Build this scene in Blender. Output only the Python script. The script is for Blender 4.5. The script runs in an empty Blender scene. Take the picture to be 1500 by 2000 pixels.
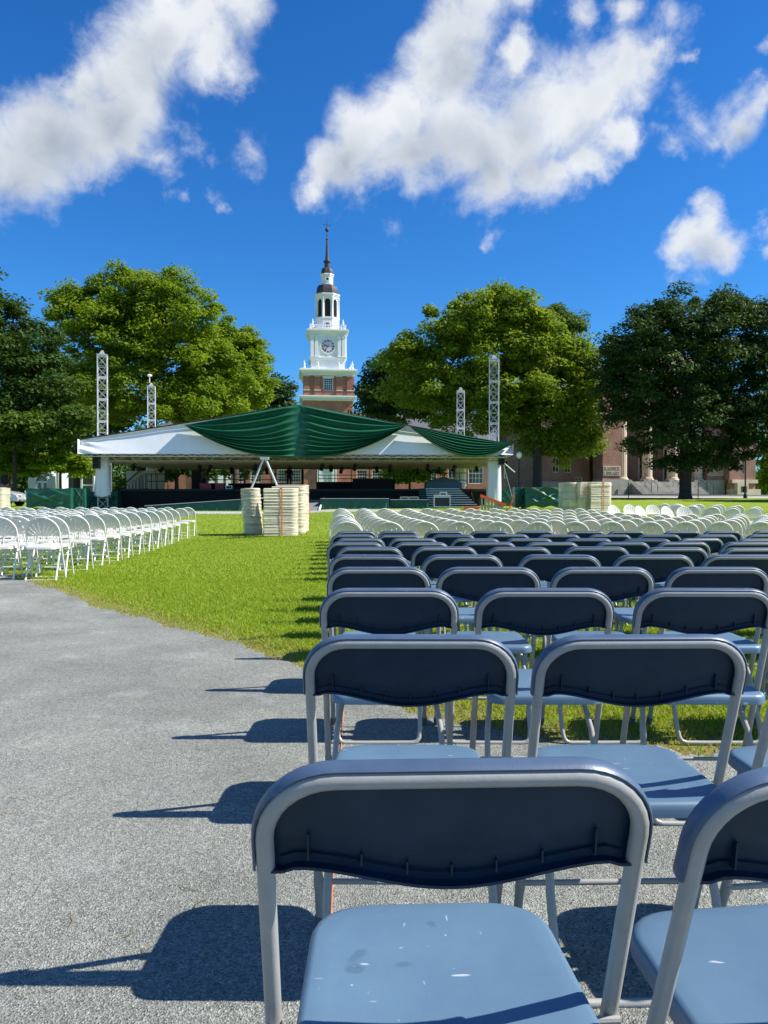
import bpy, math, random
import numpy as np
from mathutils import Vector, Matrix
R = math.radians
PI = math.pi
rng = np.random.default_rng(7)
random.seed(7)
sc = bpy.context.scene
COL = sc.collection

# ------------------------------------------------------------------ camera, sky, sun, exposure
F, CX, CY = 1480.0, 750.0, 984.0          # focal length and principal column / horizon row of the photograph, in its pixels
CAMZ = 1.05
cam_d = bpy.data.cameras.new('camera')
cam = bpy.data.objects.new('camera', cam_d)
COL.objects.link(cam)
sc.camera = cam
cam_d.sensor_fit = 'VERTICAL'
cam_d.sensor_height = 36.0
cam_d.lens = F / 2000.0 * 36.0
cam_d.clip_start = 0.05
cam_d.clip_end = 6000
cam.location = (0, 0, CAMZ)
cam.rotation_euler = (R(90) - math.atan(16.0 / F), 0, 0)

SUN_EL, SUN_AZ = 45.5, 94.5               # elevation; compass azimuth from +y (away from the viewer) towards +x
sun_dir = Vector((math.cos(R(SUN_EL)) * math.sin(R(SUN_AZ)), math.cos(R(SUN_EL)) * math.cos(R(SUN_AZ)), math.sin(R(SUN_EL))))
sl = bpy.data.lights.new('sun', 'SUN')
sl.energy = 5.0
sl.angle = R(0.53)
sl.color = (1.0, 0.95, 0.87)
so = bpy.data.objects.new('sun', sl)
COL.objects.link(so)
so.location = (40, -5, 60)
so.rotation_euler = (-sun_dir).to_track_quat('-Z', 'Y').to_euler()

sc.view_settings.view_transform = 'Standard'
sc.view_settings.look = 'None'
sc.view_settings.exposure = 0.72
sc.view_settings.gamma = 1.0
sc.view_settings.use_curve_mapping = False
sc.render.film_transparent = False

SKY_STRENGTH = 0.09

def dirn(px, py):
    v = Vector(((px - CX) / F, 1.0, (CY - py) / F))
    return v.normalized()

def make_world():
    w = bpy.data.worlds.new('World')
    sc.world = w
    w.use_nodes = True
    nt = w.node_tree
    nt.nodes.clear()
    N, L = nt.nodes.new, nt.links.new
    out = N('ShaderNodeOutputWorld')
    bg = N('ShaderNodeBackground')
    bg.inputs['Strength'].default_value = SKY_STRENGTH
    sky = N('ShaderNodeTexSky')
    sky.sky_type = 'NISHITA'
    sky.sun_disc = False
    sky.sun_elevation = R(SUN_EL)
    sky.sun_rotation = R(SUN_AZ)
    sky.altitude = 160
    sky.air_density = 1.0
    sky.dust_density = 0.25
    sky.ozone_density = 2.2
    hs = N('ShaderNodeHueSaturation')
    hs.inputs['Saturation'].default_value = 1.30
    hs.inputs['Value'].default_value = 1.0
    L(sky.outputs[0], hs.inputs['Color'])
    tint = N('ShaderNodeMix')
    tint.data_type = 'RGBA'
    tint.blend_type = 'MULTIPLY'
    tint.inputs[0].default_value = 1.0
    L(hs.outputs[0], tint.inputs[6])
    tint.inputs[7].default_value = (0.42, 0.82, 1.14, 1)
    tc = N('ShaderNodeTexCoord')
    # wispy warp of the direction
    n1 = N('ShaderNodeTexNoise')
    n1.inputs['Scale'].default_value = 7.0
    n1.inputs['Detail'].default_value = 9.0
    n1.inputs['Roughness'].default_value = 0.62
    L(tc.outputs['Generated'], n1.inputs['Vector'])
    sub = N('ShaderNodeVectorMath'); sub.operation = 'SUBTRACT'
    L(n1.outputs['Color'], sub.inputs[0]); sub.inputs[1].default_value = (0.5, 0.5, 0.5)
    sca = N('ShaderNodeVectorMath'); sca.operation = 'SCALE'
    L(sub.outputs[0], sca.inputs[0]); sca.inputs['Scale'].default_value = 0.13
    add = N('ShaderNodeVectorMath'); add.operation = 'ADD'
    L(tc.outputs['Generated'], add.inputs[0]); L(sca.outputs[0], add.inputs[1])
    # cumulus banks: each a chain of puffs given by direction and angular radius
    puffs = [
        # left bank
        (30, 310, 110), (95, 275, 105), (170, 265, 95), (170, 190, 70), (250, 150, 105), (320, 90, 110), (400, 60, 100),
        (410, 120, 65), (330, 20, 80), (460, -10, 80), (235, 235, 70), (-60, 330, 110), (320, 300, 36, .4), (375, 270, 26, .36), (475, 275, 26, .3),
        (400, 365, 30, .5), (430, 395, 22, .5), (350, 370, 24, .5),
        # centre bank
        (640, 330, 75), (610, 370, 55), (700, 340, 95), (720, 260, 90), (800, 230, 105), (850, 150, 95), (860, 80, 80), (910, 20, 80),
        (990, -10, 60), (800, 330, 80), (900, 280, 115), (1000, 260, 115), (1090, 220, 115), (1170, 180, 100), (1240, 120, 80), (1280, 95, 45),
        (1040, 330, 80), (960, 340, 70), (1130, 310, 60), (1000, 140, 55), (1080, 330, 60), (740, 415, 34, .5), (580, 330, 30, .6), (1200, 270, 50),
        # right banks
        (1375, 460, 66), (1340, 475, 52), (1425, 468, 56), (1375, 415, 50), (1345, 445, 44), (1480, 450, 40), (1515, 460, 44),
        (1420, 225, 50, .62), (1380, 270, 34, .55), (1460, 180, 40, .62), (1490, 90, 34), (1120, 15, 44, .75), (1210, 8, 40, .8), (1180, 30, 26, .6), (1340, 130, 15, .5), (1530, 60, 36, .6),
        (1340, 250, 40, .5), (1310, 15, 40, .55), (1290, 300, 34, .45), (960, 450, 26, .4),
    ]
    cur = None
    for puff in puffs:
        px, py, r = puff[:3]
        wt = puff[3] if len(puff) > 3 else 1.0
        d = dirn(px, py)
        di = N('ShaderNodeVectorMath'); di.operation = 'DISTANCE'
        L(add.outputs[0], di.inputs[0]); di.inputs[1].default_value = d
        ma = N('ShaderNodeMath'); ma.operation = 'MULTIPLY_ADD'
        L(di.outputs['Value'], ma.inputs[0])
        ma.inputs[1].default_value = -wt / (r * 0.90 / F); ma.inputs[2].default_value = wt
        if cur is None:
            cur = ma.outputs[0]
        else:
            mx = N('ShaderNodeMath'); mx.operation = 'SMOOTH_MAX'; mx.inputs[2].default_value = 0.35
            L(cur, mx.inputs[0]); L(ma.outputs[0], mx.inputs[1])
            cur = mx.outputs[0]
    # the rest of the sky carries the same kind of scattered cumulus (outside the view)
    n3 = N('ShaderNodeTexNoise')
    n3.inputs['Scale'].default_value = 2.3
    n3.inputs['Detail'].default_value = 5.0
    L(tc.outputs['Generated'], n3.inputs['Vector'])
    mr3 = N('ShaderNodeMapRange'); mr3.inputs[1].default_value = 0.48; mr3.inputs[2].default_value = 0.70
    mr3.inputs[3].default_value = -0.6; mr3.inputs[4].default_value = 0.7
    L(n3.outputs['Fac'], mr3.inputs[0])
    sp = N('ShaderNodeSeparateXYZ'); L(tc.outputs['Generated'], sp.inputs[0])
    msk = N('ShaderNodeMapRange'); msk.inputs[1].default_value = 0.30; msk.inputs[2].default_value = 0.62
    msk.inputs[3].default_value = 0.0; msk.inputs[4].default_value = -1.6
    L(sp.outputs['Y'], msk.inputs[0])
    ad3 = N('ShaderNodeMath'); ad3.operation = 'ADD'; L(mr3.outputs[0], ad3.inputs[0]); L(msk.outputs[0], ad3.inputs[1])
    mxx = N('ShaderNodeMath'); mxx.operation = 'MAXIMUM'; L(cur, mxx.inputs[0]); L(ad3.outputs[0], mxx.inputs[1])
    cur = mxx.outputs[0]
    # fine frayed edge
    n2 = N('ShaderNodeTexNoise')
    n2.inputs['Scale'].default_value = 17.0
    n2.inputs['Detail'].default_value = 10.0
    n2.inputs['Roughness'].default_value = 0.60
    n2.inputs['Distortion'].default_value = 0.4
    L(tc.outputs['Generated'], n2.inputs['Vector'])
    fr = N('ShaderNodeMath'); fr.operation = 'MULTIPLY_ADD'
    L(n2.outputs['Fac'], fr.inputs[0]); fr.inputs[1].default_value = 1.35; fr.inputs[2].default_value = -0.78
    dsum = N('ShaderNodeMath'); dsum.operation = 'ADD'; L(cur, dsum.inputs[0]); L(fr.outputs[0], dsum.inputs[1])
    al = N('ShaderNodeMapRange'); al.interpolation_type = 'SMOOTHSTEP'
    al.inputs[1].default_value = -0.20; al.inputs[2].default_value = 0.66
    L(dsum.outputs[0], al.inputs[0])
    # cloud light and shade: thick cores greyer, broken by a soft noise
    n4 = N('ShaderNodeTexNoise'); n4.inputs['Scale'].default_value = 6.5; n4.inputs['Detail'].default_value = 4.0
    n4.inputs['Roughness'].default_value = 0.55
    off = N('ShaderNodeVectorMath'); off.operation = 'ADD'; off.inputs[1].default_value = (3.1, 0.7, 1.9)
    L(tc.outputs['Generated'], off.inputs[0]); L(off.outputs[0], n4.inputs['Vector'])
    sh = N('ShaderNodeMath'); sh.operation = 'MULTIPLY_ADD'
    L(n4.outputs['Fac'], sh.inputs[0]); sh.inputs[1].default_value = 1.1; sh.inputs[2].default_value = -0.62
    # flat grey bases of the banks
    grey = None
    for (px, py, r) in [(700, 345, 95), (820, 335, 90), (930, 330, 90), (1040, 310, 85), (1010, 235, 70), (1130, 265, 60), (880, 150, 50), (120, 290, 90), (230, 235, 80), (300, 150, 70), (30, 345, 80), (1390, 485, 40), (1430, 250, 40)]:
        di = N('ShaderNodeVectorMath'); di.operation = 'DISTANCE'
        L(add.outputs[0], di.inputs[0]); di.inputs[1].default_value = dirn(px, py)
        ma = N('ShaderNodeMath'); ma.operation = 'MULTIPLY_ADD'; ma.use_clamp = True
        L(di.outputs['Value'], ma.inputs[0]); ma.inputs[1].default_value = -1.0 / (r * 1.25 / F); ma.inputs[2].default_value = 1.0
        if grey is None: grey = ma.outputs[0]
        else:
            mx = N('ShaderNodeMath'); mx.operation = 'SMOOTH_MAX'; mx.inputs[2].default_value = 0.3
            L(grey, mx.inputs[0]); L(ma.outputs[0], mx.inputs[1]); grey = mx.outputs[0]
    gm = N('ShaderNodeMath'); gm.operation = 'MULTIPLY_ADD'; L(grey, gm.inputs[0]); gm.inputs[1].default_value = 0.75; L(sh.outputs[0], gm.inputs[2])
    sh = gm
    thick = N('ShaderNodeMath'); thick.operation = 'MULTIPLY_ADD'
    L(dsum.outputs[0], thick.inputs[0]); thick.inputs[1].default_value = 0.22; L(sh.outputs[0], thick.inputs[2])
    cr = N('ShaderNodeValToRGB')
    cr.color_ramp.elements[0].position = 0.0; cr.color_ramp.elements[0].color = (0.74, 0.765, 0.79, 1)
    cr.color_ramp.elements[1].position = 1.0; cr.color_ramp.elements[1].color = (0.30, 0.35, 0.43, 1)
    L(thick.outputs[0], cr.inputs[0])
    csc = N('ShaderNodeVectorMath'); csc.operation = 'SCALE'; csc.inputs['Scale'].default_value = 0.76 / SKY_STRENGTH
    L(cr.outputs[0], csc.inputs[0])
    mix = N('ShaderNodeMix'); mix.data_type = 'RGBA'
    am = N('ShaderNodeMath'); am.operation = 'MULTIPLY'; am.inputs[1].default_value = 0.97
    L(al.outputs[0], am.inputs[0])
    L(am.outputs[0], mix.inputs[0])
    L(tint.outputs[2], mix.inputs[6]); L(csc.outputs[0], mix.inputs[7])
    L(mix.outputs[2], bg.inputs['Color'])
    L(bg.outputs[0], out.inputs['Surface'])
make_world()

# ------------------------------------------------------------------ helpers
def wx(px, d):
    return (px - CX) / F * d

def wz(py, d):
    return CAMZ + (CY - py) / F * d

def sstep(a, b, x):
    t = np.clip((np.asarray(x, float) - a) / (b - a), 0, 1)
    return t * t * (3 - 2 * t)

def softp(u, w=1.5):
    return w * np.log1p(np.exp(np.clip(np.asarray(u, float) / w, -40, 40)))

def gz(x, y):
    """height of the ground: flat by the viewer, climbing gently beyond the lawn"""
    x = np.asarray(x, float); y = np.asarray(y, float)
    yy = np.minimum(y, 170 + 0 * y)
    right = 0.03 * softp(yy - 13.5)
    left = 0.08 * sstep(6.5, 9.0, yy) + 0.03 * softp(yy - 19.5)
    t = sstep(2.4, 4.6, -x)
    dip = -0.03 * np.exp(-((y - 7.0) / 2.0) ** 2) * (1 - t)
    return right * (1 - t) + left * t + dip

def g(x, y):
    return float(gz(x, y))

MATS = {}
def mat(name, color, rough=0.6, metal=0.0, spec=0.5, var=0.0, vscale=8.0, bump=0.0, bscale=60.0, trans=0.0, tcolor=None,
        coat=0.0, color2=None, detail=5.0, obj_var=0.0, bdist=0.01):
    m = bpy.data.materials.new(name)
    m.use_nodes = True
    nt = m.node_tree
    N, L = nt.nodes.new, nt.links.new
    b = nt.nodes['Principled BSDF']
    out = nt.nodes['Material Output']
    b.inputs['Roughness'].default_value = rough
    b.inputs['Metallic'].default_value = metal
    b.inputs['Specular IOR Level'].default_value = spec
    b.inputs['Coat Weight'].default_value = coat
    b.inputs['Base Color'].default_value = (*color, 1)
    tc = N('ShaderNodeTexCoord')
    src = None
    if var > 0 or color2:
        n = N('ShaderNodeTexNoise')
        n.inputs['Scale'].default_value = vscale
        n.inputs['Detail'].default_value = detail
        n.inputs['Roughness'].default_value = 0.6
        L(tc.outputs['Object'], n.inputs['Vector'])
        mr = N('ShaderNodeMapRange')
        mr.inputs[1].default_value = 0.3; mr.inputs[2].default_value = 0.7
        L(n.outputs['Fac'], mr.inputs[0])
        mx = N('ShaderNodeMix'); mx.data_type = 'RGBA'
        c2 = color2 or tuple(c * (1 - var) for c in color)
        c1 = color if color2 else tuple(min(1, c * (1 + var)) for c in color)
        mx.inputs[6].default_value = (*c1, 1); mx.inputs[7].default_value = (*c2, 1)
        L(mr.outputs[0], mx.inputs[0])
        src = mx.outputs[2]
        mr2 = N('ShaderNodeMapRange')
        mr2.inputs[3].default_value = max(0.02, rough - 0.08); mr2.inputs[4].default_value = min(1, rough + 0.10)
        L(n.outputs['Fac'], mr2.inputs[0]); L(mr2.outputs[0], b.inputs['Roughness'])
    if obj_var > 0:
        oi = N('ShaderNodeObjectInfo')
        hs = N('ShaderNodeHueSaturation')
        mr = N('ShaderNodeMapRange')
        mr.inputs[3].default_value = 1 - obj_var; mr.inputs[4].default_value = 1 + obj_var
        L(oi.outputs['Random'], mr.inputs[0]); L(mr.outputs[0], hs.inputs['Value'])
        if src: L(src, hs.inputs['Color'])
        else: hs.inputs['Color'].default_value = (*color, 1)
        src = hs.outputs[0]
    if src: L(src, b.inputs['Base Color'])
    if bump > 0:
        n = N('ShaderNodeTexNoise')
        n.inputs['Scale'].default_value = bscale
        n.inputs['Detail'].default_value = 4
        L(tc.outputs['Object'], n.inputs['Vector'])
        bp = N('ShaderNodeBump')
        bp.inputs['Strength'].default_value = bump
        bp.inputs['Distance'].default_value = bdist
        L(n.outputs['Fac'], bp.inputs['Height']); L(bp.outputs[0], b.inputs['Normal'])
    if trans > 0:
        t = N('ShaderNodeBsdfTranslucent')
        if tcolor: t.inputs['Color'].default_value = (*tcolor, 1)
        elif src: L(src, t.inputs['Color'])
        else: t.inputs['Color'].default_value = (*color, 1)
        ms = N('ShaderNodeMixShader'); ms.inputs[0].default_value = trans
        L(b.outputs[0], ms.inputs[1]); L(t.outputs[0], ms.inputs[2]); L(ms.outputs[0], out.inputs['Surface'])
    MATS[name] = m
    return m

class MB:
    """collects faces and links them as one mesh object"""
    def __init__(s):
        s.v = []; s.f = []; s.m = []; s.cur = 0
    def add(s, vs, fs):
        o = len(s.v)
        s.v.extend([tuple(float(c) for c in p) for p in vs])
        s.f.extend([tuple(i + o for i in f) for f in fs])
        s.m.extend([s.cur] * len(fs))
        return s
    def box(s, x0, x1, y0, y1, z0, z1, M=None):
        vs = [Vector((x, y, z)) for z in (z0, z1) for y in (y0, y1) for x in (x0, x1)]
        if M is not None: vs = [M @ v for v in vs]
        return s.add(vs, [(0, 2, 3, 1), (4, 5, 7, 6), (0, 1, 5, 4), (2, 6, 7, 3), (0, 4, 6, 2), (1, 3, 7, 5)])
    def bar(s, p, q, w, h=None, up=(0, 0, 1)):
        p, q = Vector(p), Vector(q)
        d = (q - p); l = d.length
        if l < 1e-6: return s
        d /= l
        up = Vector(up)
        if abs(d.dot(up)) > 0.98: up = Vector((0, 1, 0))
        a = d.cross(up).normalized(); b = a.cross(d).normalized()
        h = h or w
        vs = []
        for t in (p, q):
            for (i, j) in ((-1, -1), (1, -1), (1, 1), (-1, 1)):
                vs.append(t + a * (i * w / 2) + b * (j * h / 2))
        return s.add(vs, [(3, 2, 1, 0), (4, 5, 6, 7), (0, 1, 5, 4), (1, 2, 6, 5), (2, 3, 7, 6), (3, 0, 4, 7)])
    def tube(s, pts, r, n=8, caps=True, closed=False):
        P = [Vector(p) for p in pts]
        k = len(P)
        rs = r if isinstance(r, (list, tuple)) else [r] * k
        vs = []; a = None
        for i in range(k):
            if closed: t = (P[(i + 1) % k] - P[i - 1]).normalized()
            elif i == 0: t = (P[1] - P[0]).normalized()
            elif i == k - 1: t = (P[-1] - P[-2]).normalized()
            else: t = ((P[i + 1] - P[i]).normalized() + (P[i] - P[i - 1]).normalized()).normalized()
            if a is None:
                a = t.orthogonal().normalized()
            else:
                a = (a - t * a.dot(t)).normalized()
            b = t.cross(a)
            for j in range(n):
                th = 2 * PI * j / n
                vs.append(P[i] + (a * math.cos(th) + b * math.sin(th)) * rs[i])
        fs = []
        for i in range(k if closed else k - 1):
            i2 = (i + 1) % k
            for j in range(n):
                j2 = (j + 1) % n
                fs.append((i * n + j, i * n + j2, i2 * n + j2, i2 * n + j))
        if caps and not closed:
            fs.append(tuple(reversed(range(n)))); fs.append(tuple(range((k - 1) * n, k * n)))
        return s.add(vs, fs)
    def lathe(s, prof, n=16, c=(0, 0, 0), rot=0.0, rfun=None):
        vs = []; fs = []
        for (r, z) in prof:
            for j in range(n):
                th = 2 * PI * j / n + rot
                rr = r * (rfun(j, n) if rfun else 1)
                vs.append((c[0] + rr * math.cos(th), c[1] + rr * math.sin(th), c[2] + z))
        for i in range(len(prof) - 1):
            for j in range(n):
                j2 = (j + 1) % n
                fs.append((i * n + j, i * n + j2, (i + 1) * n + j2, (i + 1) * n + j))
        fs.append(tuple(reversed(range(n)))); fs.append(tuple(range((len(prof) - 1) * n, len(prof) * n)))
        return s.add(vs, fs)
    def prism(s, poly, y0, y1):
        """polygon of (x, z) points given a thickness along y"""
        n = len(poly)
        vs = [(x, y0, z) for x, z in poly] + [(x, y1, z) for x, z in poly]
        fs = [tuple(range(n)), tuple(reversed(range(n, 2 * n)))]
        for i in range(n):
            j = (i + 1) % n
            fs.append((i, i + n, j + n, j))
        return s.add(vs, fs)
    def slab(s, poly, z0, z1):
        """polygon of (x, y) points given a thickness along z"""
        n = len(poly)
        vs = [(x, y, z0) for x, y in poly] + [(x, y, z1) for x, y in poly]
        fs = [tuple(reversed(range(n))), tuple(range(n, 2 * n))]
        for i in range(n):
            j = (i + 1) % n
            fs.append((i, j, j + n, i + n))
        return s.add(vs, fs)
    def grid(s, fn, nu, nv, thick=None):
        vs = [fn(i / nu, j / nv) for j in range(nv + 1) for i in range(nu + 1)]
        fs = [(j * (nu + 1) + i, j * (nu + 1) + i + 1, (j + 1) * (nu + 1) + i + 1, (j + 1) * (nu + 1) + i) for j in range(nv) for i in range(nu)]
        if thick:
            o = len(vs); t = Vector(thick)
            vs2 = [Vector(v) + t for v in vs]
            fs2 = [tuple(i + o for i in reversed(f)) for f in fs]
            ring = [i for i in range(nu + 1)] + [j * (nu + 1) + nu for j in range(1, nv + 1)] + [nv * (nu + 1) + i for i in range(nu - 1, -1, -1)] + [j * (nu + 1) for j in range(nv - 1, 0, -1)]
            side = [(ring[k], ring[k] + o, ring[(k + 1) % len(ring)] + o, ring[(k + 1) % len(ring)]) for k in range(len(ring))]
            return s.add(list(vs) + vs2, fs + fs2 + side)
        return s.add(vs, fs)
    def mesh(s, name, mats, smooth=35):
        me = bpy.data.meshes.new(name)
        me.from_pydata(s.v, [], s.f)
        mats = mats if isinstance(mats, (list, tuple)) else [mats]
        for m in mats: me.materials.append(MATS[m])
        if len(mats) > 1: me.polygons.foreach_set('material_index', s.m)
        if smooth:
            me.shade_smooth()
            me.set_sharp_from_angle(angle=R(smooth))
        me.validate()
        return me
    def build(s, name, mats, parent=None, smooth=35, **kw):
        return link(name, s.mesh(name, mats, smooth), parent, **kw)

def link(name, me, parent=None, loc=None, rot=None, label=None, cat=None, group=None, kind=None):
    o = bpy.data.objects.new(name, me)
    COL.objects.link(o)
    if parent: o.parent = parent
    if loc is not None: o.location = loc
    if rot is not None: o.rotation_euler = rot
    return tag(o, label, cat, group, kind)

def tag(o, label=None, cat=None, group=None, kind=None):
    if label: o['label'] = label
    if cat: o['category'] = cat
    if group: o['group'] = group
    if kind: o['kind'] = kind
    return o

def thing(name, label, cat, loc=(0, 0, 0), rz=0.0, group=None):
    o = bpy.data.objects.new(name, None)
    COL.objects.link(o)
    o.empty_display_size = 0.1
    o.location = loc
    o.rotation_euler = (0, 0, rz)
    return tag(o, label, cat, group)

KIDS = {}
def kids(o):
    if o.name not in KIDS: KIDS[o.name] = list(o.children)
    return KIDS[o.name]

def copy_tree(o, loc=None, rz=None, label=None, group=None):
    c = o.copy(); COL.objects.link(c)
    if loc is not None: c.location = loc
    if rz is not None: c.rotation_euler = (0, 0, rz)
    if label: c['label'] = label
    if group: c['group'] = group
    for ch in kids(o):
        k = ch.copy(); COL.objects.link(k); k.parent = c
        for gch in kids(ch):
            q = gch.copy(); COL.objects.link(q); q.parent = k
    return c

def np_mesh(name, verts, faces, mats, k=4, attr=None, smooth=False):
    """big uniform-face mesh straight from numpy arrays"""
    me = bpy.data.meshes.new(name)
    nv, nf = len(verts), len(faces)
    me.vertices.add(nv); me.vertices.foreach_set('co', np.ascontiguousarray(verts, dtype=np.float32).ravel())
    me.loops.add(nf * k); me.loops.foreach_set('vertex_index', np.ascontiguousarray(faces, dtype=np.int32).ravel())
    me.polygons.add(nf)
    me.polygons.foreach_set('loop_start', np.arange(0, nf * k, k, dtype=np.int32))
    if attr is not None:
        for nm, dom, arr in attr:
            a = me.attributes.new(nm, 'FLOAT', dom); a.data.foreach_set('value', np.ascontiguousarray(arr, dtype=np.float32))
    for m in (mats if isinstance(mats, (list, tuple)) else [mats]): me.materials.append(MATS[m])
    me.update(calc_edges=True)
    if smooth: me.shade_smooth()
    else: me.shade_flat()
    return me

ORD = ['zeroth', 'first', 'second', 'third', 'fourth', 'fifth', 'sixth', 'seventh', 'eighth', 'ninth', 'tenth', 'eleventh', 'twelfth', 'thirteenth',
       'fourteenth', 'fifteenth', 'sixteenth', 'seventeenth', 'eighteenth', 'nineteenth', 'twentieth']
def ordn(n):
    if n <= 20: return ORD[n]
    tens = {2: 'twenty', 3: 'thirty', 4: 'forty'}[n // 10]
    if n % 10 == 0: return {2: 'twentieth', 3: 'thirtieth', 4: 'fortieth'}[n // 10]
    return tens + '-' + ORD[n % 10]
# ------------------------------------------------------------------ materials
mat('frame_grey', (0.33, 0.325, 0.30), rough=0.38, spec=0.5, var=0.06, vscale=30, bump=0.05, bscale=240)
mat('rubber', (0.12, 0.12, 0.115), rough=0.7, var=0.2, vscale=20)
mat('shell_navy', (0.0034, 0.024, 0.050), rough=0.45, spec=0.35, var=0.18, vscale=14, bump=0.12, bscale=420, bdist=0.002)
mat('white_tube', (0.80, 0.79, 0.74), rough=0.4, var=0.04, vscale=20)
mat('cream_plastic', (0.74, 0.68, 0.50), rough=0.45, spec=0.5, var=0.03, vscale=10, trans=0.16, tcolor=(0.86, 0.79, 0.56), obj_var=0.04)
mat('white_plastic', (0.70, 0.68, 0.60), rough=0.42, spec=0.5, var=0.03, vscale=10, trans=0.08, tcolor=(0.82, 0.80, 0.70), obj_var=0.05)
mat('stack_plastic', (0.84, 0.77, 0.59), rough=0.5, trans=0.22, tcolor=(0.86, 0.78, 0.56), var=0.06, vscale=6, obj_var=0.17)
mat('white_steel', (0.52, 0.53, 0.54), rough=0.4, var=0.05, vscale=8)
mat('tent_white', (0.80, 0.81, 0.82), rough=0.55, var=0.03, vscale=1.3, bump=0.25, bscale=1.6, bdist=0.05, trans=0.05, tcolor=(0.8, 0.8, 0.78))
mat('cloth_white', (0.78, 0.79, 0.82), rough=0.8, var=0.03, vscale=3, bump=0.3, bscale=5, bdist=0.04, trans=0.15)
mat('green_satin', (0.009, 0.098, 0.048), rough=0.42, spec=0.4, var=0.10, vscale=4)
mat('green_tarp', (0.009, 0.088, 0.055), rough=0.42, spec=0.5, var=0.16, vscale=3, bump=0.5, bscale=4.5, bdist=0.05)
mat('black_paint', (0.012, 0.012, 0.013), rough=0.5, var=0.2, vscale=6)
mat('black_cloth', (0.009, 0.009, 0.010), rough=0.9, var=0.2, vscale=5, bump=0.3, bscale=6, bdist=0.04)
mat('deck_black', (0.022, 0.022, 0.024), rough=0.7, var=0.25, vscale=3)
mat('alu', (0.55, 0.55, 0.54), rough=0.35, metal=0.6, var=0.05, vscale=9)
mat('truss_tan', (0.36, 0.32, 0.25), rough=0.5, metal=0.0, var=0.12, vscale=5)
mat('case_black', (0.016, 0.018, 0.022), rough=0.45, var=0.15, vscale=7)
mat('tarp_blue', (0.10, 0.17, 0.24), rough=0.5, var=0.1, vscale=4)
mat('orange_plastic', (0.85, 0.11, 0.018), rough=0.5, var=0.06, vscale=6)
mat('strap_orange', (0.72, 0.20, 0.06), rough=0.8, var=0.1, vscale=30)
mat('string_orange', (0.85, 0.18, 0.06), rough=0.8)
mat('yellow_plastic', (0.75, 0.42, 0.03), rough=0.5, var=0.06, vscale=6)
mat('wood_pale', (0.42, 0.36, 0.26), rough=0.75, var=0.2, vscale=9, bump=0.2, bscale=40)
mat('red_case', (0.28, 0.03, 0.04), rough=0.5)
mat('tan_wall', (0.46, 0.40, 0.27), rough=0.8, var=0.06, vscale=2)
mat('limestone', (0.60, 0.50, 0.365), rough=0.8, var=0.14, vscale=1.4, bump=0.15, bscale=9)
mat('limestone_dark', (0.36, 0.34, 0.30), rough=0.85, var=0.2, vscale=1.1, bump=0.15, bscale=9)
mat('carving', (0.23, 0.205, 0.165), rough=0.9)
mat('white_trim', (0.80, 0.80, 0.79), rough=0.5, var=0.03, vscale=1.0)
mat('copper_brown', (0.055, 0.042, 0.040), rough=0.5, metal=0.1, var=0.25, vscale=1.2)
mat('louvre_dark', (0.045, 0.030, 0.024), rough=0.7, var=0.2, vscale=3)
mat('clock_face', (0.62, 0.58, 0.66), rough=0.5)
mat('clock_black', (0.012, 0.012, 0.014), rough=0.5)
mat('glass_dark', (0.030, 0.036, 0.042), rough=0.08, spec=0.8, var=0.3, vscale=0.6)
mat('door_dark', (0.008, 0.007, 0.007), rough=0.8, spec=0.1, var=0.2, vscale=2)
mat('slate', (0.10, 0.105, 0.115), rough=0.7, var=0.2, vscale=2)
mat('pale_render', (0.52, 0.55, 0.55), rough=0.8, var=0.06, vscale=1.5)
mat('bark', (0.060, 0.045, 0.034), rough=0.95, var=0.35, vscale=3, bump=0.6, bscale=12, bdist=0.05)
mat('bark_dark', (0.040, 0.031, 0.026), rough=0.95, var=0.35, vscale=3, bump=0.6, bscale=12, bdist=0.05)
mat('asphalt', (0.085, 0.085, 0.088), rough=0.9, var=0.15, vscale=3, bump=0.2, bscale=50)
mat('pavement', (0.40, 0.385, 0.355), rough=0.9, var=0.10, vscale=0.8, bump=0.1, bscale=30)
mat('kerb_granite', (0.42, 0.41, 0.39), rough=0.85, var=0.12, vscale=4)
mat('ramp_grey', (0.17, 0.175, 0.18), rough=0.85, var=0.1, vscale=5)
mat('car_silver', (0.46, 0.47, 0.47), rough=0.3, metal=0.35, coat=0.6)
mat('tyre', (0.015, 0.015, 0.015), rough=0.85)
mat('lamp_glass', (0.75, 0.75, 0.70), rough=0.3)
mat('skin', (0.50, 0.30, 0.22), rough=0.55, spec=0.4)
mat('hair', (0.03, 0.02, 0.015), rough=0.7)
mat('shirt_black', (0.012, 0.012, 0.014), rough=0.9)
mat('trousers', (0.030, 0.034, 0.045), rough=0.9)
mat('plate_paint', (0.45, 0.62, 0.60), rough=0.5)
mat('sign_white', (0.75, 0.75, 0.73), rough=0.6)

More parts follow.
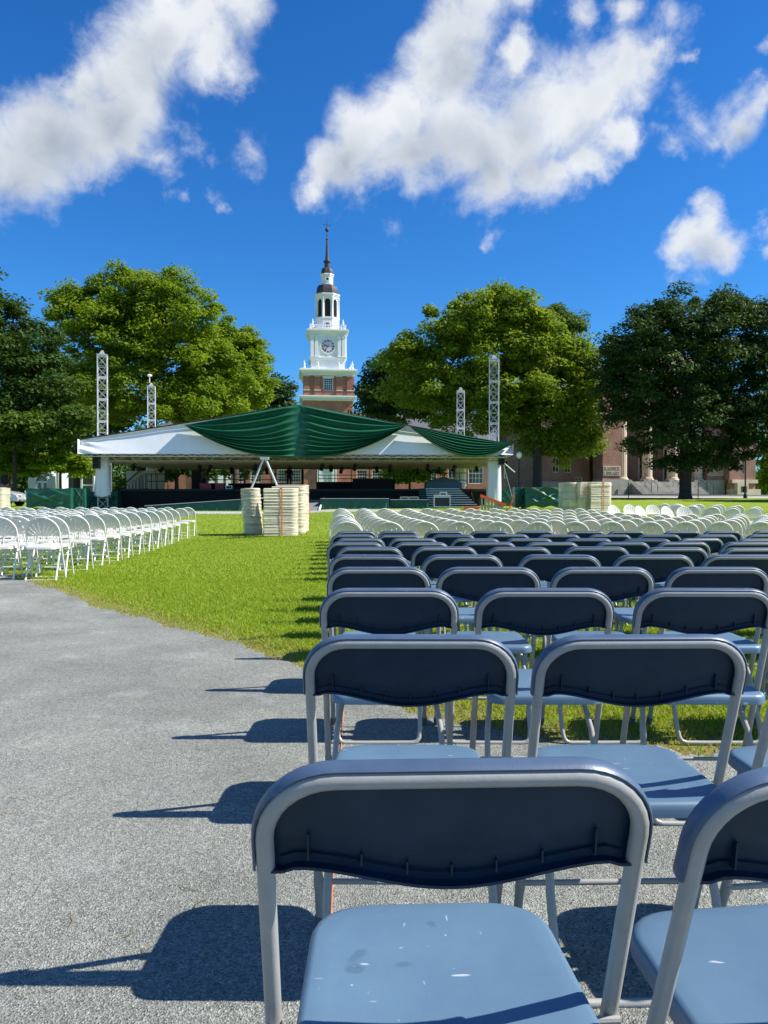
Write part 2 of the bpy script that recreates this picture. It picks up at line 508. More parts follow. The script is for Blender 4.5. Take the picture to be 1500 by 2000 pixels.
def brick_mat(name, c1, c2, mortar):
    m = bpy.data.materials.new(name)
    m.use_nodes = True
    nt = m.node_tree
    N, L = nt.nodes.new, nt.links.new
    b = nt.nodes['Principled BSDF']
    b.inputs['Roughness'].default_value = 0.85
    tc = N('ShaderNodeTexCoord')
    sp = N('ShaderNodeSeparateXYZ'); L(tc.outputs['Object'], sp.inputs[0])
    ad = N('ShaderNodeMath'); L(sp.outputs['X'], ad.inputs[0]); L(sp.outputs['Y'], ad.inputs[1])
    cb = N('ShaderNodeCombineXYZ'); L(ad.outputs[0], cb.inputs['X']); L(sp.outputs['Z'], cb.inputs['Y'])
    br = N('ShaderNodeTexBrick')
    br.inputs['Color1'].default_value = (*c1, 1); br.inputs['Color2'].default_value = (*c2, 1); br.inputs['Mortar'].default_value = (*mortar, 1)
    br.inputs['Scale'].default_value = 1.0
    br.inputs['Brick Width'].default_value = 0.215; br.inputs['Row Height'].default_value = 0.075
    br.inputs['Mortar Size'].default_value = 0.010; br.inputs['Bias'].default_value = -0.2
    L(cb.outputs[0], br.inputs['Vector'])
    n = N('ShaderNodeTexNoise'); n.inputs['Scale'].default_value = 0.9; n.inputs['Detail'].default_value = 6
    L(tc.outputs['Object'], n.inputs['Vector'])
    mr = N('ShaderNodeMapRange'); mr.inputs[1].default_value = 0.3; mr.inputs[2].default_value = 0.7; mr.inputs[3].default_value = 0.75; mr.inputs[4].default_value = 1.18
    L(n.outputs['Fac'], mr.inputs[0])
    hs = N('ShaderNodeHueSaturation'); L(br.outputs['Color'], hs.inputs['Color']); L(mr.outputs[0], hs.inputs['Value'])
    L(hs.outputs[0], b.inputs['Base Color'])
    bp = N('ShaderNodeBump'); bp.inputs['Strength'].default_value = 0.4; bp.inputs['Distance'].default_value = 0.01
    inv = N('ShaderNodeMath'); inv.operation = 'SUBTRACT'; inv.inputs[0].default_value = 1.0
    L(br.outputs['Fac'], inv.inputs[1]); L(inv.outputs[0], bp.inputs['Height']); L(bp.outputs[0], b.inputs['Normal'])
    MATS[name] = m
brick_mat('brick_red', (0.40, 0.120, 0.066), (0.30, 0.080, 0.048), (0.36, 0.28, 0.23))
brick_mat('brick_brown', (0.37, 0.180, 0.110), (0.26, 0.125, 0.080), (0.27, 0.22, 0.18))

def faded_seat_mat(name, base, dark, scuff):
    """weathered plastic: chalky bloom, grain, water stains, pale scuffs; every chair gets its own pattern"""
    m = bpy.data.materials.new(name)
    m.use_nodes = True
    nt = m.node_tree
    N, L = nt.nodes.new, nt.links.new
    b = nt.nodes['Principled BSDF']
    b.inputs['Roughness'].default_value = 0.42
    b.inputs['Specular IOR Level'].default_value = 0.55
    tc = N('ShaderNodeTexCoord')
    oi = N('ShaderNodeObjectInfo')
    sc_ = N('ShaderNodeVectorMath'); sc_.operation = 'SCALE'; sc_.inputs['Scale'].default_value = 1.0
    cmb = N('ShaderNodeCombineXYZ')
    ml = N('ShaderNodeMath'); ml.operation = 'MULTIPLY'; ml.inputs[1].default_value = 37.0
    L(oi.outputs['Random'], ml.inputs[0])
    for k in ('X', 'Y', 'Z'): L(ml.outputs[0], cmb.inputs[k])
    vec = N('ShaderNodeVectorMath'); L(tc.outputs['Object'], vec.inputs[0]); L(cmb.outputs[0], vec.inputs[1])
    # bloom
    n1 = N('ShaderNodeTexNoise'); n1.inputs['Scale'].default_value = 6; n1.inputs['Detail'].default_value = 8; n1.inputs['Roughness'].default_value = 0.65
    L(vec.outputs[0], n1.inputs['Vector'])
    mr = N('ShaderNodeMapRange'); mr.inputs[1].default_value = 0.32; mr.inputs[2].default_value = 0.70
    L(n1.outputs['Fac'], mr.inputs[0])
    mx = N('ShaderNodeMix'); mx.data_type = 'RGBA'
    mx.inputs[6].default_value = (*dark, 1); mx.inputs[7].default_value = (*base, 1)
    L(mr.outputs[0], mx.inputs[0])
    # round water stains
    n2 = N('ShaderNodeTexNoise'); n2.inputs['Scale'].default_value = 9.5; n2.inputs['Detail'].default_value = 2; n2.inputs['Distortion'].default_value = 0.5
    off = N('ShaderNodeVectorMath'); off.inputs[1].default_value = (5.3, 1.1, 8.8)
    L(vec.outputs[0], off.inputs[0]); L(off.outputs[0], n2.inputs['Vector'])
    st = N('ShaderNodeMapRange'); st.inputs[1].default_value = 0.655; st.inputs[2].default_value = 0.675; st.inputs[4].default_value = 0.40
    L(n2.outputs['Fac'], st.inputs[0])
    mx2 = N('ShaderNodeMix'); mx2.data_type = 'RGBA'
    L(st.outputs[0], mx2.inputs[0]); L(mx.outputs[2], mx2.inputs[6]); mx2.inputs[7].default_value = (*(c * 0.55 for c in dark), 1)
    # scuffs: short pale nicks, stretched this way and that
    last = mx2.outputs[2]
    for (sx, sy, o, th) in ((26, 110, 2.0, 0.755), (130, 30, 9.0, 0.76), (80, 80, 4.0, 0.78)):
        mp = N('ShaderNodeMapping'); mp.inputs['Scale'].default_value = (sx, sy, 40); mp.inputs['Location'].default_value = (o, o * 2, o)
        mp.inputs['Rotation'].default_value = (0, 0, 0.5 * o)
        L(vec.outputs[0], mp.inputs['Vector'])
        n3 = N('ShaderNodeTexNoise'); n3.inputs['Scale'].default_value = 0.8; n3.inputs['Detail'].default_value = 1.0
        L(mp.outputs[0], n3.inputs['Vector'])
        s3 = N('ShaderNodeMapRange'); s3.inputs[1].default_value = th; s3.inputs[2].default_value = th + 0.05; s3.inputs[4].default_value = 0.6
        L(n3.outputs['Fac'], s3.inputs[0])
        mx3 = N('ShaderNodeMix'); mx3.data_type = 'RGBA'
        L(s3.outputs[0], mx3.inputs[0]); L(last, mx3.inputs[6]); mx3.inputs[7].default_value = (*scuff, 1)
        last = mx3.outputs[2]
    hs = N('ShaderNodeHueSaturation')
    mrv = N('ShaderNodeMapRange'); mrv.inputs[3].default_value = 0.88; mrv.inputs[4].default_value = 1.12
    L(oi.outputs['Random'], mrv.inputs[0]); L(mrv.outputs[0], hs.inputs['Value']); L(last, hs.inputs['Color'])
    L(hs.outputs[0], b.inputs['Base Color'])
    mr4 = N('ShaderNodeMapRange'); mr4.inputs[3].default_value = 0.50; mr4.inputs[4].default_value = 0.36
    L(n1.outputs['Fac'], mr4.inputs[0]); L(mr4.outputs[0], b.inputs['Roughness'])
    vo = N('ShaderNodeTexVoronoi'); vo.inputs['Scale'].default_value = 420
    L(vec.outputs[0], vo.inputs['Vector'])
    bp = N('ShaderNodeBump'); bp.inputs['Strength'].default_value = 0.10; bp.inputs['Distance'].default_value = 0.001
    L(vo.outputs['Distance'], bp.inputs['Height']); L(bp.outputs[0], b.inputs['Normal'])
    MATS[name] = m
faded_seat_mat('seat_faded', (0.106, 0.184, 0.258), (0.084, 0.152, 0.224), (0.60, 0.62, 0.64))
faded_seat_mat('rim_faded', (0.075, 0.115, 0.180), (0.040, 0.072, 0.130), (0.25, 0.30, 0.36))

def leaf_mat(name, ca, cb, trans=0.38, rough=0.55, spec=0.22):
    m = bpy.data.materials.new(name)
    m.use_nodes = True
    nt = m.node_tree
    N, L = nt.nodes.new, nt.links.new
    b = nt.nodes['Principled BSDF']; out = nt.nodes['Material Output']
    b.inputs['Roughness'].default_value = rough
    b.inputs['Specular IOR Level'].default_value = spec
    at = N('ShaderNodeAttribute'); at.attribute_name = 'shade'
    mx = N('ShaderNodeMix'); mx.data_type = 'RGBA'
    mx.inputs[6].default_value = (*ca, 1); mx.inputs[7].default_value = (*cb, 1)
    L(at.outputs['Fac'], mx.inputs[0])
    L(mx.outputs[2], b.inputs['Base Color'])
    t = N('ShaderNodeBsdfTranslucent')
    tm = N('ShaderNodeMix'); tm.data_type = 'RGBA'; tm.blend_type = 'MULTIPLY'; tm.inputs[0].default_value = 1
    L(mx.outputs[2], tm.inputs[6]); tm.inputs[7].default_value = (1.55, 1.35, 0.5, 1)
    L(tm.outputs[2], t.inputs['Color'])
    ms = N('ShaderNodeMixShader'); ms.inputs[0].default_value = trans
    L(b.outputs[0], ms.inputs[1]); L(t.outputs[0], ms.inputs[2]); L(ms.outputs[0], out.inputs['Surface'])
    MATS[name] = m
leaf_mat('leaf_bright', (0.100, 0.196, 0.011), (0.215, 0.305, 0.021), trans=0.50)
leaf_mat('leaf_maple', (0.104, 0.192, 0.012), (0.218, 0.300, 0.025), trans=0.50)
leaf_mat('leaf_mid', (0.055, 0.115, 0.014), (0.105, 0.170, 0.020))
leaf_mat('leaf_dark', (0.028, 0.072, 0.012), (0.062, 0.112, 0.017), trans=0.34)
leaf_mat('leaf_elm', (0.026, 0.066, 0.014), (0.056, 0.102, 0.021), trans=0.30)
leaf_mat('leaf_far', (0.040, 0.085, 0.030), (0.065, 0.115, 0.035), trans=0.3)
leaf_mat('grass_blade', (0.165, 0.282, 0.016), (0.335, 0.420, 0.036), trans=0.36, rough=0.6)
leaf_mat('straw', (0.30, 0.22, 0.08), (0.38, 0.30, 0.12), trans=0.2, rough=0.7)

# ------------------------------------------------------------------ ground: lawn to the horizon, gravel path, pavements, road
BX = np.array([-60, -30, -14, -9, -5.2, -2.87, -1.46, -0.57, 0.07, 0.40, 0.85, 1.3, 2.0, 3.5, 6, 20, 60])
BY = np.array([52, 31, 18.6, 14.0, 10.25, 7.73, 6.2, 4.95, 3.85, 3.55, 3.35, 3.15, 2.95, 2.75, 2.6, 2.4, 2.2])
def wob(x, amp=1.0):
    x = np.asarray(x, float)
    return amp * (0.035 * np.sin(x * 5.1 + 1) + 0.03 * np.sin(x * 11.7 + 2.2) + 0.022 * np.sin(x * 27.3 + 0.5) + 0.018 * np.sin(x * 61.0 + 4) + 0.012 * np.sin(x * 133.0 + 1.7))
def edge_y(x):
    return np.interp(x, BX, BY) + wob(x, 1.3)

def lawn_material():
    m = bpy.data.materials.new('lawn')
    m.use_nodes = True
    nt = m.node_tree
    N, L = nt.nodes.new, nt.links.new
    b = nt.nodes['Principled BSDF']; b.inputs['Roughness'].default_value = 0.9; b.inputs['Specular IOR Level'].default_value = 0.15
    tc = N('ShaderNodeTexCoord')
    def noise(s, d, r=0.6):
        n = N('ShaderNodeTexNoise'); n.inputs['Scale'].default_value = s; n.inputs['Detail'].default_value = d; n.inputs['Roughness'].default_value = r
        L(tc.outputs['Object'], n.inputs['Vector']); return n
    big, mid, fine = noise(0.28, 4), noise(2.2, 5), noise(38, 5, 0.7)
    r1 = N('ShaderNodeMapRange'); r1.inputs[1].default_value = 0.3; r1.inputs[2].default_value = 0.7; L(big.outputs['Fac'], r1.inputs[0])
    m1 = N('ShaderNodeMix'); m1.data_type = 'RGBA'; m1.inputs[6].default_value = (0.168, 0.272, 0.018, 1); m1.inputs[7].default_value = (0.240, 0.330, 0.027, 1)
    L(r1.outputs[0], m1.inputs[0])
    r2 = N('ShaderNodeMapRange'); r2.inputs[1].default_value = 0.35; r2.inputs[2].default_value = 0.75; r2.inputs[4].default_value = 0.6; L(mid.outputs['Fac'], r2.inputs[0])
    m2 = N('ShaderNodeMix'); m2.data_type = 'RGBA'; L(r2.outputs[0], m2.inputs[0]); L(m1.outputs[2], m2.inputs[6]); m2.inputs[7].default_value = (0.320, 0.360, 0.045, 1)
    r3 = N('ShaderNodeMapRange'); r3.inputs[1].default_value = 0.30; r3.inputs[2].default_value = 0.72; r3.inputs[3].default_value = 0.45; r3.inputs[4].default_value = 1.35; L(fine.outputs['Fac'], r3.inputs[0])
    hs = N('ShaderNodeHueSaturation'); L(m2.outputs[2], hs.inputs['Color']); L(r3.outputs[0], hs.inputs['Value'])
    # thin earth and dry thatch next to the path, from the baked distance to its edge
    at = N('ShaderNodeAttribute'); at.attribute_name = 'dry'
    n5 = noise(5, 6, 0.7)
    a5 = N('ShaderNodeMath'); a5.operation = 'MULTIPLY_ADD'; L(n5.outputs['Fac'], a5.inputs[0]); a5.inputs[1].default_value = 1.3; L(at.outputs['Fac'], a5.inputs[2])
    r5 = N('ShaderNodeMapRange'); r5.inputs[1].default_value = 1.0; r5.inputs[2].default_value = 1.5; L(a5.outputs[0], r5.inputs[0])
    m5 = N('ShaderNodeMix'); m5.data_type = 'RGBA'; L(r5.outputs[0], m5.inputs[0]); L(hs.outputs[0], m5.inputs[6]); m5.inputs[7].default_value = (0.235, 0.190, 0.085, 1)
    L(m5.outputs[2], b.inputs['Base Color'])
    bp = N('ShaderNodeBump'); bp.inputs['Strength'].default_value = 0.9; bp.inputs['Distance'].default_value = 0.03
    L(fine.outputs['Fac'], bp.inputs['Height']); L(bp.outputs[0], b.inputs['Normal'])
    MATS['lawn'] = m
lawn_material()

def gravel_material():
    m = bpy.data.materials.new('gravel')
    m.use_nodes = True
    nt = m.node_tree
    N, L = nt.nodes.new, nt.links.new
    b = nt.nodes['Principled BSDF']; b.inputs['Roughness'].default_value = 0.92; b.inputs['Specular IOR Level'].default_value = 0.25
    tc = N('ShaderNodeTexCoord')
    vo = N('ShaderNodeTexVoronoi'); vo.inputs['Scale'].default_value = 240; L(tc.outputs['Object'], vo.inputs['Vector'])
    vo2 = N('ShaderNodeTexVoronoi'); vo2.inputs['Scale'].default_value = 75; L(tc.outputs['Object'], vo2.inputs['Vector'])
    sx = N('ShaderNodeSeparateColor'); L(vo.outputs['Color'], sx.inputs[0])
    cr = N('ShaderNodeValToRGB')
    e = cr.color_ramp.elements
    e[0].position = 0.0; e[0].color = (0.105, 0.109, 0.098, 1)
    e[1].position = 1.0; e[1].color = (0.42, 0.425, 0.37, 1)
    for p, c in ((0.35, (0.202, 0.212, 0.186)), (0.75, (0.262, 0.272, 0.236)), (0.93, (0.315, 0.322, 0.276))):
        q = e.new(p); q.color = (*c, 1)
    L(sx.outputs[0], cr.inputs[0])
    s2 = N('ShaderNodeSeparateColor'); L(vo2.outputs['Color'], s2.inputs[0])
    c2 = N('ShaderNodeMapRange'); c2.inputs[3].default_value = 0.86; c2.inputs[4].default_value = 1.12; L(s2.outputs[1], c2.inputs[0])
    n = N('ShaderNodeTexNoise'); n.inputs['Scale'].default_value = 1.1; n.inputs['Detail'].default_value = 7; n.inputs['Roughness'].default_value = 0.62
    L(tc.outputs['Object'], n.inputs['Vector'])
    r = N('ShaderNodeMapRange'); r.inputs[1].default_value = 0.30; r.inputs[2].default_value = 0.72; r.inputs[3].default_value = 0.72; r.inputs[4].default_value = 1.26
    L(n.outputs['Fac'], r.inputs[0])
    mu = N('ShaderNodeMath'); mu.operation = 'MULTIPLY'; L(c2.outputs[0], mu.inputs[0]); L(r.outputs[0], mu.inputs[1])
    hs = N('ShaderNodeHueSaturation'); L(cr.outputs[0], hs.inputs['Color']); L(mu.outputs[0], hs.inputs['Value'])
    # chalky pale dust in drifts
    n6 = N('ShaderNodeTexNoise'); n6.inputs['Scale'].default_value = 2.3; n6.inputs['Detail'].default_value = 8; n6.inputs['Roughness'].default_value = 0.7
    o6 = N('ShaderNodeVectorMath'); o6.inputs[1].default_value = (7.7, 3.1, 0); L(tc.outputs['Object'], o6.inputs[0]); L(o6.outputs[0], n6.inputs['Vector'])
    r6 = N('ShaderNodeMapRange'); r6.inputs[1].default_value = 0.56; r6.inputs[2].default_value = 0.74; r6.inputs[4].default_value = 0.42; L(n6.outputs['Fac'], r6.inputs[0])
    m6 = N('ShaderNodeMix'); m6.data_type = 'RGBA'; L(r6.outputs[0], m6.inputs[0]); L(hs.outputs[0], m6.inputs[6]); m6.inputs[7].default_value = (0.46, 0.49, 0.48, 1)
    L(m6.outputs[2], b.inputs['Base Color'])
    bp = N('ShaderNodeBump'); bp.inputs['Strength'].default_value = 0.8; bp.inputs['Distance'].default_value = 0.004
    L(vo.outputs['Distance'], bp.inputs['Height'])
    bp2 = N('ShaderNodeBump'); bp2.inputs['Strength'].default_value = 0.6; bp2.inputs['Distance'].default_value = 0.02
    L(n.outputs['Fac'], bp2.inputs['Height']); L(bp2.outputs[0], bp.inputs['Normal'])
    L(bp.outputs[0], b.inputs['Normal'])
    MATS['gravel'] = m
gravel_material()
mat('pebble', (0.30, 0.30, 0.285), rough=0.9, color2=(0.14, 0.145, 0.145), vscale=90, detail=1)

def axis(*segs):
    out = []
    for a, b, n in segs: out.extend(np.linspace(a, b, n, endpoint=False))
    out.append(segs[-1][1])
    return np.array(out)
def sheet(xs, ys, dz):
    X, Y = np.meshgrid(xs, ys)
    Z = gz(X, Y) + dz
    V = np.stack([X, Y, Z], -1).reshape(-1, 3)
    nx, ny = len(xs), len(ys)
    i = np.arange(nx - 1); j = np.arange(ny - 1)
    I, J = np.meshgrid(i, j)
    a = (J * nx + I).ravel()
    Fc = np.stack([a, a + 1, a + nx + 1, a + nx], -1)
    return V, Fc
xs = axis((-2500, -300, 8), (-300, -60, 12), (-60, -12, 24), (-12, 8, 80), (8, 60, 26), (60, 300, 12), (300, 2500, 8))
ys = axis((-400, -30, 6), (-30, -2, 14), (-2, 24, 104), (24, 60, 36), (60, 180, 40), (180, 400, 8), (400, 3000, 8))
V, Fc = sheet(xs, ys, 0.0)
dist = V[:, 1] - np.interp(V[:, 0], BX, BY)
dry = np.clip(1 - dist / 1.1, 0, 1) ** 1.5 * 0.85
link('lawn', np_mesh('lawn', V, Fc, 'lawn', attr=[('dry', 'POINT', dry)], smooth=True), kind='structure')

# the crushed-stone path: ragged along the lawn, running off behind the viewer
xs = axis((-60, -12, 60), (-12, -6, 80), (-6, 4, 900), (4, 12, 60), (12, 60, 40))
ts = np.concatenate([[0, 0.01, 0.04, 0.1], np.linspace(0.25, 12, 40), [14, 17, 22, 30, 60]])
X, T = np.meshgrid(xs, ts)
Y = edge_y(X) - T
Z = gz(X, Y) + 0.007 - 0.006 * (T < 0.005)
V = np.stack([X, Y, Z], -1).reshape(-1, 3)
nx = len(xs)
I, J = np.meshgrid(np.arange(nx - 1), np.arange(len(ts) - 1))
a = (J * nx + I).ravel()
Fc = np.stack([a + nx, a + nx + 1, a + 1, a], -1)
link('gravel_path', np_mesh('gravel_path', V, Fc, 'gravel', smooth=True), kind='structure')

def strip(name, x0, x1, y0, y1, dz, m, nx=60, ny=4):
    V, Fc = sheet(np.linspace(x0, x1, nx), np.linspace(y0, y1, ny), dz)
    return link(name, np_mesh(name, V, Fc, m, smooth=True), kind='structure')
strip('footpath', -60, 2.5, 35.6, 38.4, 0.008, 'pavement')
strip('road', -90, 110, 65.2, 71.6, 0.006, 'pavement', 120, 10)
strip('pavement', -30, 110, 71.85, 78.4, 0.12, 'asphalt', 90, 10)
b = MB()
for k in range(50):
    x0 = -20 + 2.2 * k
    z_ = g(x0 + 1.1, 71.7)
    b = MB(); b.box(x0 + .01, x0 + 2.19, 71.6, 71.85, z_ - .05, z_ + .125); b.build('kerb_stone', 'kerb_granite', None, 0, kind='structure')

# loose stones on the near gravel
def pebbles(n):
    y = 0.75 + 4.4 * rng.random(n) ** 1.6
    x = (rng.random(n) * 1.12 - 0.56) * y * 1.0
    x = np.where(rng.random(n) < 0.12, x * 1.6, x)
    keep = y < edge_y(x) + 0.03
    x, y = x[keep], y[keep]; n = len(x)
    s = (0.0011 + 0.0026 * rng.random(n) ** 4) * (1 + 0.15 * y)
    base = np.array([[1, 0, 0], [0, 1, 0], [-1, 0, 0], [0, -1, 0], [0, 0, 0.75], [0.0, 0.0, -0.6]])
    tri = np.array([[0, 1, 4], [1, 2, 4], [2, 3, 4], [3, 0, 4]])
    th = rng.random(n) * 6.28
    c, sn = np.cos(th), np.sin(th)
    B = base[None] * (0.75 + 0.5 * rng.random((n, 6, 3)))
    VX = B[..., 0] * c[:, None] - B[..., 1] * sn[:, None]
    VY = B[..., 0] * sn[:, None] + B[..., 1] * c[:, None]
    V = np.stack([VX * s[:, None] + x[:, None], VY * s[:, None] + y[:, None], B[..., 2] * s[:, None] + gz(x, y)[:, None] + 0.0075], -1).reshape(-1, 3)
    Fc = (np.arange(n)[:, None, None] * 6 + tri[None]).reshape(-1, 3)
    link('gravel', np_mesh('gravel', V, Fc, 'pebble', k=3), kind='stuff', label='loose grey crushed stone scattered over the path', cat='gravel')
pebbles(60000)
# fallen dry stems and twigs
b = MB()
for _ in range(46):
    y = 1.1 + 4.5 * rng.random() ** 1.5; x = (rng.random() * 0.75 - 0.5) * y
    if y > float(edge_y(x)) - .05: continue
    a = rng.random() * 6.28; l = 0.012 + 0.03 * rng.random(); z = g(x, y) + .010
    b.tube([(x, y, z), (x + l * math.cos(a), y + l * math.sin(a), z + .003), (x + 2 * l * math.cos(a + .3), y + 2 * l * math.sin(a + .3), z)], 0.0009, 4)
b.build('dry_stems', 'straw', None, 0, label='few dry straw stems fallen on the grey gravel', cat='litter', kind='stuff')

# grass blades: dense and fine near the path, broader and sparser with distance
def grass():
    parts = []
    def zone(n, y0, y1, xl, xr, h, w, pw=1.0):
        y = y0 + (y1 - y0) * rng.random(n) ** pw
        x = xl(y) + (xr(y) - xl(y)) * rng.random(n)
        e = y - edge_y(x)
        keep = (e > 0) & (rng.random(n) < np.clip(0.25 + e / 0.7, 0, 1))
        keep |= (e > -0.10) & (e <= 0) & (rng.random(n) < 0.10)
        x, y, e = x[keep], y[keep], e[keep]
        k = len(x)
        hh = h * (0.55 + 0.9 * rng.random(k)) * np.clip(0.55 + e / 1.2, 0.45, 1.0)
        ww = w * (0.7 + 0.6 * rng.random(k))
        parts.append((x, y, hh, ww, np.clip(1 - e / 0.9, 0, 1)))
    L = lambda y: -0.53 * y - 0.3
    Rr = lambda y: 0.53 * y + 0.3
    zone(150000, 2.7, 6.0, L, Rr, 0.029, 0.0040)
    zone(160000, 5.5, 10.5, L, Rr, 0.029, 0.0062)
    zone(130000, 10, 20, L, Rr, 0.028, 0.010)
    zone(80000, 19, 37, L, Rr, 0.028, 0.017)
    x, y, h, w, dr = [np.concatenate(c) for c in zip(*parts)]
    # chairs and stacks press little; leave the blades
    n = len(x)
    th = rng.random(n) * 6.283
    bend = h * (0.35 + 1.0 * rng.random(n))
    ph = rng.random(n) * 6.283
    z = gz(x, y)
    dx, dy = np.cos(th) * w / 2, np.sin(th) * w / 2
    bx, by = np.cos(ph) * bend, np.sin(ph) * bend
    V = np.empty((n, 5, 3))
    V[:, 0] = np.stack([x - dx, y - dy, z - 0.002], -1)
    V[:, 1] = np.stack([x + dx, y + dy, z - 0.002], -1)
    V[:, 2] = np.stack([x + dx * .8 + bx * .35, y + dy * .8 + by * .35, z + h * .6], -1)
    V[:, 3] = np.stack([x - dx * .8 + bx * .35, y - dy * .8 + by * .35, z + h * .6], -1)
    V[:, 4] = np.stack([x + bx, y + by, z + h * .95], -1)
    idx = np.arange(n) * 5
    Fq = np.stack([idx, idx + 1, idx + 2, idx, idx + 2, idx + 3, idx + 3, idx + 2, idx + 4], -1).reshape(-1, 3)
    shade = np.repeat(np.clip(rng.random(n) * 0.9 + dr * 0.2, 0, 1), 5)
    dryb = rng.random(n) < dr * 0.42 + 0.02
    me = np_mesh('grass', V.reshape(-1, 3), Fq, ['grass_blade', 'straw'], k=3, attr=[('shade', 'POINT', shade)])
    me.polygons.foreach_set('material_index', np.repeat(dryb.astype(np.int32), 3))
    link('grass', me, kind='stuff', label='short sunlit lawn grass, drier along the gravel edge', cat='grass')
grass()
# ------------------------------------------------------------------ folding chairs
TILT = R(20.0)
def arc(cx, cz, r, a0, a1, n):
    return [(cx + r * math.cos(R(a0 + (a1 - a0) * i / n)), cz + r * math.sin(R(a0 + (a1 - a0) * i / n))) for i in range(n + 1)]

def round_poly(pts, rad, n=6):
    """rounded corners for a convex polygon of (x, y) with one radius per corner"""
    out = []
    k = len(pts)
    for i in range(k):
        p0, p1, p2 = Vector(pts[i - 1]), Vector(pts[i]), Vector(pts[(i + 1) % k])
        a = (p0 - p1).normalized(); c = (p2 - p1).normalized()
        ang = a.angle(c); t = rad[i] / math.tan(ang / 2)
        s, e = p1 + a * t, p1 + c * t
        ctr = p1 + (a + c).normalized() * (rad[i] / math.sin(ang / 2))
        v0, v1 = s - ctr, e - ctr
        for j in range(n + 1):
            f = j / n
            v = v0.lerp(v1, f).normalized() * rad[i]
            out.append(tuple(ctr + v))
    return out

def seat_mesh(outline, z_of, rings, under, mats, name, dish=0.006):
    b = MB()
    n = len(outline)
    c = (sum(p[0] for p in outline) / n, sum(p[1] for p in outline) / n)
    vs = []
    for (f, dz) in rings:
        for (x, y) in outline:
            X = c[0] + (x - c[0]) * f; Y = c[1] + (y - c[1]) * f
            vs.append((X, Y, z_of(X, Y) + dz))
    fs = []
    for i in range(len(rings) - 1):
        for j in range(n):
            j2 = (j + 1) % n
            fs.append((i * n + j, (i + 1) * n + j, (i + 1) * n + j2, i * n + j2))
    vs.append((c[0], c[1], z_of(*c) + rings[0][1] - dish))
    fs += [(len(vs) - 1, j, (j + 1) % n) for j in range(n)]
    vs.append((c[0], c[1], z_of(*c) + under))
    o = (len(rings) - 1) * n
    fs += [(len(vs) - 1, o + (j + 1) % n, o + j) for j in range(n)]
    b.add(vs, fs)
    return b.mesh(name, mats, 50)

def back_pt(s, t, nrm, top=0.768):
    """chair-back plane: s across, t up the slope from the top, nrm towards the viewer"""
    return (s, -math.sin(TILT) * t - math.cos(TILT) * nrm + 0.0, top + math.cos(TILT) * t - math.sin(TILT) * nrm)

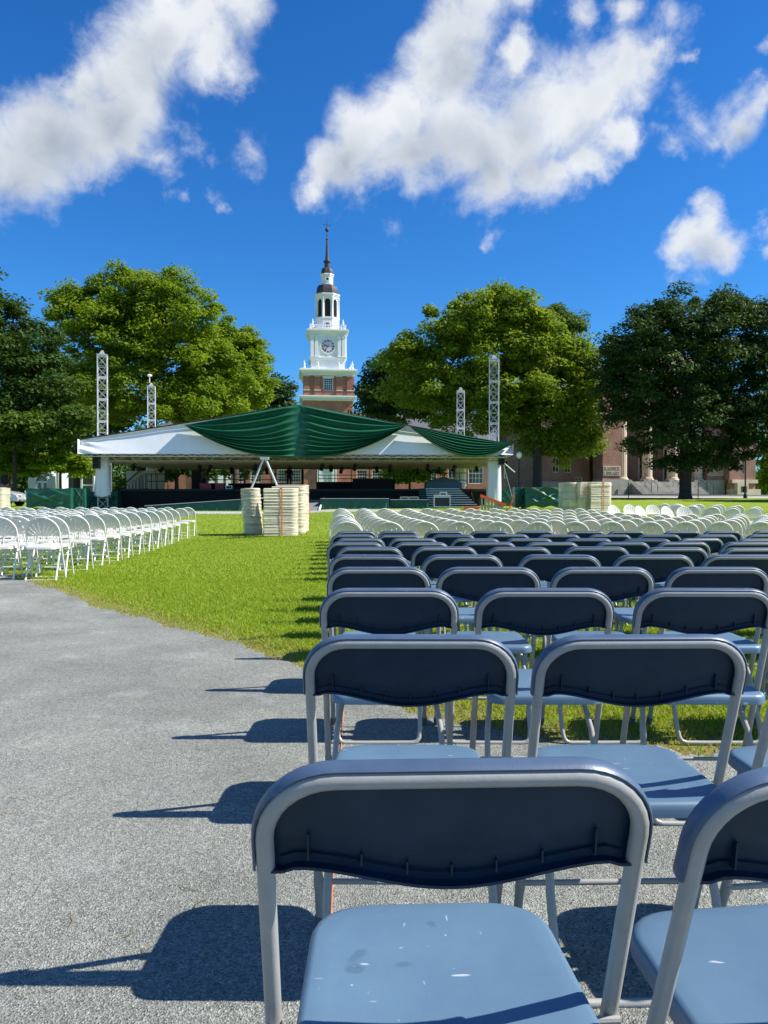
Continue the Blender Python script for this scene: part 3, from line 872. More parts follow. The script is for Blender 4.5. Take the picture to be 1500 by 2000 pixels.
def make_blue_chair():
    root = thing('folding_chair', 'x', 'chair')
    W, RC, r = 0.2145, 0.080, 0.0107      # tube centre half width, top bend, tube radius
    # front frame: one bent tube from foot over the back to foot
    LEG = 0.763 / math.cos(TILT)
    prof = [(-W, -LEG + 0.012)] + [(-W, -0.55)] + arc(-W + RC, -RC - r, RC, 180, 90, 8) + arc(W - RC, -RC - r, RC, 90, 0, 8) + [(W, -0.55), (W, -LEG + 0.012)]
    b = MB(); b.tube([back_pt(s, t, 0.0) for s, t in prof], r, 12)
    b.build('frame', 'frame_grey', root, 60)
    for sx in (-1, 1):
        b = MB()
        p = Vector(back_pt(sx * W, -LEG + 0.045, 0)); q = Vector(back_pt(sx * W, -LEG + 0.006, 0))
        b.tube([p, p.lerp(q, .15), q], [0.0125, 0.0138, 0.0145], 10)
        b.build('foot_cap', 'rubber', root, 60)
    # stretcher between the front legs with crimped collars
    b = MB()
    ps = -0.665
    b.tube([back_pt(-W, ps, -0.004), back_pt(W, ps, -0.004)], 0.0072, 8)
    for sx in (-1, 1): b.tube([back_pt(sx * W, ps - 0.016, 0), back_pt(sx * W, ps + 0.016, 0)], 0.0122, 10)
    b.build('stretcher', 'frame_grey', root, 60)
    # rear legs: U of tube from under the seat back to the floor
    pts = []
    def side(sx):
        return [(sx * 0.150, 0.205, 0.432), (sx * 0.158, 0.165, 0.385), (sx * 0.176, 0.108, 0.285), (sx * 0.181, 0.070, 0.20), (sx * 0.180, 0.010, 0.06)]
    A = side(-1)
    cur = A + [(-0.176, 0.000, 0.032), (-0.166, -0.006, 0.017), (-0.148, -0.008, 0.011), (-0.05, -0.008, 0.0105), (0.05, -0.008, 0.0105), (0.148, -0.008, 0.011), (0.166, -0.006, 0.017), (0.176, 0.000, 0.032)] + list(reversed(side(1)))
    b = MB(); b.tube(cur, 0.0098, 10)
    b.build('rear_legs', 'frame_grey', root, 60)
    # side hinge plates
    for sx in (-1, 1):
        b = MB()
        y0 = 0.120
        b.box(sx * 0.168 - 0.0015, sx * 0.168 + 0.0015, y0 - 0.045, y0 + 0.10, 0.395, 0.415)
        b.tube([(sx * 0.165, y0 - 0.002, 0.405), (sx * 0.224, y0 - 0.002, 0.405)], 0.005, 8)
        b.build('hinge_plate', 'frame_grey', root, 40)
    # seat
    out = round_poly([(-0.190, -0.028), (0.190, -0.028), (0.172, 0.352), (-0.172, 0.352)], [0.045, 0.045, 0.095, 0.095], 7)
    zf = lambda x, y: 0.436 + 0.03 * (y - 0.1) + 0.000 - 0.10 * max(0, -y - 0.02) - 0.55 * max(0, y - 0.285) ** 1.5
    rings = [(0.45, 0.000), (0.80, 0.002), (0.93, 0.004), (0.97, 0.002), (0.992, -0.004), (1.0, -0.012), (1.0, -0.026), (0.985, -0.028), (0.97, -0.014)]
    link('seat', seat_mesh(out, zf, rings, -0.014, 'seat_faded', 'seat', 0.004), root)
    # back: panel, rim that laps over the tube, bottom flange with webs
    WO = W + r
    HS = 0.130
    def half_top(s):
        a = abs(s)
        k = WO - RC - r
        if a <= k: return 0.0
        q = min(1.0, (a - k) / (RC + r))
        return -(RC + r) * (1 - math.sqrt(max(0, 1 - q * q)))
    def bottom(s):
        a = abs(s) / WO
        ear = 0.008 * math.exp(-((a - 0.90) / 0.06) ** 2)
        return -HS - 0.031 * (0.5 + 0.5 * math.cos(PI * min(1, a / 0.80))) ** 0.9 - ear
    NU, NV = 34, 8
    b = MB()
    def panel(u, v, n0):
        s = -WO * 0.998 + 2 * WO * 0.998 * (0.5 - 0.5 * math.cos(PI * u))
        t0, t1 = half_top(s), bottom(s)
        t = t0 + (t1 - t0) * v
        a = abs(s) / WO
        bulge = 0.010 * (1 - a ** 2) * math.sin(PI * min(1, 0.15 + v * 0.8))
        lowcurl = 0.010 * max(0, v - 0.86) / 0.14
        return back_pt(s, t, n0 + bulge + lowcurl)
    b.grid(lambda u, v: panel(u, v, -0.013), NU, NV)
    b.grid(lambda u, v: panel(1 - u, v, -0.0170), NU, NV)
    # bottom flange turned towards the viewer, and its webs
    def flange(u, v):
        s = -WO * 0.93 + 2 * WO * 0.93 * u
        t = bottom(s)
        a = abs(s) / WO
        n = -0.012 + 0.010 * (1 - a ** 2) * 0.5 + 0.020 * v
        return back_pt(s, t + 0.003 * v - 0.002 * math.sin(PI * v), n)
    b.grid(flange, 30, 3, thick=(0, 0, 0.0035))
    def ledge(u, v):
        s = -WO * 0.88 + 2 * WO * 0.88 * u
        a = abs(s) / WO
        return back_pt(s, bottom(s) + 0.012 + 0.0016 * v, -0.012 + 0.008 * (1 - a * a) + 0.0015)
    b.grid(ledge, 24, 1, thick=(0, -0.002, 0))
    for s in (-0.105, -0.052, 0.0, 0.052, 0.105):
        t = bottom(s) + 0.004
        b.bar(back_pt(s, t + .006, -0.001), back_pt(s, t + 0.019, -0.006), 0.0022, 0.009)
    for s in (-0.166, 0.166):
        t = bottom(s) + 0.004
        b.bar(back_pt(s, t + .004, -0.001), back_pt(s, t + 0.036, -0.008), 0.0022, 0.009)
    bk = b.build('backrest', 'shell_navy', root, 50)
    b = MB()
    lo, hi = -HS - 0.004, -RC - r - 0.006
    path = [(-WO, lo + (hi - lo) * k / 4) for k in range(0, 5)] + arc(-W + RC, -RC - r, RC + r, 180, 90, 10) + arc(W - RC, -RC - r, RC + r, 90, 0, 10) + [(WO, lo + (hi - lo) * k / 4) for k in range(4, -1, -1)]
    cs = [(-0.0180, -0.006), (-0.0188, -0.001), (-0.0172, 0.0022), (-0.012, 0.0042), (-0.005, 0.0050), (0.001, 0.0044), (0.0045, 0.0026), (0.0040, 0.0004), (0.000, 0.0010), (-0.006, 0.0012), (-0.013, -0.002)]
    P2 = [Vector((p[0], p[1])) for p in path]
    vs = []
    K = len(P2)
    for i in range(K):
        tg = (P2[min(i + 1, K - 1)] - P2[max(i - 1, 0)]).normalized()
        nr = Vector((-tg.y, tg.x))
        taper = 1.0
        for (n, off) in cs:
            q = P2[i] + nr * off * taper
            vs.append(back_pt(q.x, q.y, n))
    m = len(cs)
    fs = []
    for i in range(K - 1):
        for j in range(m):
            j2 = (j + 1) % m
            fs.append((i * m + j, i * m + j2, (i + 1) * m + j2, (i + 1) * m + j))
    fs.append(tuple(reversed(range(m)))); fs.append(tuple(range((K - 1) * m, K * m)))
    b.add(vs, fs)
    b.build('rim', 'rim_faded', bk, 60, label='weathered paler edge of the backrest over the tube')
    return root

def make_fan_chair(plastic):
    root = thing('fan_back_chair', 'x', 'chair')
    W, RX, RZ, r = 0.209, 0.209, 0.205, 0.0100
    TOP = 0.81
    LEG = TOP / math.cos(TILT)
    bp = lambda s, t, n: back_pt(s, t, n, TOP)
    arch = [(RX * math.cos(R(180 - 180 * i / 18)), -RZ - r + RZ * math.sin(R(180 * i / 18))) for i in range(19)]
    prof = [(-W, -LEG + 0.004), (-W, -0.40)] + arch + [(W, -0.40), (W, -LEG + 0.004)]
    b = MB(); b.tube([bp(s, t, 0) for s, t in prof], r, 8)
    b.build('frame', 'white_tube', root, 60)
    b = MB()
    b.tube([bp(-W, -0.70, 0), bp(W, -0.70, 0)], 0.006, 6)
    b.build('stretcher', 'white_tube', root, 60)
    # rear legs: flat-oval tube, one each side, and the floor bar
    for sx in (-1, 1):
        b = MB()
        b.tube([(sx * 0.176, 0.215, 0.425), (sx * 0.180, 0.135, 0.30), (sx * 0.183, 0.045, 0.11), (sx * 0.186, 0.002, 0.026), (sx * 0.187, -0.004, 0.004)], [0.0115, 0.0115, 0.0115, 0.012, 0.015], 8)
        b.build('rear_leg', 'white_tube', root, 60)
    b = MB(); b.tube([(-0.186, -0.002, 0.018), (-0.16, -0.004, 0.009), (0.16, -0.004, 0.009), (0.186, -0.002, 0.018)], 0.0062, 6)
    b.build('floor_bar', 'white_tube', root, 60)
    out = round_poly([(-0.192, -0.065), (0.192, -0.065), (0.185, 0.325), (-0.185, 0.325)], [0.05, 0.05, 0.09, 0.09], 4)
    zf = lambda x, y: 0.434 + 0.03 * (y - 0.1) - 0.5 * max(0, y - 0.27) ** 1.5
    rings = [(0.55, 0.0), (0.90, 0.003), (0.975, 0.001), (1.0, -0.010), (1.0, -0.030), (0.97, -0.018)]
    link('seat', seat_mesh(out, zf, rings, -0.016, plastic, 'seat', 0.004), root)
    # fan back: a shallow shell with slots radiating from below its lower edge
    H0 = -0.245                                   # lower edge
    C = (0.0, -0.335)                             # where the slots aim
    slots = [-52, -37, -23, -9, 9, 23, 37, 52]
    hw = 2.2
    angs = [-90, -72]
    for a in slots: angs += [a - hw - 5, a - hw, a + hw, a + hw + 5] if False else [a - hw, a + hw]
    angs += [72, 90]
    angs = sorted(angs)
    def outer(a):
        """distance from C to the arch along the angle a (0 = up)"""
        dx, dz = math.sin(R(a)), math.cos(R(a))
        lo, hi = 0.0, 0.6
        for _ in range(30):
            m = (lo + hi) / 2
            s, t = C[0] + dx * m, C[1] + dz * m
            ct = -RZ - r
            inside = (s / (RX - .003)) ** 2 + (max(0, t - ct) / (RZ - .003)) ** 2 < 1 and abs(s) < RX - .003
            lo, hi = (m, hi) if inside else (lo, m)
        return lo
    def inner(a):
        dz = math.cos(R(a)); dx = abs(math.sin(R(a)))
        edge = H0 - C[1] - 0.018
        m = edge / max(dz, 1e-3)
        return min(m, outer(a) * 0.97) if dz > 0.05 else outer(a) * 0.9
    b = MB()
    cols = []
    for a in angs:
        o_, i_ = outer(a), inner(a)
        col = []
        for f in (0.0, 0.16, 0.50, 0.80, 1.0):
            m = i_ + (o_ - i_) * f
            s, t = C[0] + math.sin(R(a)) * m, C[1] + math.cos(R(a)) * m
            n = -0.006 + 0.022 * max(0, 1 - (s / RX) ** 2) * max(0.0, 1 - ((t + 0.15) / 0.16) ** 2)
            col.append((s, t, n))
        cols.append(col)
    vs = []; fs = []
    for th in (0.0, -0.006):
        for col in cols:
            for (s, t, n) in col: vs.append(bp(s, t, n + th))
    m = 5; nc = len(cols)
    hole = set()
    for k in range(nc - 1):
        mid = (angs[k] + angs[k + 1]) / 2
        if any(abs(mid - a) < 0.1 for a in slots): hole.update({(k, 1), (k, 2)})
    for k in range(nc - 1):
        for j in range(m - 1):
            q = (k * m + j, (k + 1) * m + j, (k + 1) * m + j + 1, k * m + j + 1)
            if (k, j) in hole: continue
            o = nc * m
            fs.append(tuple(reversed(q))); fs.append(tuple(i + o for i in q))
            for (e0, e1, nb) in ((0, 1, (k, j - 1)), (1, 2, (k + 1, j)), (2, 3, (k, j + 1)), (3, 0, (k - 1, j))):
                edge_open = nb in hole or nb[0] < 0 or nb[0] >= nc - 1 or nb[1] < 0 or nb[1] >= m - 1
                if edge_open: fs.append((q[e0], q[e1], q[e1] + o, q[e0] + o))
    b.add(vs, fs)
    # grip loop moulded under the crown
    loop = [(0.062 * math.cos(R(a)), -0.026 - 0.026 * math.sin(R(a)) , 0.014) for a in range(0, 181, 20)]
    b.tube([bp(*p) for p in loop], 0.0045, 5)
    b.build('backrest', plastic, root, 40)
    return root

BLUE = make_blue_chair()
CREAM = make_fan_chair('cream_plastic')
WHITE = make_fan_chair('white_plastic')
used = set()
def place(proto, x, y, yaw, label, group, dz=0.0):
    z = g(x, y + 0.15) + dz
    # legs follow the slope of the ground
    if proto.name not in used:
        used.add(proto.name)
        kids(proto)
        o = proto; o.location = (x, y, z); o.rotation_euler = (0, 0, yaw); o['label'] = label; o['group'] = group
    else:
        o = copy_tree(proto, (x, y, z), yaw, label, group)
    slope = (g(x, y + 0.3) - g(x, y)) / 0.3
    o.rotation_euler = (slope if abs(yaw) < 1 else -slope, 0, yaw)
    return o

# --- navy chairs, row by row from the viewer; the first five rows as they stand in the photograph
EXTRA = {1: ', its scuffed seat nearest the viewer'}
rows_blue = [
    (0.873, [(0.081, 2.5), (0.560, 7.0)]),
    (1.620, [(0.056, -0.5), (0.545, 1.5), (1.045, 7.0)]),
    (2.500, [(0.017, 0.0), (0.527, 0.0), (1.052, -1.5), (1.565, 2)]),
    (3.340, [(-0.022, 0.5), (0.458, -1.0), (0.960, 0.5), (1.465, -0.5), (1.97, 1)]),
    (4.200, [(-0.080, -3.0), (0.434, 1.0), (0.968, -6.0), (1.49, 0.5), (1.98, -1.5), (2.49, 1)]),
]
for i, d in enumerate((5.05, 5.95, 6.70, 7.50, 8.25)):
    n = 7 + i
    x0 = (-0.10, -0.20, -0.235, -0.31, -0.36)[i]
    pitch = 0.507
    L = []
    for k in range(n):
        L.append((x0 + pitch * k + float(rng.normal(0, 0.026)), float(rng.normal(1.0, 3.2))))
    rows_blue.append((d, L))
for ri, (d, L) in enumerate(rows_blue, 1):
    for k, (x, yaw) in enumerate(L, 1):
        dd = d - 0.045 + (0 if ri < 6 else float(rng.normal(0, 0.04)))
        if ri == 1 and k == 2: dd = 0.82
        ground = 'gravel' if ri <= 3 else 'lawn'
        if ri == 1 and k == 1: lb = 'nearest navy folding chair with pale scuffs on its faded blue seat'
        elif ri == 1: lb = 'navy folding chair in the nearest row, cut by the right edge of the photo'
        else: lb = f'navy folding chair, {ordn(k)} from aisle, {ordn(ri)} row from the viewer'
        place(BLUE, x, dd, R(yaw), lb, 'navy folding chairs in rows on the right', -0.010 if ri == 1 else 0.0)

# --- cream fan-back chairs behind them
n_right = 0
for i in range(10):
    d = 10.2 + 0.84 * i
    x0 = -0.69 - 0.068 * (d - 10.2)
    xmax = 0.53 * d if i < 6 else (wx(1190 - 14 * (i - 6), d))
    k = 0
    while True:
        x = x0 + 0.505 * k + float(rng.normal(0, 0.018)) + 0.215
        if x > xmax + 0.3: break
        k += 1
        place(CREAM, x, d + float(rng.normal(0, 0.03)), R(float(rng.normal(0, 2.5)) + 2),
              f'cream fan-back chair, {ordn(k)} from the aisle, {ordn(i + 1)} cream row behind navy chairs', 'cream fan-back chairs behind the navy rows')
        n_right += 1
# row of chairs turned round to face the viewer, catching the sun
for k, (px, d, yaw) in enumerate([(1190, 20.4, 205), (1222, 20.9, 198), (1240, 19.8, 215), (1266, 20.6, 192), (1292, 19.4, 208), (1327, 19.3, 186)], 1):
    place(WHITE, wx(px, d), d - 0.2, R(yaw), f'bright white chair facing the viewer, {ordn(k)} from left in the turned-round row', 'white fan-back chairs turned to face the viewer')
# a detached block at the far right
for c, (px0, d0) in enumerate([(1352, 20.4), (1390, 18.7), (1431, 17.8), (1473, 18.2), (1520, 18.0)]):
    for r_ in range(4 if c else 2):
        d = d0 + r_ * 0.95
        x = wx(px0, d0) - 0.05 * r_ + float(rng.normal(0, 0.03))
        place(WHITE, x, d, R(float(rng.normal(3, 3))), f'white chair of the small far right block, {ordn(c + 1)} column, {ordn(r_ + 1)} from its front',
              'white fan-back chairs in the small far right block')
# --- white fan-back chairs on the left of the aisle
dl = [9.5, 10.1, 10.98, 11.95, 12.7, 13.5, 14.4, 15.3, 16.15, 17.1, 18.0, 18.95, 20.1, 21.2]
for i, d in enumerate(dl):
    xr = -4.14 - 0.1004 * (d - 9.5) - 0.22
    k = 0
    while True:
        x = xr - 0.515 * k
        dd = d + 0.055 * k * 0.5
        if x < -0.507 * dd - 0.75: break
        k += 1
        place(WHITE, x + float(rng.normal(0, 0.02)), dd + float(rng.normal(0, 0.03)), R(6 + float(rng.normal(0, 2.5))),
              f'white fan-back chair on left lawn, {ordn(k)} from aisle, {ordn(i + 1)} row from gravel', 'white fan-back chairs on the left lawn')

# --- folded chairs lying in tall stacks
def folded_mesh(seed):
    b = MB()
    rr = random.Random(seed)
    L, W = 0.92, 0.205
    arch = [(-L / 2, -W), (L * 0.28, -W)] + [(L * 0.28 + 0.19 * math.sin(R(a)), -W * math.cos(R(a))) for a in range(18, 163, 24)] + [(L * 0.28, W), (-L / 2, W)]
    b.tube([(x, y, 0.017) for x, y in arch], 0.0165, 6)
    # back panel and seat panel lying flat, lipped edge
    b.slab([(L * 0.22, -W + .01), (L * 0.30, -W + .012), (L * 0.42, -W * .75), (L * 0.475, 0), (L * 0.42, W * .75), (L * 0.30, W - .012), (L * 0.22, W - .01)], 0.002, 0.036)
    b.slab([(-0.19, -0.19), (0.16, -0.19), (0.19, -0.15), (0.19, 0.15), (0.16, 0.19), (-0.19, 0.19)], 0.003, 0.037)
    b.tube([(-L * 0.42, -0.175, 0.026), (0.05, -0.18, 0.026)], 0.009, 5)
    b.tube([(-L * 0.42, 0.175, 0.026), (0.05, 0.18, 0.026)], 0.009, 5)
    b.tube([(-L * 0.42, -0.175, 0.026), (-L * 0.42, 0.175, 0.026)], 0.007, 5)
    return b.mesh('folded_chair', 'stack_plastic', 30)
FOLD = [folded_mesh(s) for s in range(2)]
def stack(x, y, yaw, n, th, desc, lean=(0, 0), jig=0.0045, strap=None, flip=False):
    z = g(x, y)
    for k in range(n):
        px = x + lean[0] * k * th + float(rng.normal(0, jig)); py = y + lean[1] * k * th + float(rng.normal(0, jig))
        o = link('folded_chair', FOLD[0], None, (px, py, z + 0.004 + k * th), (0, R(180) * 0, yaw + float(rng.normal(0, 0.012))),
                 f'folded cream chair, {ordn(k + 1)} from bottom of {desc}', 'chair', 'folded cream chairs lying in stacks')
    if strap is not None:
        b = MB()
        h = n * th + 0.02
        sx = strap; hw = 0.235
        b.box(sx - 0.02, sx + 0.02, -hw - 0.004, -hw, -0.002, h)
        b.box(sx - 0.02, sx + 0.02, -hw, hw, h, h + 0.004)
        b.box(sx - 0.02, sx + 0.02, hw, hw + 0.004, -0.002, h)
        o = b.build('strap', 'strap_orange', None, 0, label=f'orange ratchet strap bound upright round {desc}', cat='strap')
        o.location = (x, y, z + 0.004); o.rotation_euler = (0, 0, yaw)
th = 0.0385
stack(wx(549, 20.2), 20.2, 0.20, 32, 0.0395, 'the lawn stack bound with orange strap', strap=0.0)
stack(wx(496, 21.6), 21.6, R(-70), 33, 0.0395, 'the leftmost lawn stack, leaning left', lean=(-0.07, 0))
stack(wx(565, 21.0), 21.0, 0.09, 33, 0.0395, 'the lawn stack hidden behind the strapped one')
stack(wx(572, 21.9), 21.9, 0.07, 34, 0.0395, 'the hindmost lawn stack by the cone')
stack(wx(1171, 29.0), 29.0, 0.20, 34, 0.0415, 'the strapped stack at right', strap=0.05)
stack(wx(1133, 29.3), 29.3, R(102), 34, 0.0415, 'the end-on stack beside the strapped right one')
stack(wx(1112, 29.5), 29.5, R(-76), 34, 0.041, 'the stack touching the long right barrier', lean=(-0.01, 0))
stack(wx(3, 28.0), 28.0, R(-74), 33, 0.0395, 'the stack beside the parked car')
stack(wx(-20, 28.2), 28.2, R(88), 30, 0.0395, 'the stack cut off by the left edge')

# orange string pegged along the aisle beside the navy chairs
b = MB()
P = [(-0.115, 1.06, 0.02), (-0.118, 1.5, 0.012), (-0.16, 2.6, 0.014), (-0.20, 3.7, 0.012), (-0.26, 5.0, 0.0)]
b.tube([(x, y, z + g(x, y)) for x, y, z in P], 0.0015, 5)
b.build('string_line', 'string_orange', None, label='thin orange string line along the aisle beside the navy chairs', cat='string')
# ------------------------------------------------------------------ trees
def tree(name, label, px, d, top_py, lobes, n_clump, per, leaf, m, bark='bark', trunk_r=0.4, seed=1, droop=0.15, base_py=None, lean=0.0, flat=0.55, limbs=14, clump_r=1.25, group=None, fork=0.35):
    """lobes: (px, py, rx_px, ry_px) ellipses of the crown as they show at distance d, each given as much depth as width"""
    r = np.random.default_rng(seed)
    x0 = wx(px, d); z0 = g(x0, d)
    root = thing(name, label, 'tree', (x0, d, z0), 0, group)
    k = d / F
    C = []
    areas = np.array([l[2] * l[3] for l in lobes], float); areas /= areas.sum()
    for (lx, ly, rx, ry), w in zip(lobes, areas):
        n = max(3, int(n_clump * w))
        v = r.normal(size=(n, 3)); v /= np.linalg.norm(v, axis=1)[:, None]
        rad = (0.35 + 0.65 * r.random(n) ** 0.5) * (0.86 + 0.20 * np.sin(v[:, 0] * 7 + seed) * np.sin(v[:, 2] * 6 + seed * 2) + 0.10 * r.normal(size=n))
        c = np.stack([wx(lx, d) - x0 + v[:, 0] * rad * rx * k, v[:, 1] * rad * rx * k * 0.85, wz(ly, d) - z0 + v[:, 2] * rad * ry * k], -1)
        C.append(c)
    C = np.concatenate(C)
    nC = len(C)
    cr = clump_r * (0.6 + 0.8 * r.random(nC))
    # leaves: each a kite, gathered on flattened sprays
    idx = np.repeat(np.arange(nC), per)
    n = len(idx)
    v = r.normal(size=(n, 3)); v /= np.linalg.norm(v, axis=1)[:, None]
    rad = r.random(n) ** 0.45
    P = C[idx] + v * rad[:, None] * cr[idx][:, None] * np.array([1, 1, flat])
    P[:, 2] -= droop * cr[idx] * (v[:, 0] ** 2 + v[:, 1] ** 2) * rad
    nrm = np.stack([r.normal(size=n) * 0.55, r.normal(size=n) * 0.55 - 0.15, np.abs(r.normal(size=n)) * 0.6 + 0.35], -1) + v * 0.35
    nrm /= np.linalg.norm(nrm, axis=1)[:, None]
    t = np.cross(nrm, r.normal(size=(n, 3))); t /= np.linalg.norm(t, axis=1)[:, None]
    t[:, 2] -= droop * 1.2; t /= np.linalg.norm(t, axis=1)[:, None]
    bvec = np.cross(nrm, t); bvec /= np.linalg.norm(bvec, axis=1)[:, None]
    L = leaf * (0.65 + 0.7 * r.random(n)); Wd = L * (0.42 + 0.2 * r.random(n))
    V = np.empty((n, 4, 3))
    V[:, 0] = P - t * (L / 2)[:, None]
    V[:, 1] = P + bvec * (Wd / 2)[:, None] + nrm * (Wd * .12)[:, None]
    V[:, 2] = P + t * (L / 2)[:, None]
    V[:, 3] = P - bvec * (Wd / 2)[:, None] + nrm * (Wd * .12)[:, None]
    Fc = np.arange(n * 4).reshape(-1, 4)
    cs = np.clip(0.5 + 0.28 * r.normal(size=nC), 0, 1)
    shade = np.clip(cs[idx] * 0.7 + 0.35 * r.random(n), 0, 1)
    link('crown', np_mesh('crown', V.reshape(-1, 3), Fc, m, k=4, attr=[('shade', 'FACE', shade)]), root)
    # trunk that forks into limbs reaching the clumps
    ctop = np.percentile(C[:, 2], 92); ccen = C.mean(0)
    low = max(0.6, np.percentile(C[:, 2], 6))
    fk = low + (ccen[2] - low) * fork
    b = MB()
    tr = [(0, 0, -0.15), (0.02, 0, 0.35), (lean * 0.4, 0, fk * 0.5), (lean, 0, fk)]
    b.tube(tr, [trunk_r * 1.45, trunk_r * 1.05, trunk_r * 0.92, trunk_r * 0.75], 12)
    lead = Vector((ccen[0], ccen[1], ctop))
    mid = Vector((lean, 0, fk)).lerp(lead, 0.5)
    b.tube([tr[-1], tuple(mid), tuple(lead)], [trunk_r * 0.72, trunk_r * 0.42, 0.05], 9)
    order = r.permutation(nC)[:limbs]
    for q in order:
        tgt = Vector(C[q])
        f = float(r.random()) * 0.75
        st = Vector(tr[-1]).lerp(lead, f * 0.75)
        if tgt.z < st.z - 1: st = Vector((lean, 0, max(fk * 0.8, min(fk, tgt.z - 0.5))))
        rr = trunk_r * (0.42 - 0.22 * f)
        m1 = st.lerp(tgt, 0.45) + Vector((0, 0, 0.12 * (tgt - st).length))
        m2 = st.lerp(tgt, 0.78) + Vector((float(r.normal() * .3), float(r.normal() * .3), 0.08 * (tgt - st).length))
        b.tube([st, m1, m2, tgt], [rr, rr * 0.62, rr * 0.36, 0.03], 7)
    b.build('trunk', bark, root, 60)
    return root

tree('tree', 'tall bright green tree behind the left stage towers, topmost at left', 300, 72, 510,
     [(240, 650, 125, 110), (330, 640, 130, 95), (180, 620, 85, 65), (300, 575, 80, 55), (225, 545, 48, 30), (250, 760, 150, 70), (420, 745, 85, 85), (370, 800, 120, 45), (400, 690, 60, 60), (130, 590, 50, 40), (340, 555, 36, 25)],
     620, 170, 0.36, 'leaf_bright', trunk_r=0.42, seed=3, clump_r=1.15, limbs=22)
tree('tree', 'round mid-green tree at the right side of the left group, beside the clock tower', 460, 84, 620,
     [(440, 730, 85, 90), (480, 700, 50, 62), (425, 665, 55, 40), (495, 755, 40, 75), (400, 780, 90, 60)],
     300, 170, 0.40, 'leaf_bright', trunk_r=0.35, seed=5, clump_r=1.2)
tree('tree', 'small far blue-green tree showing at the foot of the clock tower, left', 540, 118, 725,
     [(540, 770, 36, 40), (520, 790, 45, 36), (558, 790, 22, 34)], 90, 90, 0.6, 'leaf_far', trunk_r=0.3, seed=6, clump_r=1.4)
tree('tree', 'dark tree at the far left edge with layered foliage', 10, 60, 530,
     [(0, 640, 110, 70), (-30, 560, 70, 38), (-10, 730, 130, 70), (70, 690, 75, 60), (100, 750, 80, 50), (30, 800, 120, 45), (-80, 680, 120, 120)],
     330, 160, 0.34, 'leaf_dark', 'bark_dark', trunk_r=0.4, seed=8, clump_r=1.15, flat=0.42, lean=0.6)
tree('tree', 'dark tree filling the gap behind the left front tower', 150, 82, 700,
     [(130, 760, 110, 75), (200, 790, 90, 60), (60, 800, 100, 60)], 170, 110, 0.55, 'leaf_dark', 'bark_dark', trunk_r=0.35, seed=9, clump_r=1.4)
tree('tree', 'small leafy tree under the dark left tree, its slim trunk by the car', 29, 56, 790,
     [(60, 830, 70, 34), (110, 845, 60, 34), (20, 850, 60, 40), (150, 815, 44, 26)], 130, 140, 0.32, 'leaf_mid', 'bark_dark', trunk_r=0.16, seed=11, clump_r=0.8, droop=0.3, fork=0.2)
tree('tree', 'low spreading bright shrub tree left of the white tent corner', 118, 58, 880,
     [(118, 900, 62, 22), (60, 905, 50, 24), (160, 908, 32, 20), (20, 900, 40, 26)], 170, 130, 0.26, 'leaf_bright', trunk_r=0.12, seed=12, clump_r=0.7, flat=0.35, droop=0.35, fork=0.2)
tree('tree', 'broad yellow-green maple behind the right stage towers', 1049, 68, 560,
     [(940, 690, 130, 105), (890, 640, 75, 60), (970, 610, 90, 50), (1030, 660, 90, 85), (1040, 750, 115, 80), (860, 740, 110, 70), (930, 800, 130, 62), (1080, 820, 85, 60), (1100, 860, 62, 46), (1130, 760, 48, 80), (1128, 690, 36, 50), (1145, 830, 32, 50), (800, 700, 60, 50), (990, 580, 50, 22), (930, 575, 25, 16)],
     700, 170, 0.36, 'leaf_maple', trunk_r=0.42, seed=14, clump_r=1.15, limbs=22)
tree('tree', 'darker green tree between the clock tower and the maple', 760, 100, 675,
     [(750, 745, 50, 62), (735, 785, 40, 50), (775, 715, 48, 40), (800, 780, 70, 50)], 150, 110, 0.55, 'leaf_dark', 'bark_dark', trunk_r=0.35, seed=16, clump_r=1.5)
tree('tree', 'feathery mid-green tree just behind the maple, right side', 1105, 90, 590,
     [(1100, 680, 58, 85), (1075, 640, 45, 50), (1130, 740, 45, 70)], 170, 150, 0.42, 'leaf_mid', trunk_r=0.35, seed=17, clump_r=1.3)
tree('tree', 'dark broad elm standing before the brick library, right', 1338, 62, 560,
     [(1330, 700, 150, 110), (1260, 690, 95, 75), (1420, 690, 110, 100), (1340, 620, 110, 55), (1470, 640, 90, 75), (1280, 620, 55, 35), (1230, 770, 70, 60), (1340, 800, 140, 70), (1450, 800, 100, 80), (1420, 590, 70, 28), (1530, 740, 70, 120), (1215, 690, 44, 50), (1195, 740, 36, 60), (1215, 800, 40, 36), (1310, 868, 100, 34), (1400, 880, 78, 40), (1480, 860, 50, 30), (1290, 905, 20, 22), (1335, 900, 42, 34)],
     800, 160, 0.29, 'leaf_elm', 'bark_dark', trunk_r=0.46, seed=19, clump_r=1.0, limbs=26, fork=0.25)
tree('tree', 'bright green young tree at the right edge beyond the library corner', 1505, 96, 850,
     [(1494, 915, 18, 52), (1520, 890, 40, 70)], 90, 110, 0.36, 'leaf_bright', trunk_r=0.15, seed=21, clump_r=0.9)
tree('tree', 'second dark elm, standing just beyond the right edge', 1832, 54, 540,
     [(1832, 700, 165, 120), (1900, 690, 120, 110), (1770, 680, 90, 90), (1832, 810, 165, 80)], 260, 90, 0.5, 'leaf_elm', 'bark_dark', trunk_r=0.45, seed=20, clump_r=1.3)
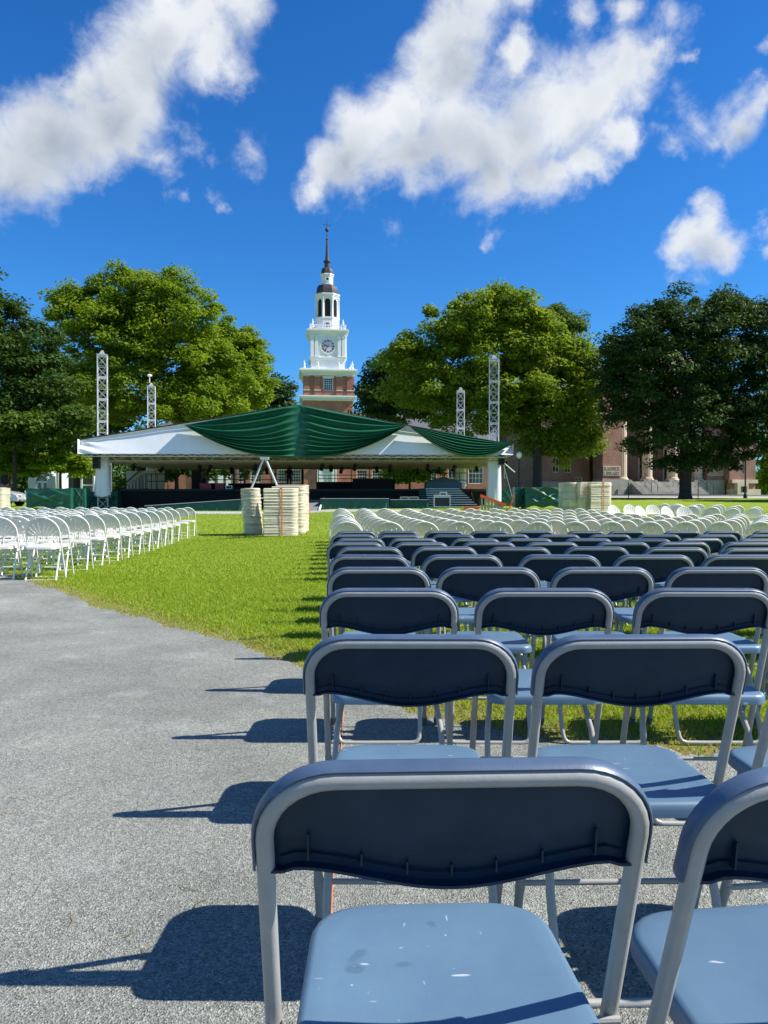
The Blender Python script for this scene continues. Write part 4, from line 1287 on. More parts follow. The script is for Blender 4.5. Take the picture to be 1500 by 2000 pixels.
# greenery seen through the open stage
tree('tree', 'sunlit green bush seen through the stage, right of centre', 800, 92, 900,
     [(800, 920, 46, 26), (840, 905, 30, 30), (770, 930, 26, 24)], 70, 100, 0.42, 'leaf_bright', trunk_r=0.16, seed=23, clump_r=0.9, fork=0.2)
tree('tree', 'dark tree seen through the stage at left', 345, 78, 850,
     [(330, 900, 60, 40), (390, 905, 40, 36), (280, 900, 40, 40)], 110, 100, 0.42, 'leaf_dark', 'bark_dark', trunk_r=0.22, seed=24, clump_r=0.95, fork=0.2)
tree('tree', 'thin-leaved tree seen through the stage before the brick hall', 478, 100, 880,
     [(478, 905, 52, 26), (440, 915, 26, 22), (520, 905, 22, 16)], 60, 70, 0.42, 'leaf_mid', trunk_r=0.16, seed=25, clump_r=0.9, fork=0.2)
# woods that close the view far behind both edges
for i, (px, d, ty, rx) in enumerate([(-120, 130, 780, 150), (120, 140, 830, 120), (1620, 130, 760, 150), (300, 190, 850, 120)]):
    tree('tree', ['far dark tree beyond the left edge', 'far dark tree behind the white doorway', 'far dark tree beyond the right edge', 'far dark tree behind the left end of the brick hall'][i], px, d, ty,
         [(px, (ty + 960) / 2, rx, (960 - ty) / 2 + 20)], 170, 90, 0.9, 'leaf_dark', 'bark_dark', trunk_r=0.4, seed=30 + i, clump_r=2.2, group='far dark trees closing the view')

# a far wood closes the horizon
r = np.random.default_rng(77)
n = 60000
d = 205 + 25 * r.random(n); px = -500 + 2500 * r.random(n)
X = wx(px, d)
hh = 9.0 + 3.0 * np.sin(px / 61.0) + 2.0 * np.sin(px / 23.0 + 1)
Zb = gz(X, d) + hh * (1 - r.random(n) ** 1.6)
P = np.stack([X, d, Zb], -1)
nr = r.normal(size=(n, 3)); nr[:, 2] = np.abs(nr[:, 2]) + .4; nr /= np.linalg.norm(nr, axis=1)[:, None]
t_ = np.cross(nr, r.normal(size=(n, 3))); t_ /= np.linalg.norm(t_, axis=1)[:, None]
bv = np.cross(nr, t_); L_ = (1.0 + .9 * r.random(n))[:, None]
V = np.stack([P - t_ * L_ * .5, P + bv * L_ * .3, P + t_ * L_ * .5, P - bv * L_ * .3], 1).reshape(-1, 3)
link('treeline', np_mesh('treeline', V, np.arange(n * 4).reshape(-1, 4), 'leaf_mid', attr=[('shade', 'FACE', r.random(n))]), kind='stuff', label='far low green wood along the horizon behind the buildings', cat='treeline')

# ------------------------------------------------------------------ windows and doors used by the buildings
def add_window(parent, x0, x1, z0, z1, y, nx, nz, m='white_trim', sill=True, fw=0.09, glass='glass_dark', head=False):
    """window set in a wall facing the viewer at depth y: frame > glass, muntins, sill"""
    b = MB()
    b.box(x0, x0 + fw, y - 0.06, y + 0.02, z0, z1); b.box(x1 - fw, x1, y - 0.06, y + 0.02, z0, z1)
    b.box(x0 + fw, x1 - fw, y - 0.06, y + 0.02, z1 - fw, z1); b.box(x0 + fw, x1 - fw, y - 0.06, y + 0.02, z0, z0 + fw)
    w = b.build('window', m, parent, 0)
    b = MB(); b.box(x0 + fw, x1 - fw, y - 0.004, y + 0.004, z0 + fw, z1 - fw)
    b.build('pane', glass, w, 0)
    b = MB()
    for i in range(1, nx):
        xx = x0 + fw + (x1 - x0 - 2 * fw) * i / nx
        b.box(xx - 0.022, xx + 0.022, y - 0.035, y - 0.006, z0 + fw, z1 - fw)
    for i in range(1, nz):
        zz = z0 + fw + (z1 - z0 - 2 * fw) * i / nz
        t = 0.04 if nz > 2 and i == nz // 2 else 0.022
        b.box(x0 + fw, x1 - fw, y - 0.031, y - 0.008, zz - t, zz + t)
    b.build('muntins', m, w, 0)
    if sill:
        b = MB(); b.box(x0 - 0.08, x1 + 0.08, y - 0.14, y + 0.02, z0 - 0.12, z0 - 0.002)
        b.build('sill', m, w, 0)
    return w

def wall_with_holes(b, x0, x1, z0, z1, y0, y1, holes):
    """wall slab facing the viewer with rectangular openings (hx0,hx1,hz0,hz1)"""
    xs_ = sorted({x0, x1, *[h[0] for h in holes], *[h[1] for h in holes]})
    zs_ = sorted({z0, z1, *[h[2] for h in holes], *[h[3] for h in holes]})
    for i in range(len(xs_) - 1):
        zr = None
        for j in range(len(zs_) - 1):
            cx, cz = (xs_[i] + xs_[i + 1]) / 2, (zs_[j] + zs_[j + 1]) / 2
            if any(h[0] < cx < h[1] and h[2] < cz < h[3] for h in holes):
                if zr is not None: b.box(xs_[i], xs_[i + 1], y0, y1, zr, zs_[j]); zr = None
            elif zr is None: zr = zs_[j]
        if zr is not None: b.box(xs_[i], xs_[i + 1], y0, y1, zr, z1)

# ------------------------------------------------------------------ clock tower
D = 156.0
TX = wx(635.5, D)
def T(py):
    off = np.interp(py, [430, 510, 550, 575, 619, 652, 700, 734, 800], [5.2, 4.8, 4.0, 2.8, 2.8, 1.6, 1.6, 0.15, 0.15])
    return wz(py, D + float(off))
m_px = D / F
ROT = R(4.4)                              # the green, its stage and the halls stand turned a little to the viewer's axis
ct = thing('clock_tower', 'tall brick and white clock tower with dark copper domes and spire', 'tower', (TX, D + 5.2, 0), R(7.0))
def turn(o, px_, py_, a=None):
    a = ROT if a is None else a
    c, s = math.cos(a), math.sin(a)
    lx, ly = px_ - o.location.x, py_ - o.location.y
    o.rotation_euler.z = a
    o.location.x = px_ - (c * lx - s * ly); o.location.y = py_ - (s * lx + c * ly)
Yf = -5.2
def sq(b, half, z0, z1):
    b.box(-half, half, -half, half, z0, z1)
base = g(TX, D)
b = MB()
hb = 5.05
wz0, wz1 = T(763), T(738)
wall_with_holes(b, -hb, hb, base - 0.3, T(734), -hb, -hb + 0.6, [(-1.0, 1.0, wz0, wz1)])
b.box(-hb, hb, hb - 0.6, hb, base - 0.3, T(734)); b.box(-hb, -hb + 0.6, -hb + 0.6, hb - 0.6, base - 0.3, T(734)); b.box(hb - 0.6, hb, -hb + 0.6, hb - 0.6, base - 0.3, T(734))
b.build('brick_shaft', 'brick_red', ct, 0)
for px in (-4.45, -2.25, 2.25, 4.45):
    for (fx, fy) in ((0, -1),):
        b = MB()
        b.box(px - 0.62, px + 0.62, -hb - 0.28, -hb + 0.01, T(773), T(734))
        p = b.build('pilaster', 'brick_red', ct, 0)
        b = MB(); b.box(px - 0.72, px + 0.72, -hb - 0.36, -hb - 0.005, T(764), T(762)); b.box(px - 0.70, px + 0.70, -hb - 0.36, -hb - 0.005, T(736.5), T(734.2))
        b.build('stone_band', 'limestone', p, 0)
for py in (-4.45, -2.25, 2.25, 4.45):
    b = MB(); b.box(hb - 0.01, hb + 0.28, py - 0.62, py + 0.62, T(773), T(734)); b.build('pilaster', 'brick_red', ct, 0)
add_window(ct, -1.0, 1.0, wz0, wz1, -hb + 0.25, 4, 6, fw=0.16)
b = MB(); b.box(-1.2, 1.2, -hb - 0.06, -hb + 0.02, wz1, wz1 + 0.28); b.build('window_head', 'white_trim', ct, 0)
def cornice(name, steps, m='white_trim', dent=None):
    b = MB()
    for (h, z0, z1) in steps: sq(b, h, z0, z1 - 0.003)
    o = b.build(name, m, ct, 0)
    if dent:
        h, z0, z1, s = dent
        b = MB()
        n = int(2 * h / s)
        for i in range(n):
            c = -h + s * (i + 0.5)
            b.box(c - s * 0.28, c + s * 0.28, -h - 0.22, -h, z0, z1)
            b.box(h, h + 0.22, c - s * 0.28, c + s * 0.28, z0, z1)
        b.build('dentils', m, o, 0)
cornice('lower_cornice', [(5.28, T(783), T(779.4)), (5.60, T(779.4), T(776)), (5.85, T(776), T(773.4))], dent=(5.30, T(782.6), T(780.2), 0.55))
cornice('main_cornice', [(5.25, T(734), T(729)), (5.55, T(729), T(726)), (5.95, T(726), T(723.6)), (5.75, T(723.6), T(722))], dent=(5.26, T(731.5), T(729.2), 0.6))
# white stages
b = MB(); sq(b, 3.55, T(722), T(702)); b.build('plinth_stage', 'white_trim', ct, 0)
b = MB(); sq(b, 3.62, T(698.5), T(652)); b.build('clock_stage', 'white_trim', ct, 0)
cornice('clock_base_band', [(3.75, T(702), T(700.2)), (3.92, T(700.2), T(698.5))])
for px in (-3.25, -2.35, 2.35, 3.25):
    b = MB()
    b.box(px - 0.34, px + 0.34, -3.62 - 0.30, -3.615, T(697.5), T(659))
    p = b.build('pilaster', 'white_trim', ct, 0)
    b = MB(); b.box(px - 0.44, px + 0.44, -3.62 - 0.40, -3.62, T(698.4), T(696.9)); b.box(px - 0.42, px + 0.42, -3.62 - 0.38, -3.62, T(660.5), T(655.6))
    for q in (-0.36, 0.36): b.tube([(px + q, -4.04, T(658)), (px + q, -3.9, T(658))], 0.17, 10)
    b.build('capital', 'white_trim', p, 0)
for py in (-3.25, -2.35, 2.35, 3.25):
    b = MB(); b.box(3.615, 3.92, py - 0.34, py + 0.34, T(697.5), T(656)); b.build('pilaster', 'white_trim', ct, 0)
b = MB(); b.box(-1.95, 1.95, -3.70, -3.615, T(655.2), T(654)); b.box(-1.95, 1.95, -3.70, -3.615, T(697.8), T(696.2)); b.build('panel_moulding', 'white_trim', ct, 0)
cornice('clock_cornice', [(3.85, T(655), T(650)), (4.05, T(650), T(647.6)), (4.35, T(647.6), T(645.2))])
# clock
def ring_prism(b, cx, cz, r0, r1, y0, y1, n=48):
    vs = []
    for (r_, y) in ((r0, y0), (r1, y0), (r1, y1), (r0, y1)):
        for j in range(n):
            a = 2 * PI * j / n
            vs.append((cx + r_ * math.sin(a), y, cz + r_ * math.cos(a)))
    fs = []
    for k in range(4):
        k2 = (k + 1) % 4
        for j in range(n):
            j2 = (j + 1) % n
            fs.append((k * n + j, k * n + j2, k2 * n + j2, k2 * n + j))
    b.add(vs, fs)
cz = T(677); cr_ = 1.42
b = MB(); b.prism([(cr_ * math.sin(2 * PI * j / 48), cz + cr_ * math.cos(2 * PI * j / 48)) for j in range(48)], -3.68, -3.60)
clock = b.build('clock', 'clock_face', ct, 0)
b = MB(); ring_prism(b, 0, cz, cr_ - 0.03, cr_ + 0.17, -3.80, -3.61)
b.box(-0.14, 0.14, -3.82, -3.61, cz - cr_ - 0.34, cz - cr_ - 0.15)
b.build('bezel', 'white_trim', clock, 40)
def numeral_bars(txt):
    """strokes (x0,z0,x1,z1,w) of a roman numeral centred on the origin, height 1"""
    wd = {'I': 0.26, 'V': 0.62, 'X': 0.62}
    tot = sum(wd[c] for c in txt); x = -tot / 2; S = []
    for c in txt:
        w = wd[c]
        if c == 'I': S.append((x + w / 2, -.5, x + w / 2, .5, .17))
        elif c == 'V': S += [(x + .08, .5, x + w / 2, -.5, .17), (x + w - .08, .5, x + w / 2, -.5, .08)]
        else: S += [(x + .08, .5, x + w - .08, -.5, .17), (x + w - .08, .5, x + .08, -.5, .08)]
        x += w
    return S
for h, txt in enumerate(['XII', 'I', 'II', 'III', 'IV', 'V', 'VI', 'VII', 'VIII', 'IX', 'X', 'XI']):
    a = 2 * PI * h / 12
    b = MB()
    sc_ = 0.36
    def tf(x, z):
        x *= sc_ * 0.95; z = z * sc_ + 1.10
        return (x * math.cos(a) + z * math.sin(a), -3.695, cz - x * math.sin(a) + z * math.cos(a))
    for (xa, za, xb, zb, w) in numeral_bars(txt): b.bar(tf(xa, za), tf(xb, zb), w * sc_ * 1.25, 0.02, up=(0, 1, 0))
    b.build('numeral', 'clock_black', clock, 0)
b = MB(); ring_prism(b, 0, cz, 1.33, 1.36, -3.70, -3.685); b.build('minute_track', 'clock_black', clock, 40)
def hand(name, ang, L, w, y):
    b = MB()
    dx, dz = math.sin(R(ang)), math.cos(R(ang))
    nx_, nz_ = dz, -dx
    P = [(-0.22, w * .35), (0.25, w * .5), (L * .55, w * .5), (L * .68, w * 1.5), (L * .82, w * .6), (L, 0.01)]
    poly = [(dx * t + nx_ * q, cz + dz * t + nz_ * q) for t, q in P] + [(dx * t - nx_ * q, cz + dz * t - nz_ * q) for t, q in reversed(P)]
    b.prism(poly, y - 0.02, y)
    b.build(name, 'clock_black', clock, 0)
hand('hour_hand', 288, 0.92, 0.12, -3.72)
hand('minute_hand', 218, 1.25, 0.10, -3.75)
# urn finials
def urn(x, y, z, h):
    b = MB()
    b.lathe([(0.30, 0), (0.30, 0.25 * h), (0.14, 0.27 * h), (0.10, 0.34 * h), (0.25, 0.45 * h), (0.27, 0.55 * h), (0.13, 0.68 * h), (0.09, 0.74 * h), (0.16, 0.82 * h), (0.05, 0.90 * h), (0.03, h)], 10, (x, y, z))
    b.build('urn_finial', 'white_trim', ct, 50)
for x in (-4.95, -2.15, 2.15, 4.95): urn(x, -4.95, T(722), 1.75)
for y in (-2.15, 2.15, 4.95): urn(4.95, y, T(722), 1.75); urn(-4.95, y, T(722), 1.75)
for x in (-3.15, 3.15):
    for y in (-3.15, 3.15): urn(x, y, T(640), 1.75)
# balustrade
b = MB()
for s in (-1, 1):
    b.box(-3.55, 3.55, s * 3.5 - 0.07, s * 3.5 + 0.07, T(637.6), T(636.2)); b.box(s * 3.5 - 0.07, s * 3.5 + 0.07, -3.42, 3.42, T(637.6), T(636.2))
    for i in range(22):
        c = -3.3 + i * 6.6 / 21
        b.box(c - 0.05, c + 0.05, s * 3.5 - 0.05, s * 3.5 + 0.05, T(645.2), T(637.7)); b.box(s * 3.5 - 0.05, s * 3.5 + 0.05, c - 0.05, c + 0.05, T(645.2), T(637.7))
for x in (-3.5, 3.5):
    for y in (-3.5, 3.5): b.box(x - 0.3, x + 0.3, y - 0.3, y + 0.3, T(645.2), T(635.6))
b.build('balustrade', 'white_trim', ct, 0)
def octa(b, r_, z0, z1, r1=None):
    b.lathe([(r_, z0), (r1 or r_, z1)], 8, (0, 0, 0), PI / 8)
k8 = 1 / math.cos(PI / 8)
b = MB(); octa(b, 2.50 * k8, T(645.2), T(622)); b.build('drum', 'white_trim', ct, 20)
add_window(ct, -0.50, 0.50, T(640), T(629), -2.53, 3, 3, sill=False, fw=0.12, glass='louvre_dark')
b = MB(); octa(b, 2.60 * k8, T(622), T(619.2)); b.build('drum_cornice', 'white_trim', ct, 20)
# belfry: eight faces, each a wall with an arched louvred opening
zb0, zb1 = T(619.2), T(580)
ap = 2.32; side_w = 2 * ap * math.tan(PI / 8)
for q in range(8):
    M = Matrix.Rotation(q * PI / 4, 4, 'Z')
    b = MB()
    hw_, zs_ = side_w * 0.315, T(589)
    outer_ = [(-side_w / 2, zb0), (side_w / 2, zb0), (side_w / 2, zb1), (-side_w / 2, zb1)]
    arcp = [(hw_ * math.cos(R(a)), zs_ + hw_ * math.sin(R(a))) for a in range(0, 181, 15)]
    for (y, flip) in ((-ap, False), (-ap + 0.35, True)):
        def FV(p): return M @ Vector((p[0], y, p[1]))
        L_ = [outer_[0], (-hw_, zb0), (-hw_, zs_)]
        quads = [[(-side_w / 2, zb0), (-hw_, zb0), (-hw_, zs_), (-side_w / 2, zs_)], [(hw_, zb0), (side_w / 2, zb0), (side_w / 2, zs_), (hw_, zs_)],
                 [(-side_w / 2, zs_), (-hw_, zs_)] + list(reversed(arcp))[1:] + [(side_w / 2, zs_), (side_w / 2, zb1), (-side_w / 2, zb1)]]
        for pl in quads:
            vs = [FV(p) for p in pl]
            b.add(vs, [tuple(range(len(vs))) if not flip else tuple(reversed(range(len(vs))))])
    rim = [(-hw_, zb0), (-hw_, zs_)] + list(reversed(arcp))[1:] + [(hw_, zb0)]
    for i in range(len(rim) - 1):
        p, r_ = rim[i], rim[i + 1]
        b.add([M @ Vector((p[0], -ap, p[1])), M @ Vector((r_[0], -ap, r_[1])), M @ Vector((r_[0], -ap + .35, r_[1])), M @ Vector((p[0], -ap + .35, p[1]))], [(0, 1, 2, 3)])
    face = b.build('belfry_arch', 'white_trim', ct, 0)
    b = MB()
    b.box(-hw_ - .02, hw_ + .02, -ap + 0.36, -ap + 0.40, zb0, zs_ + hw_ + 0.05, M)
    n = 16
    for i in range(n):
        z = zb0 + (zs_ + hw_ * 0.8 - zb0) * (i + 0.5) / n
        b.box(-hw_, hw_, -ap + 0.22, -ap + 0.35, z - 0.03, z + 0.03, M)
    b.build('louvres', 'louvre_dark', face, 0)
    b = MB()
    c0 = M @ Vector((-side_w / 2, -ap - 0.06, 0))
    b.lathe([(0.20, zb0), (0.20, zb0 + .2), (0.16, zb0 + .25), (0.145, zb1 - .5), (0.22, zb1 - .3), (0.22, zb1 - .05)], 10, (c0.x, c0.y, 0))
    b.build('belfry_column', 'white_trim', ct, 50)
b = MB(); octa(b, 2.42 * k8, T(582), T(578)); octa(b, 2.55 * k8, T(578), T(575.6)); octa(b, 2.68 * k8, T(575.6), T(573.4)); b.build('belfry_cornice', 'white_trim', ct, 20)
def dome(b, prof):
    b.lathe(prof, 8, (0, 0, 0), PI / 8)
b = MB(); z0, z1 = T(573.4), T(556)
dome(b, [(2.30 * k8, z0)] + [((1.40 + 0.90 * math.cos(R(a)) ** 0.8) * k8, z0 + (z1 - z0) * math.sin(R(a))) for a in range(8, 90, 9)] + [(1.40 * k8, z1)])
b.build('lower_dome', 'copper_brown', ct, 20)
b = MB(); octa(b, 1.24 * k8, T(556), T(539)); octa(b, 1.33 * k8, T(541), T(538.5)); octa(b, 1.44 * k8, T(538.5), T(536)); b.build('lantern', 'white_trim', ct, 20)
b = MB(); ring_prism(b, 0, T(546.5), 0.30, 0.46, -1.34, -1.22, 24); lz = b.build('oculus', 'white_trim', ct, 40)
b = MB(); b.prism([(0.30 * math.sin(2 * PI * j / 20), T(546.5) + 0.36 * math.cos(2 * PI * j / 20)) for j in range(20)], -1.28, -1.20); b.build('pane', 'glass_dark', lz, 0)
b = MB(); z0, z1 = T(536), T(524)
dome(b, [(1.28 * k8, z0)] + [((0.70 + 0.58 * math.cos(R(a)) ** 0.8) * k8, z0 + (z1 - z0) * math.sin(R(a))) for a in range(8, 90, 9)] + [(0.70 * k8, z1)])
b.build('upper_dome', 'copper_brown', ct, 20)
b = MB(); octa(b, 0.60, T(524), T(513)); octa(b, 0.80, T(513), T(511.5)); octa(b, 0.72, T(511.5), T(510.4))
b.lathe([(0.50, T(510.4)), (0.36, T(503)), (0.22, T(478)), (0.20, T(470)), (0.30, T(469)), (0.20, T(467.5)), (0.09, T(466)), (0.08, T(463)), (0.17, T(462)), (0.07, T(461)), (0.06, T(455))], 8, (0, 0, 0), PI / 8)
sp_ = b.build('spire', 'copper_brown', ct, 25)
b = MB(); b.lathe([(0.05, -0.43), (0.25, -0.35), (0.40, -0.15), (0.43, 0), (0.40, 0.15), (0.25, 0.35), (0.05, 0.43)], 14, (0, 0, T(451)))
b.build('ball', 'copper_brown', sp_, 60)
b = MB(); b.tube([(0, 0, T(455)), (0, 0, T(430.5))], 0.06, 6); b.tube([(-0.72, 0, T(441.4)), (0.72, 0, T(441.4))], 0.05, 6); b.tube([(0, -0.72, T(441.8)), (0, 0.72, T(441.8))], 0.05, 6)
for s in (-1, 1): b.box(s * 0.72 - 0.09, s * 0.72 + 0.09, -0.02, 0.02, T(442.2), T(440.6))
b.build('weather_vane', 'copper_brown', sp_, 60)

# ------------------------------------------------------------------ long brick hall at the foot of the tower
hall = thing('library_hall', 'long red brick hall with white-framed windows seen through the stage', 'building', (0, D, 0))
HX0, HX1 = wx(300, D), wx(1010, D)
gb = min(g(HX0, D), g(HX1, D)) - 0.4
eave = wz(858, D)
holes = []
wins = [(w, 917, 942, 10.5) for w in (440, 470, 500, 549, 577, 707, 737)] + [(893, 902, 944, 15), (934, 902, 944, 15), (775, 917, 942, 10.5), (845, 917, 942, 10.5)]
for (pc, y1_, y0_, wpx) in wins:
    holes.append((wx(pc, D) - wpx * m_px, wx(pc, D) + wpx * m_px, wz(y0_, D), wz(y1_, D)))
# second storey, mostly behind the stage roof
for pc in range(430, 1000, 34):
    if abs(pc - 636) > 58: holes.append((wx(pc, D) - 0.9, wx(pc, D) + 0.9, wz(898, D), wz(873, D)))
dx0, dx1, dz1 = wx(619, D), wx(657, D), wz(907, D)
b = MB()
wall_with_holes(b, HX0, TX - hb - 0.003, gb, eave, 1.0, 1.5, [h for h in holes if h[1] < TX - hb])
b.build('wall', 'brick_red', hall, 0)
b = MB()
wall_with_holes(b, TX + hb + 0.003, HX1, gb, eave, 1.0, 1.5, [h for h in holes if h[0] > TX + hb])
b.box(HX0, HX1, 13.5, 14.0, gb, eave); b.box(HX0, HX0 + .5, 1.5, 13.5, gb, eave); b.box(HX1 - .5, HX1, 1.5, 13.5, gb, eave)
b.build('wall', 'brick_red', hall, 0)
for h in holes: add_window(hall, h[0], h[1], h[2], h[3], 1.15, 4, 4, fw=0.13)
b = MB()
b.box(HX0 - 0.5, HX1 + 0.5, 0.5, 0.98, eave - 0.7, eave - 0.35); b.box(HX0 - 0.7, HX1 + 0.7, 0.2, 0.98, eave - 0.35, eave)
b.build('cornice', 'white_trim', hall, 0)
b = MB()
rz = wz(796, D)
b.add([(HX0 - .7, 0.2, eave + .01), (HX1 + .7, 0.2, eave + .01), (HX1 + .7, 14.8, eave + .01), (HX0 - .7, 14.8, eave + .01), (HX0 + 4, 7.5, rz), (HX1 - 4, 7.5, rz)], [(0, 1, 5, 4), (1, 2, 5), (2, 3, 4, 5), (3, 0, 4), (3, 2, 1, 0)])
b.build('roof', 'slate', hall, 0)
for px in (395, 415, 432, 448):
    b = MB(); x = wx(px, D)
    b.box(x - 0.55, x + 0.55, 0.6, 0.995, gb + .4, eave - 0.75)
    b.build('pilaster', 'white_trim', hall, 0)
turn(hall, TX, D + 1)
# the white doorway under the tower
dw = thing('tower_doorway', 'white arched doorway surround at the foot of the brick clock tower', 'doorway', (0, D, 0))
cxp = (dx0 + dx1) / 2
b = MB()
hw_ = 1.05; zs_ = wz(916, D)
b.box(dx0, cxp - hw_, -0.35, 0.10, gb + .3, dz1); b.box(cxp + hw_, dx1, -0.35, 0.10, gb + .3, dz1)
arcp = [(cxp + hw_ * math.cos(R(a)), zs_ + 0.9 * math.sin(R(a))) for a in range(0, 181, 15)]
b.prism([(cxp - hw_, zs_)] + list(reversed(arcp))[1:-1] + [(cxp + hw_, zs_), (cxp + hw_, dz1), (cxp - hw_, dz1)], -0.35, 0.10)
b.box(dx0 - .25, dx1 + .25, -0.55, 0.10, dz1, dz1 + 0.3)
b.build('surround', 'white_trim', dw, 0)
b = MB(); b.prism([(cxp - hw_, zs_)] + list(reversed(arcp))[1:-1] + [(cxp + hw_, zs_)], 0.0, 0.06)
fl = b.build('fanlight', 'glass_dark', dw, 0)
b = MB()
for a in (30, 60, 90, 120, 150): b.bar((cxp, -0.02, zs_), (cxp + hw_ * math.cos(R(a)), -0.02, zs_ + .9 * math.sin(R(a))), 0.06, 0.04)
b.build('glazing_bars', 'white_trim', fl, 0)
b = MB(); b.box(cxp - hw_, cxp + hw_, -0.05, 0.05, gb + .3, zs_ - 0.02)
dr = b.build('door', 'white_trim', dw, 0)
b = MB()
for s in (-1, 1):
    for (z0, z1) in ((gb + .8, gb + 1.9), (gb + 2.2, zs_ - 1.3)):
        if z1 > z0: b.box(cxp + s * .52 - .33, cxp + s * .52 + .33, -0.08, -0.05, z0, z1)
b.box(cxp - 0.85, cxp + 0.85, -0.12, -0.05, zs_ - 0.95, zs_ - 0.25)
b.build('door_panel', 'pale_render', dr, 0)

turn(dw, TX, D + 1)
# ------------------------------------------------------------------ brick library with columned porch, right
D2 = 80.0
q = D2 / F
lib = thing('library', 'brown brick library with tall fluted stone columns and carved name panels', 'building', (0, D2, 0))
def LX(px): return wx(px, D2)
def LZ(py): return wz(py, D2)
gz0 = LZ(966)
topz = LZ(770)
# front corner piers with the carved panels
for (a, c, tag_) in ((1163.5, 1201, 'l'), (1387, 1423, 'r')):
    b = MB(); b.box(LX(a), LX(c), 0, 2.2, LZ(937), topz); b.build('pier', 'brick_brown', lib, 0)
    b = MB(); b.box(LX(a) - .06, LX(c) + .06, -0.08, 2.2, gz0, LZ(937) - 0.003); b.build('pier_base', 'limestone_dark', lib, 0)
# lettering cut into the panels: strokes of a light roman capital
GLY = {
    'R': [((0.12, 0), (0.12, 1), .15), ((0.12, .97), (.5, .97), .07), ((.5, .97), (.66, .87), .10), ((.66, .87), (.66, .63), .15), ((.66, .63), (.5, .52), .10), ((.5, .52), (.12, .52), .07), ((.38, .52), (.80, 0), .15)],
    'A': [((.06, 0), (.42, 1), .07), ((.42, 1), (.78, 0), .15), ((.2, .33), (.64, .33), .07)],
    'U': [((.12, 1), (.12, .28), .15), ((.12, .28), (.26, .06), .12), ((.26, .06), (.52, .04), .09), ((.52, .04), (.68, .25), .08), ((.68, .25), (.68, 1), .08)],
    'N': [((.12, 0), (.12, 1), .08), ((.12, 1), (.70, 0), .15), ((.70, 0), (.70, 1), .08)],
    'E': [((.14, 0), (.14, 1), .15), ((.14, .97), (.62, .97), .07), ((.14, .52), (.52, .52), .07), ((.14, .03), (.66, .03), .07), ((.62, .97), (.62, .82), .05), ((.66, .03), (.66, .2), .05)],
    'L': [((.14, 0), (.14, 1), .15), ((.14, .03), (.60, .03), .07), ((.60, .03), (.60, .2), .05)],
    'I': [((.14, 0), (.14, 1), .15)],
    'B': [((.12, 0), (.12, 1), .15), ((.12, .97), (.48, .97), .07), ((.48, .97), (.60, .87), .09), ((.60, .87), (.60, .64), .13), ((.60, .64), (.46, .53), .09), ((.46, .53), (.12, .53), .07), ((.46, .53), (.66, .42), .09), ((.66, .42), (.66, .14), .14), ((.66, .14), (.50, .03), .09), ((.50, .03), (.12, .03), .07)],
    'Y': [((.06, 1), (.38, .48), .15), ((.72, 1), (.38, .48), .07), ((.38, .48), (.38, 0), .15)],
}
GW = {'R': .84, 'A': .86, 'U': .82, 'N': .84, 'E': .74, 'L': .68, 'I': .30, 'B': .78, 'Y': .80}
SER = {'R': [(.12, 0), (.12, 1), (.8, 0)], 'A': [(.06, 0), (.78, 0)], 'U': [(.12, 1), (.68, 1)], 'N': [(.12, 0), (.12, 1), (.7, 1)], 'E': [(.14, 0), (.14, 1)], 'L': [(.14, 0), (.14, 1)],
       'I': [(.14, 0), (.14, 1)], 'B': [(.12, 0), (.12, 1)], 'Y': [(.06, 1), (.72, 1), (.38, 0)]}
def carve(parent, word, x0, x1, z0, z1, y):
    gap = 0.13
    tot = sum(GW[c] for c in word) + gap * (len(word) - 1)
    s = (x1 - x0) / tot; h = z1 - z0; x = x0
    b = MB()
    for i, c in enumerate(word):
        dy = 0.0007 * i
        for n_, (p, r_, w) in enumerate(GLY[c]):
            yy = y - 0.0003 * n_ - dy * 0
            b.bar((x + p[0] * s, yy, z0 + p[1] * h), (x + r_[0] * s, yy, z0 + r_[1] * h), w * s * 0.85, 0.03, up=(0, 1, 0))
        for n_, (sx, sz) in enumerate(SER[c]):
            b.bar((x + (sx - .13) * s, y - 0.004, z0 + abs(sz - .02) * h), (x + (sx + .13) * s, y - 0.004, z0 + abs(sz - .02) * h), .05 * s, 0.03, up=(0, 1, 0))
        x += (GW[c] + gap) * s
    b.build('lettering', 'carving', parent, 0)
for (a, c, t0, t1) in ((1164.3, 1200.2, 930.5, 911.3), (1387.8, 1422.2, 928.5, 909.5)):
    b = MB(); b.box(LX(a), LX(c), -0.06, -0.003, LZ(t0), LZ(t1))
    pn = b.build('name_panel', 'limestone', lib, 0)
    hh = LZ(t1) - LZ(t0); w_ = LX(c) - LX(a)
    carve(pn, 'RAUNER', LX(a) + .05 * w_, LX(c) - .05 * w_, LZ(t0) + hh * .56, LZ(t0) + hh * .90, -0.064)
    carve(pn, 'LIBRARY', LX(a) + .04 * w_, LX(c) - .04 * w_, LZ(t0) + hh * .10, LZ(t0) + hh * .44, -0.064)
